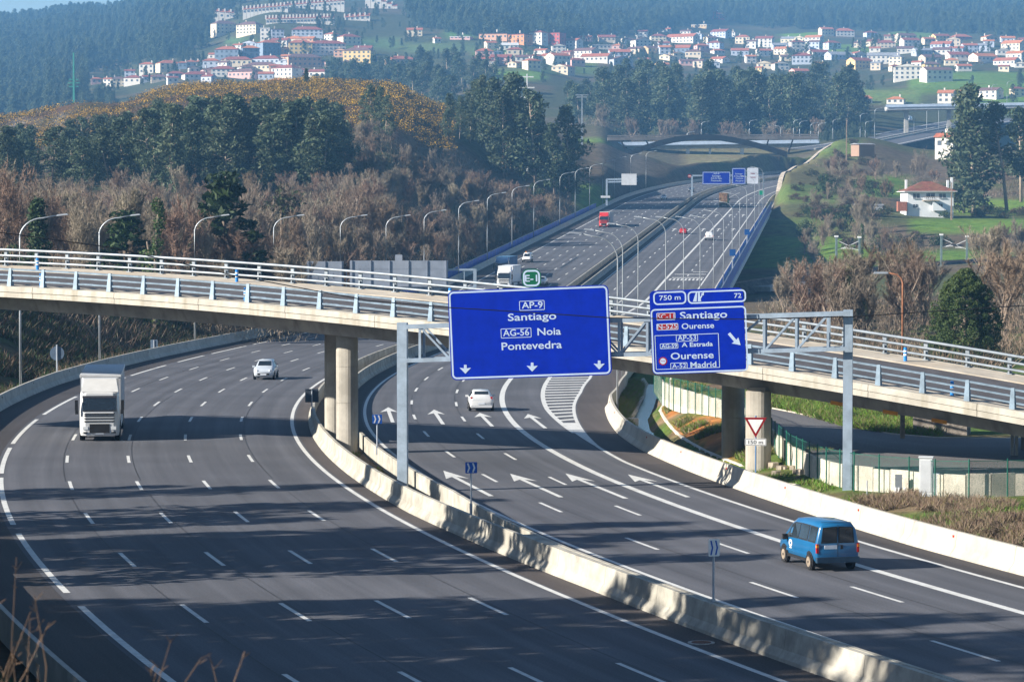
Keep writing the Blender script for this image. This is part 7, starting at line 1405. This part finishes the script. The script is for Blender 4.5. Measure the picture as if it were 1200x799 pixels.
R_ = [(881, 57, 12, 8, 'white', 'dark', 'gable'), (896, 56, 20, 10, 'white', 'maroon', 'gable'), (895, 66, 16, 6, 'white', 'red', 'gable'), (841, 64, 14, 4, 'white', 'red', 'hip'), (843, 73, 19, 3, 'white', 'red', 'gable'), (867, 66, 20, 6, 'bluish', 'red', 'gable'), (914, 58, 20, 4, 'bluish', 'grey', 'gable'), (934, 61, 17, 11, 'white', 'maroon', 'hip'), (940, 75, 24, 9, 'bluish', 'maroon', 'hip'), (955, 58, 14, 8, 'bluish', 'dark', 'gable'), (890, 88, 8, 8, 'yellow', 'red', 'gable'), (937, 92, 20, 8, 'pink', 'red', 'gable'), (968, 42, 15, 7, 'cream', 'red', 'gable'), (989, 43, 22, 6, 'white', 'red', 'hip'), (975, 58, 17, 7, 'bluish', 'maroon', 'hip'), (959, 67, 22, 5, 'white', 'maroon', 'gable'), (983, 70, 30, 5, 'bluish', 'grey', 'gable'), (1005, 69, 18, 5, 'white', 'red', 'front'), (1007, 81, 25, 9, 'yellow', 'maroon', 'gable'), (1035, 75, 37, 9, 'white', 'grey', 'gable'), (1038, 57, 22, 6, 'beige', 'maroon', 'hip'), (1066, 56, 20, 8, 'white', 'maroon', 'gable'), (1063, 94, 31, 15, 'white', 'orange', 'front'), (1097, 95, 33, 12, 'white', 'dark', 'gable'), (1005, 120, 28, 4, 'white', 'orange', 'gable'), (1050, 122, 20, 5, 'white', 'orange', 'hip'), (1090, 74, 22, 6, 'beige', 'dark', 'gable'), (1102, 49, 18, 6, 'yellow', 'maroon', 'gable'), (1104, 57, 24, 4, 'bluish', 'red', 'gable'), (1126, 47, 22, 3, 'red', 'red', 'hip'), (1122, 70, 24, 5, 'white', 'maroon', 'gable'), (1152, 73, 29, 6, 'white', 'orange', 'gable'), (1129, 83, 17, 5, 'white', 'red', 'gable'), (1175, 65, 15, 6, 'white', 'dark', 'front'), (1188, 60, 25, 8, 'cream', 'orange', 'gable'), (1180, 77, 27, 5, 'white', 'red', 'gable'), (1117, 121, 34, 11, 'white', 'orange', 'gable'), (1161, 116, 24, 9, 'white', 'dark', 'gable'), (1192, 114, 15, 9, 'cream', 'maroon', 'hip'), (1080, 66, 20, 6, 'grey', 'grey', 'gable'), (1133, 76, 34, 2, 'yellow', 'yellow', 'flat'), (1020, 44, 14, 5, 'bluish', 'maroon', 'hip')]
ROOFS.setdefault('brown', (.2, .1, .07)); RM['brown'] = mat('roof_brown', (.2, .1, .07), .85, .15, .8)
for a in T: house(*a)
for a in V_: house(*a)
for a in R_: house(*a)
_re = random.Random(8); _tk = [(h[0], h[1], h[5]) for h in HOUSES]
def extra(n, pxr, yf0, yf1, walls, roofs):
    for _ in range(n*6):
        if n <= 0: break
        px = _re.uniform(*pxr); py = _re.uniform(yf0(px), yf1(px)); w = _re.uniform(11, 21)
        if any(abs(px-a)*1.0 < (w+16)*.42 and abs(py-b) < 6 for a, b, c in _tk): continue
        house(px, py, w, _re.uniform(4, 8), _re.choice(walls), _re.choice(roofs), _re.choice(('gable', 'gable', 'hip', 'front')), rz=_re.uniform(-.6, .5)); _tk.append((px, py, 0)); n -= 1
extra(34, (135, 430), lambda p: float(np.interp(p, [135, 250, 300, 430], [92, 70, 52, 44])), lambda p: 99, ['white', 'cream', 'white', 'pink', 'bluish', 'peach'], ['red', 'maroon', 'red', 'orange', 'dark'])
extra(34, (560, 876), lambda p: float(np.interp(p, [560, 700, 876], [56, 46, 40])), lambda p: 80, ['white', 'cream', 'white', 'beige', 'bluish', 'pink'], ['red', 'maroon', 'orange', 'dark', 'red'])
extra(34, (876, 1205), lambda p: float(np.interp(p, [876, 1205], [46, 46])), lambda p: 84, ['white', 'cream', 'white', 'beige', 'bluish', 'yellow'], ['red', 'maroon', 'orange', 'dark', 'grey'])
# label every house by colour, roof and its place in its row
GRP = (('left hillside town', 'apartment blocks and houses of the left hillside town', -50, 560), ('middle of the village', 'houses in the middle of the distant village', 560, 876), ('right half of the village', 'houses in the right half of the distant village', 876, 1300))
KD = {'gable': 'gabled', 'front': 'gable-fronted', 'hip': 'hip-roofed', 'flat': 'flat-roofed'}
def band(py): return ['top', 'second', 'third', 'fourth', 'lowest'][min(4, max(0, int((py-20)//20)))]
for nm, gname, a, b in GRP:
    rows = {}
    for h in HOUSES:
        if a <= h[0] < b and h[7] is None: rows.setdefault(band(h[1]), []).append(h)
    for bn, hs in rows.items():
        hs.sort(key=lambda h: h[0])
        for i, h in enumerate(hs):
            h[2]['label'] = f"{h[3] if h[3] not in ('slate',) else 'slate-blue'} {KD[h[6]]} {'block' if h[5] >= 26 else 'house'}, {ordinal(i)} from left in the {bn} row, {nm}"; h[2]['group'] = gname
# terraces with party walls stepping along the slope
def terrace(px0, py0, px1, py1, n, hpx, lab):
    a = hit((px0+px1)/2, (py0+py1)/2, 1700, 4500); D = a.y; p0, p1 = at(px0, py0, D), at(px1, py1, D); k = D/F; o = thing('terrace', lab, 'terrace', p0); d = (p1-p0)/n; Hh = hpx*k
    for i in range(n):
        c = d*(i+.5); MB().box((c.x, 0, c.z+Hh/2-3), (abs(d.x)*.94, 9, Hh+6)).build('house_wall', WM['white'], o); mb = MB(); w = abs(d.x)*.47
        mb.add([(c.x-w, -5, c.z+Hh), (c.x+w, -5, c.z+Hh), (c.x+w, 5, c.z+Hh), (c.x-w, 5, c.z+Hh), (c.x-w, 0, c.z+Hh+2.6), (c.x+w, 0, c.z+Hh+2.6)], [(0, 1, 5, 4), (2, 3, 4, 5), (1, 2, 5), (3, 0, 4)]); mb.build('roof', RM['red'], o)
        q = d*i; MB().box((q.x, -1.5, q.z+Hh+1.6), (1.3, 5, 3.6)).build('chimney', WM['white'], o); link('window', WME, o, (c.x, -4.52, c.z+Hh*.5), 0, (2.2, 1, 2.0))
terrace(285, 17, 338, 12, 12, 5, 'white and red terrace, left one of the two upper terraces in the hillside town'); terrace(333, 14, 404, 8, 16, 7, 'white and red terrace near the top edge, right one of the two upper terraces'); terrace(312, 29, 392, 27, 20, 6, 'long white and red terrace, lowest of the three in the hillside town')
terrace(404, 25, 434, 23, 5, 4, 'short white and red terrace right of the long ones'); terrace(250, 22, 278, 24, 4, 8, 'short stepped white terrace at the upper left of the town')
terrace(428, 2, 466, 18, 6, 9, 'long white building running down the slope near the top edge')
# nearer buildings
o = house(836, 133.5, 32, 9, 'tan', 'brown', 'hip', rpx=5, rz=-.1, label='tan stone house with a hipped roof below the tree belt'); o['label'] = 'tan stone house with a hipped roof below the tree belt'
o = house(1109, 176, 22, 15, 'white', 'red', 'gable', rz=-.5, D=960, label='x', rpx=5); o['label'] = 'narrow white house with a red roof left of the tall eucalyptus'
o = house(1011, 173.5, 22, 4, 'brown', 'grey', 'gable', rpx=1.5, rz=.5, D=1060, label='x', chim=0, win=False); o['label'] = 'low brown shed with a grey roof on the grassy mound'
o = house(1018, 248, 30, 7, 'grey', 'grey', 'flat', rz=0, D=860, label='x', chim=0, win=False); o['label'] = 'low grey outbuilding left of the white hillside house'
# big white house on the right hillside
D = 850.0; b0 = at(1086, 247, D); k = D/F; o = thing('house', 'large white two-storey house with a dark red hipped roof and balcony on the right hillside', 'house', b0, R(3)); W = 54*k; Hh = 22.5*k; dp = 11
HW = mat('house_white', (.72, .74, .76), .85, .04, .6, dirt=(.6, .62, .65)); HR = mat('house_roof', (.20, .075, .05), .85, .25, 1.2, dirt=(.16, .11, .05)); STN = mat('stone_trim', (.48, .38, .28), .9, .2, 2)
MB().box((0, 0, Hh/2-1.5), (W, dp, Hh+3)).build('wall', HW, o); a, b = W/2+.9, dp/2+.9; mb = MB().add([(-a, -b, Hh), (a, -b, Hh), (a, b, Hh), (-a, b, Hh), (-1.2, 0, Hh+2.9), (1.2, 0, Hh+2.9)], [(0, 1, 5, 4), (2, 3, 4, 5), (1, 2, 5), (3, 0, 4), (3, 2, 1, 0)]); rf = mb.build('roof', HR, o); MB().box((0, 0, Hh-.06), (W+1.9, dp+1.9, .14)).build('eaves', HW, o)
for x, z, hh in ((-W*.44, Hh+2.0, 2.6), (W*.47, Hh+2.0, 2.4), (W*.56, Hh+2.4, 3.2)): MB().box((x, 1, z), (.6, .6, hh)).build('chimney', HW, rf)
for x, z, w, h in ((-W*.31, Hh*.76, 1.9, 1.3), (0, Hh*.76, 2.4, 1.5), (W*.26, Hh*.76, 1.9, 1.2), (-W*.33, Hh*.24, 1.2, 1.0), (W*.22, Hh*.2, 1.1, 1.7)):
    wn_ = MB().box((x, -dp/2-.03, z), (w, .12, h)).build('window', WIN, o)
    MB().box((x, -dp/2-.10, z-h/2-.06), (w+.3, .3, .1)).build('sill', HW, wn_); MB().box((x, -dp/2-.1, z), (.07, .06, h)).build('mullion', HW, wn_)
bl_ = MB().box((0, -dp/2-.8, Hh*.52), (4.6, 1.6, .2)).build('balcony', STN, o)
for kx in range(9): MB().box((-2.1+kx*.52, -dp/2-1.5, Hh*.52+.5), (.2, .2, .8)).build('baluster', HW, bl_)
MB().box((0, -dp/2-1.5, Hh*.52+.95), (4.6, .2, .14)).build('balustrade_rail', STN, bl_); MB().box((-W/2-1.6, -dp/2, Hh*.22), (2.6, 2, Hh*.5)).build('lean_to', mat('brick_red', (.36, .14, .09), .9, .2, 2), o)
mb = MB().add([(.4, -dp/2-.2, .0), (.4, -dp/2-1.4, 0), (4.4, -dp/2-1.4, 0), (4.4, -dp/2-.2, 0), (.4, -dp/2-.2, Hh*.5), (.4, -dp/2-1.4, Hh*.5)], [(0, 1, 5, 4), (1, 2, 5), (0, 4, 3), (2, 3, 4, 5), (3, 2, 1, 0)]); mb.build('outside_stair', HW, o)
p = pd(1108, 842); shrub(p, 2.2, 'round green bush against the front of the white hillside house', k=1, hz=1.1)
# ================================================================== haze
mb = MB().box((0, 2600, 185), (9000, 5500, 392)); hz = mb.build('haze', []); hz['kind'] = 'stuff'
m = bpy.data.materials.new('haze_air'); m.use_nodes = True; nt = m.node_tree; nt.nodes.remove(nt.nodes['Principled BSDF'])
pv = nt.nodes.new('ShaderNodeVolumePrincipled'); pv.inputs['Color'].default_value = (.22, .54, 1.0, 1); pv.inputs['Density'].default_value = 1.4e-4; pv.inputs['Anisotropy'].default_value = 0.0
nt.links.new(pv.outputs[0], nt.nodes['Material Output'].inputs['Volume']); hz.data.materials.clear(); hz.data.materials.append(m)
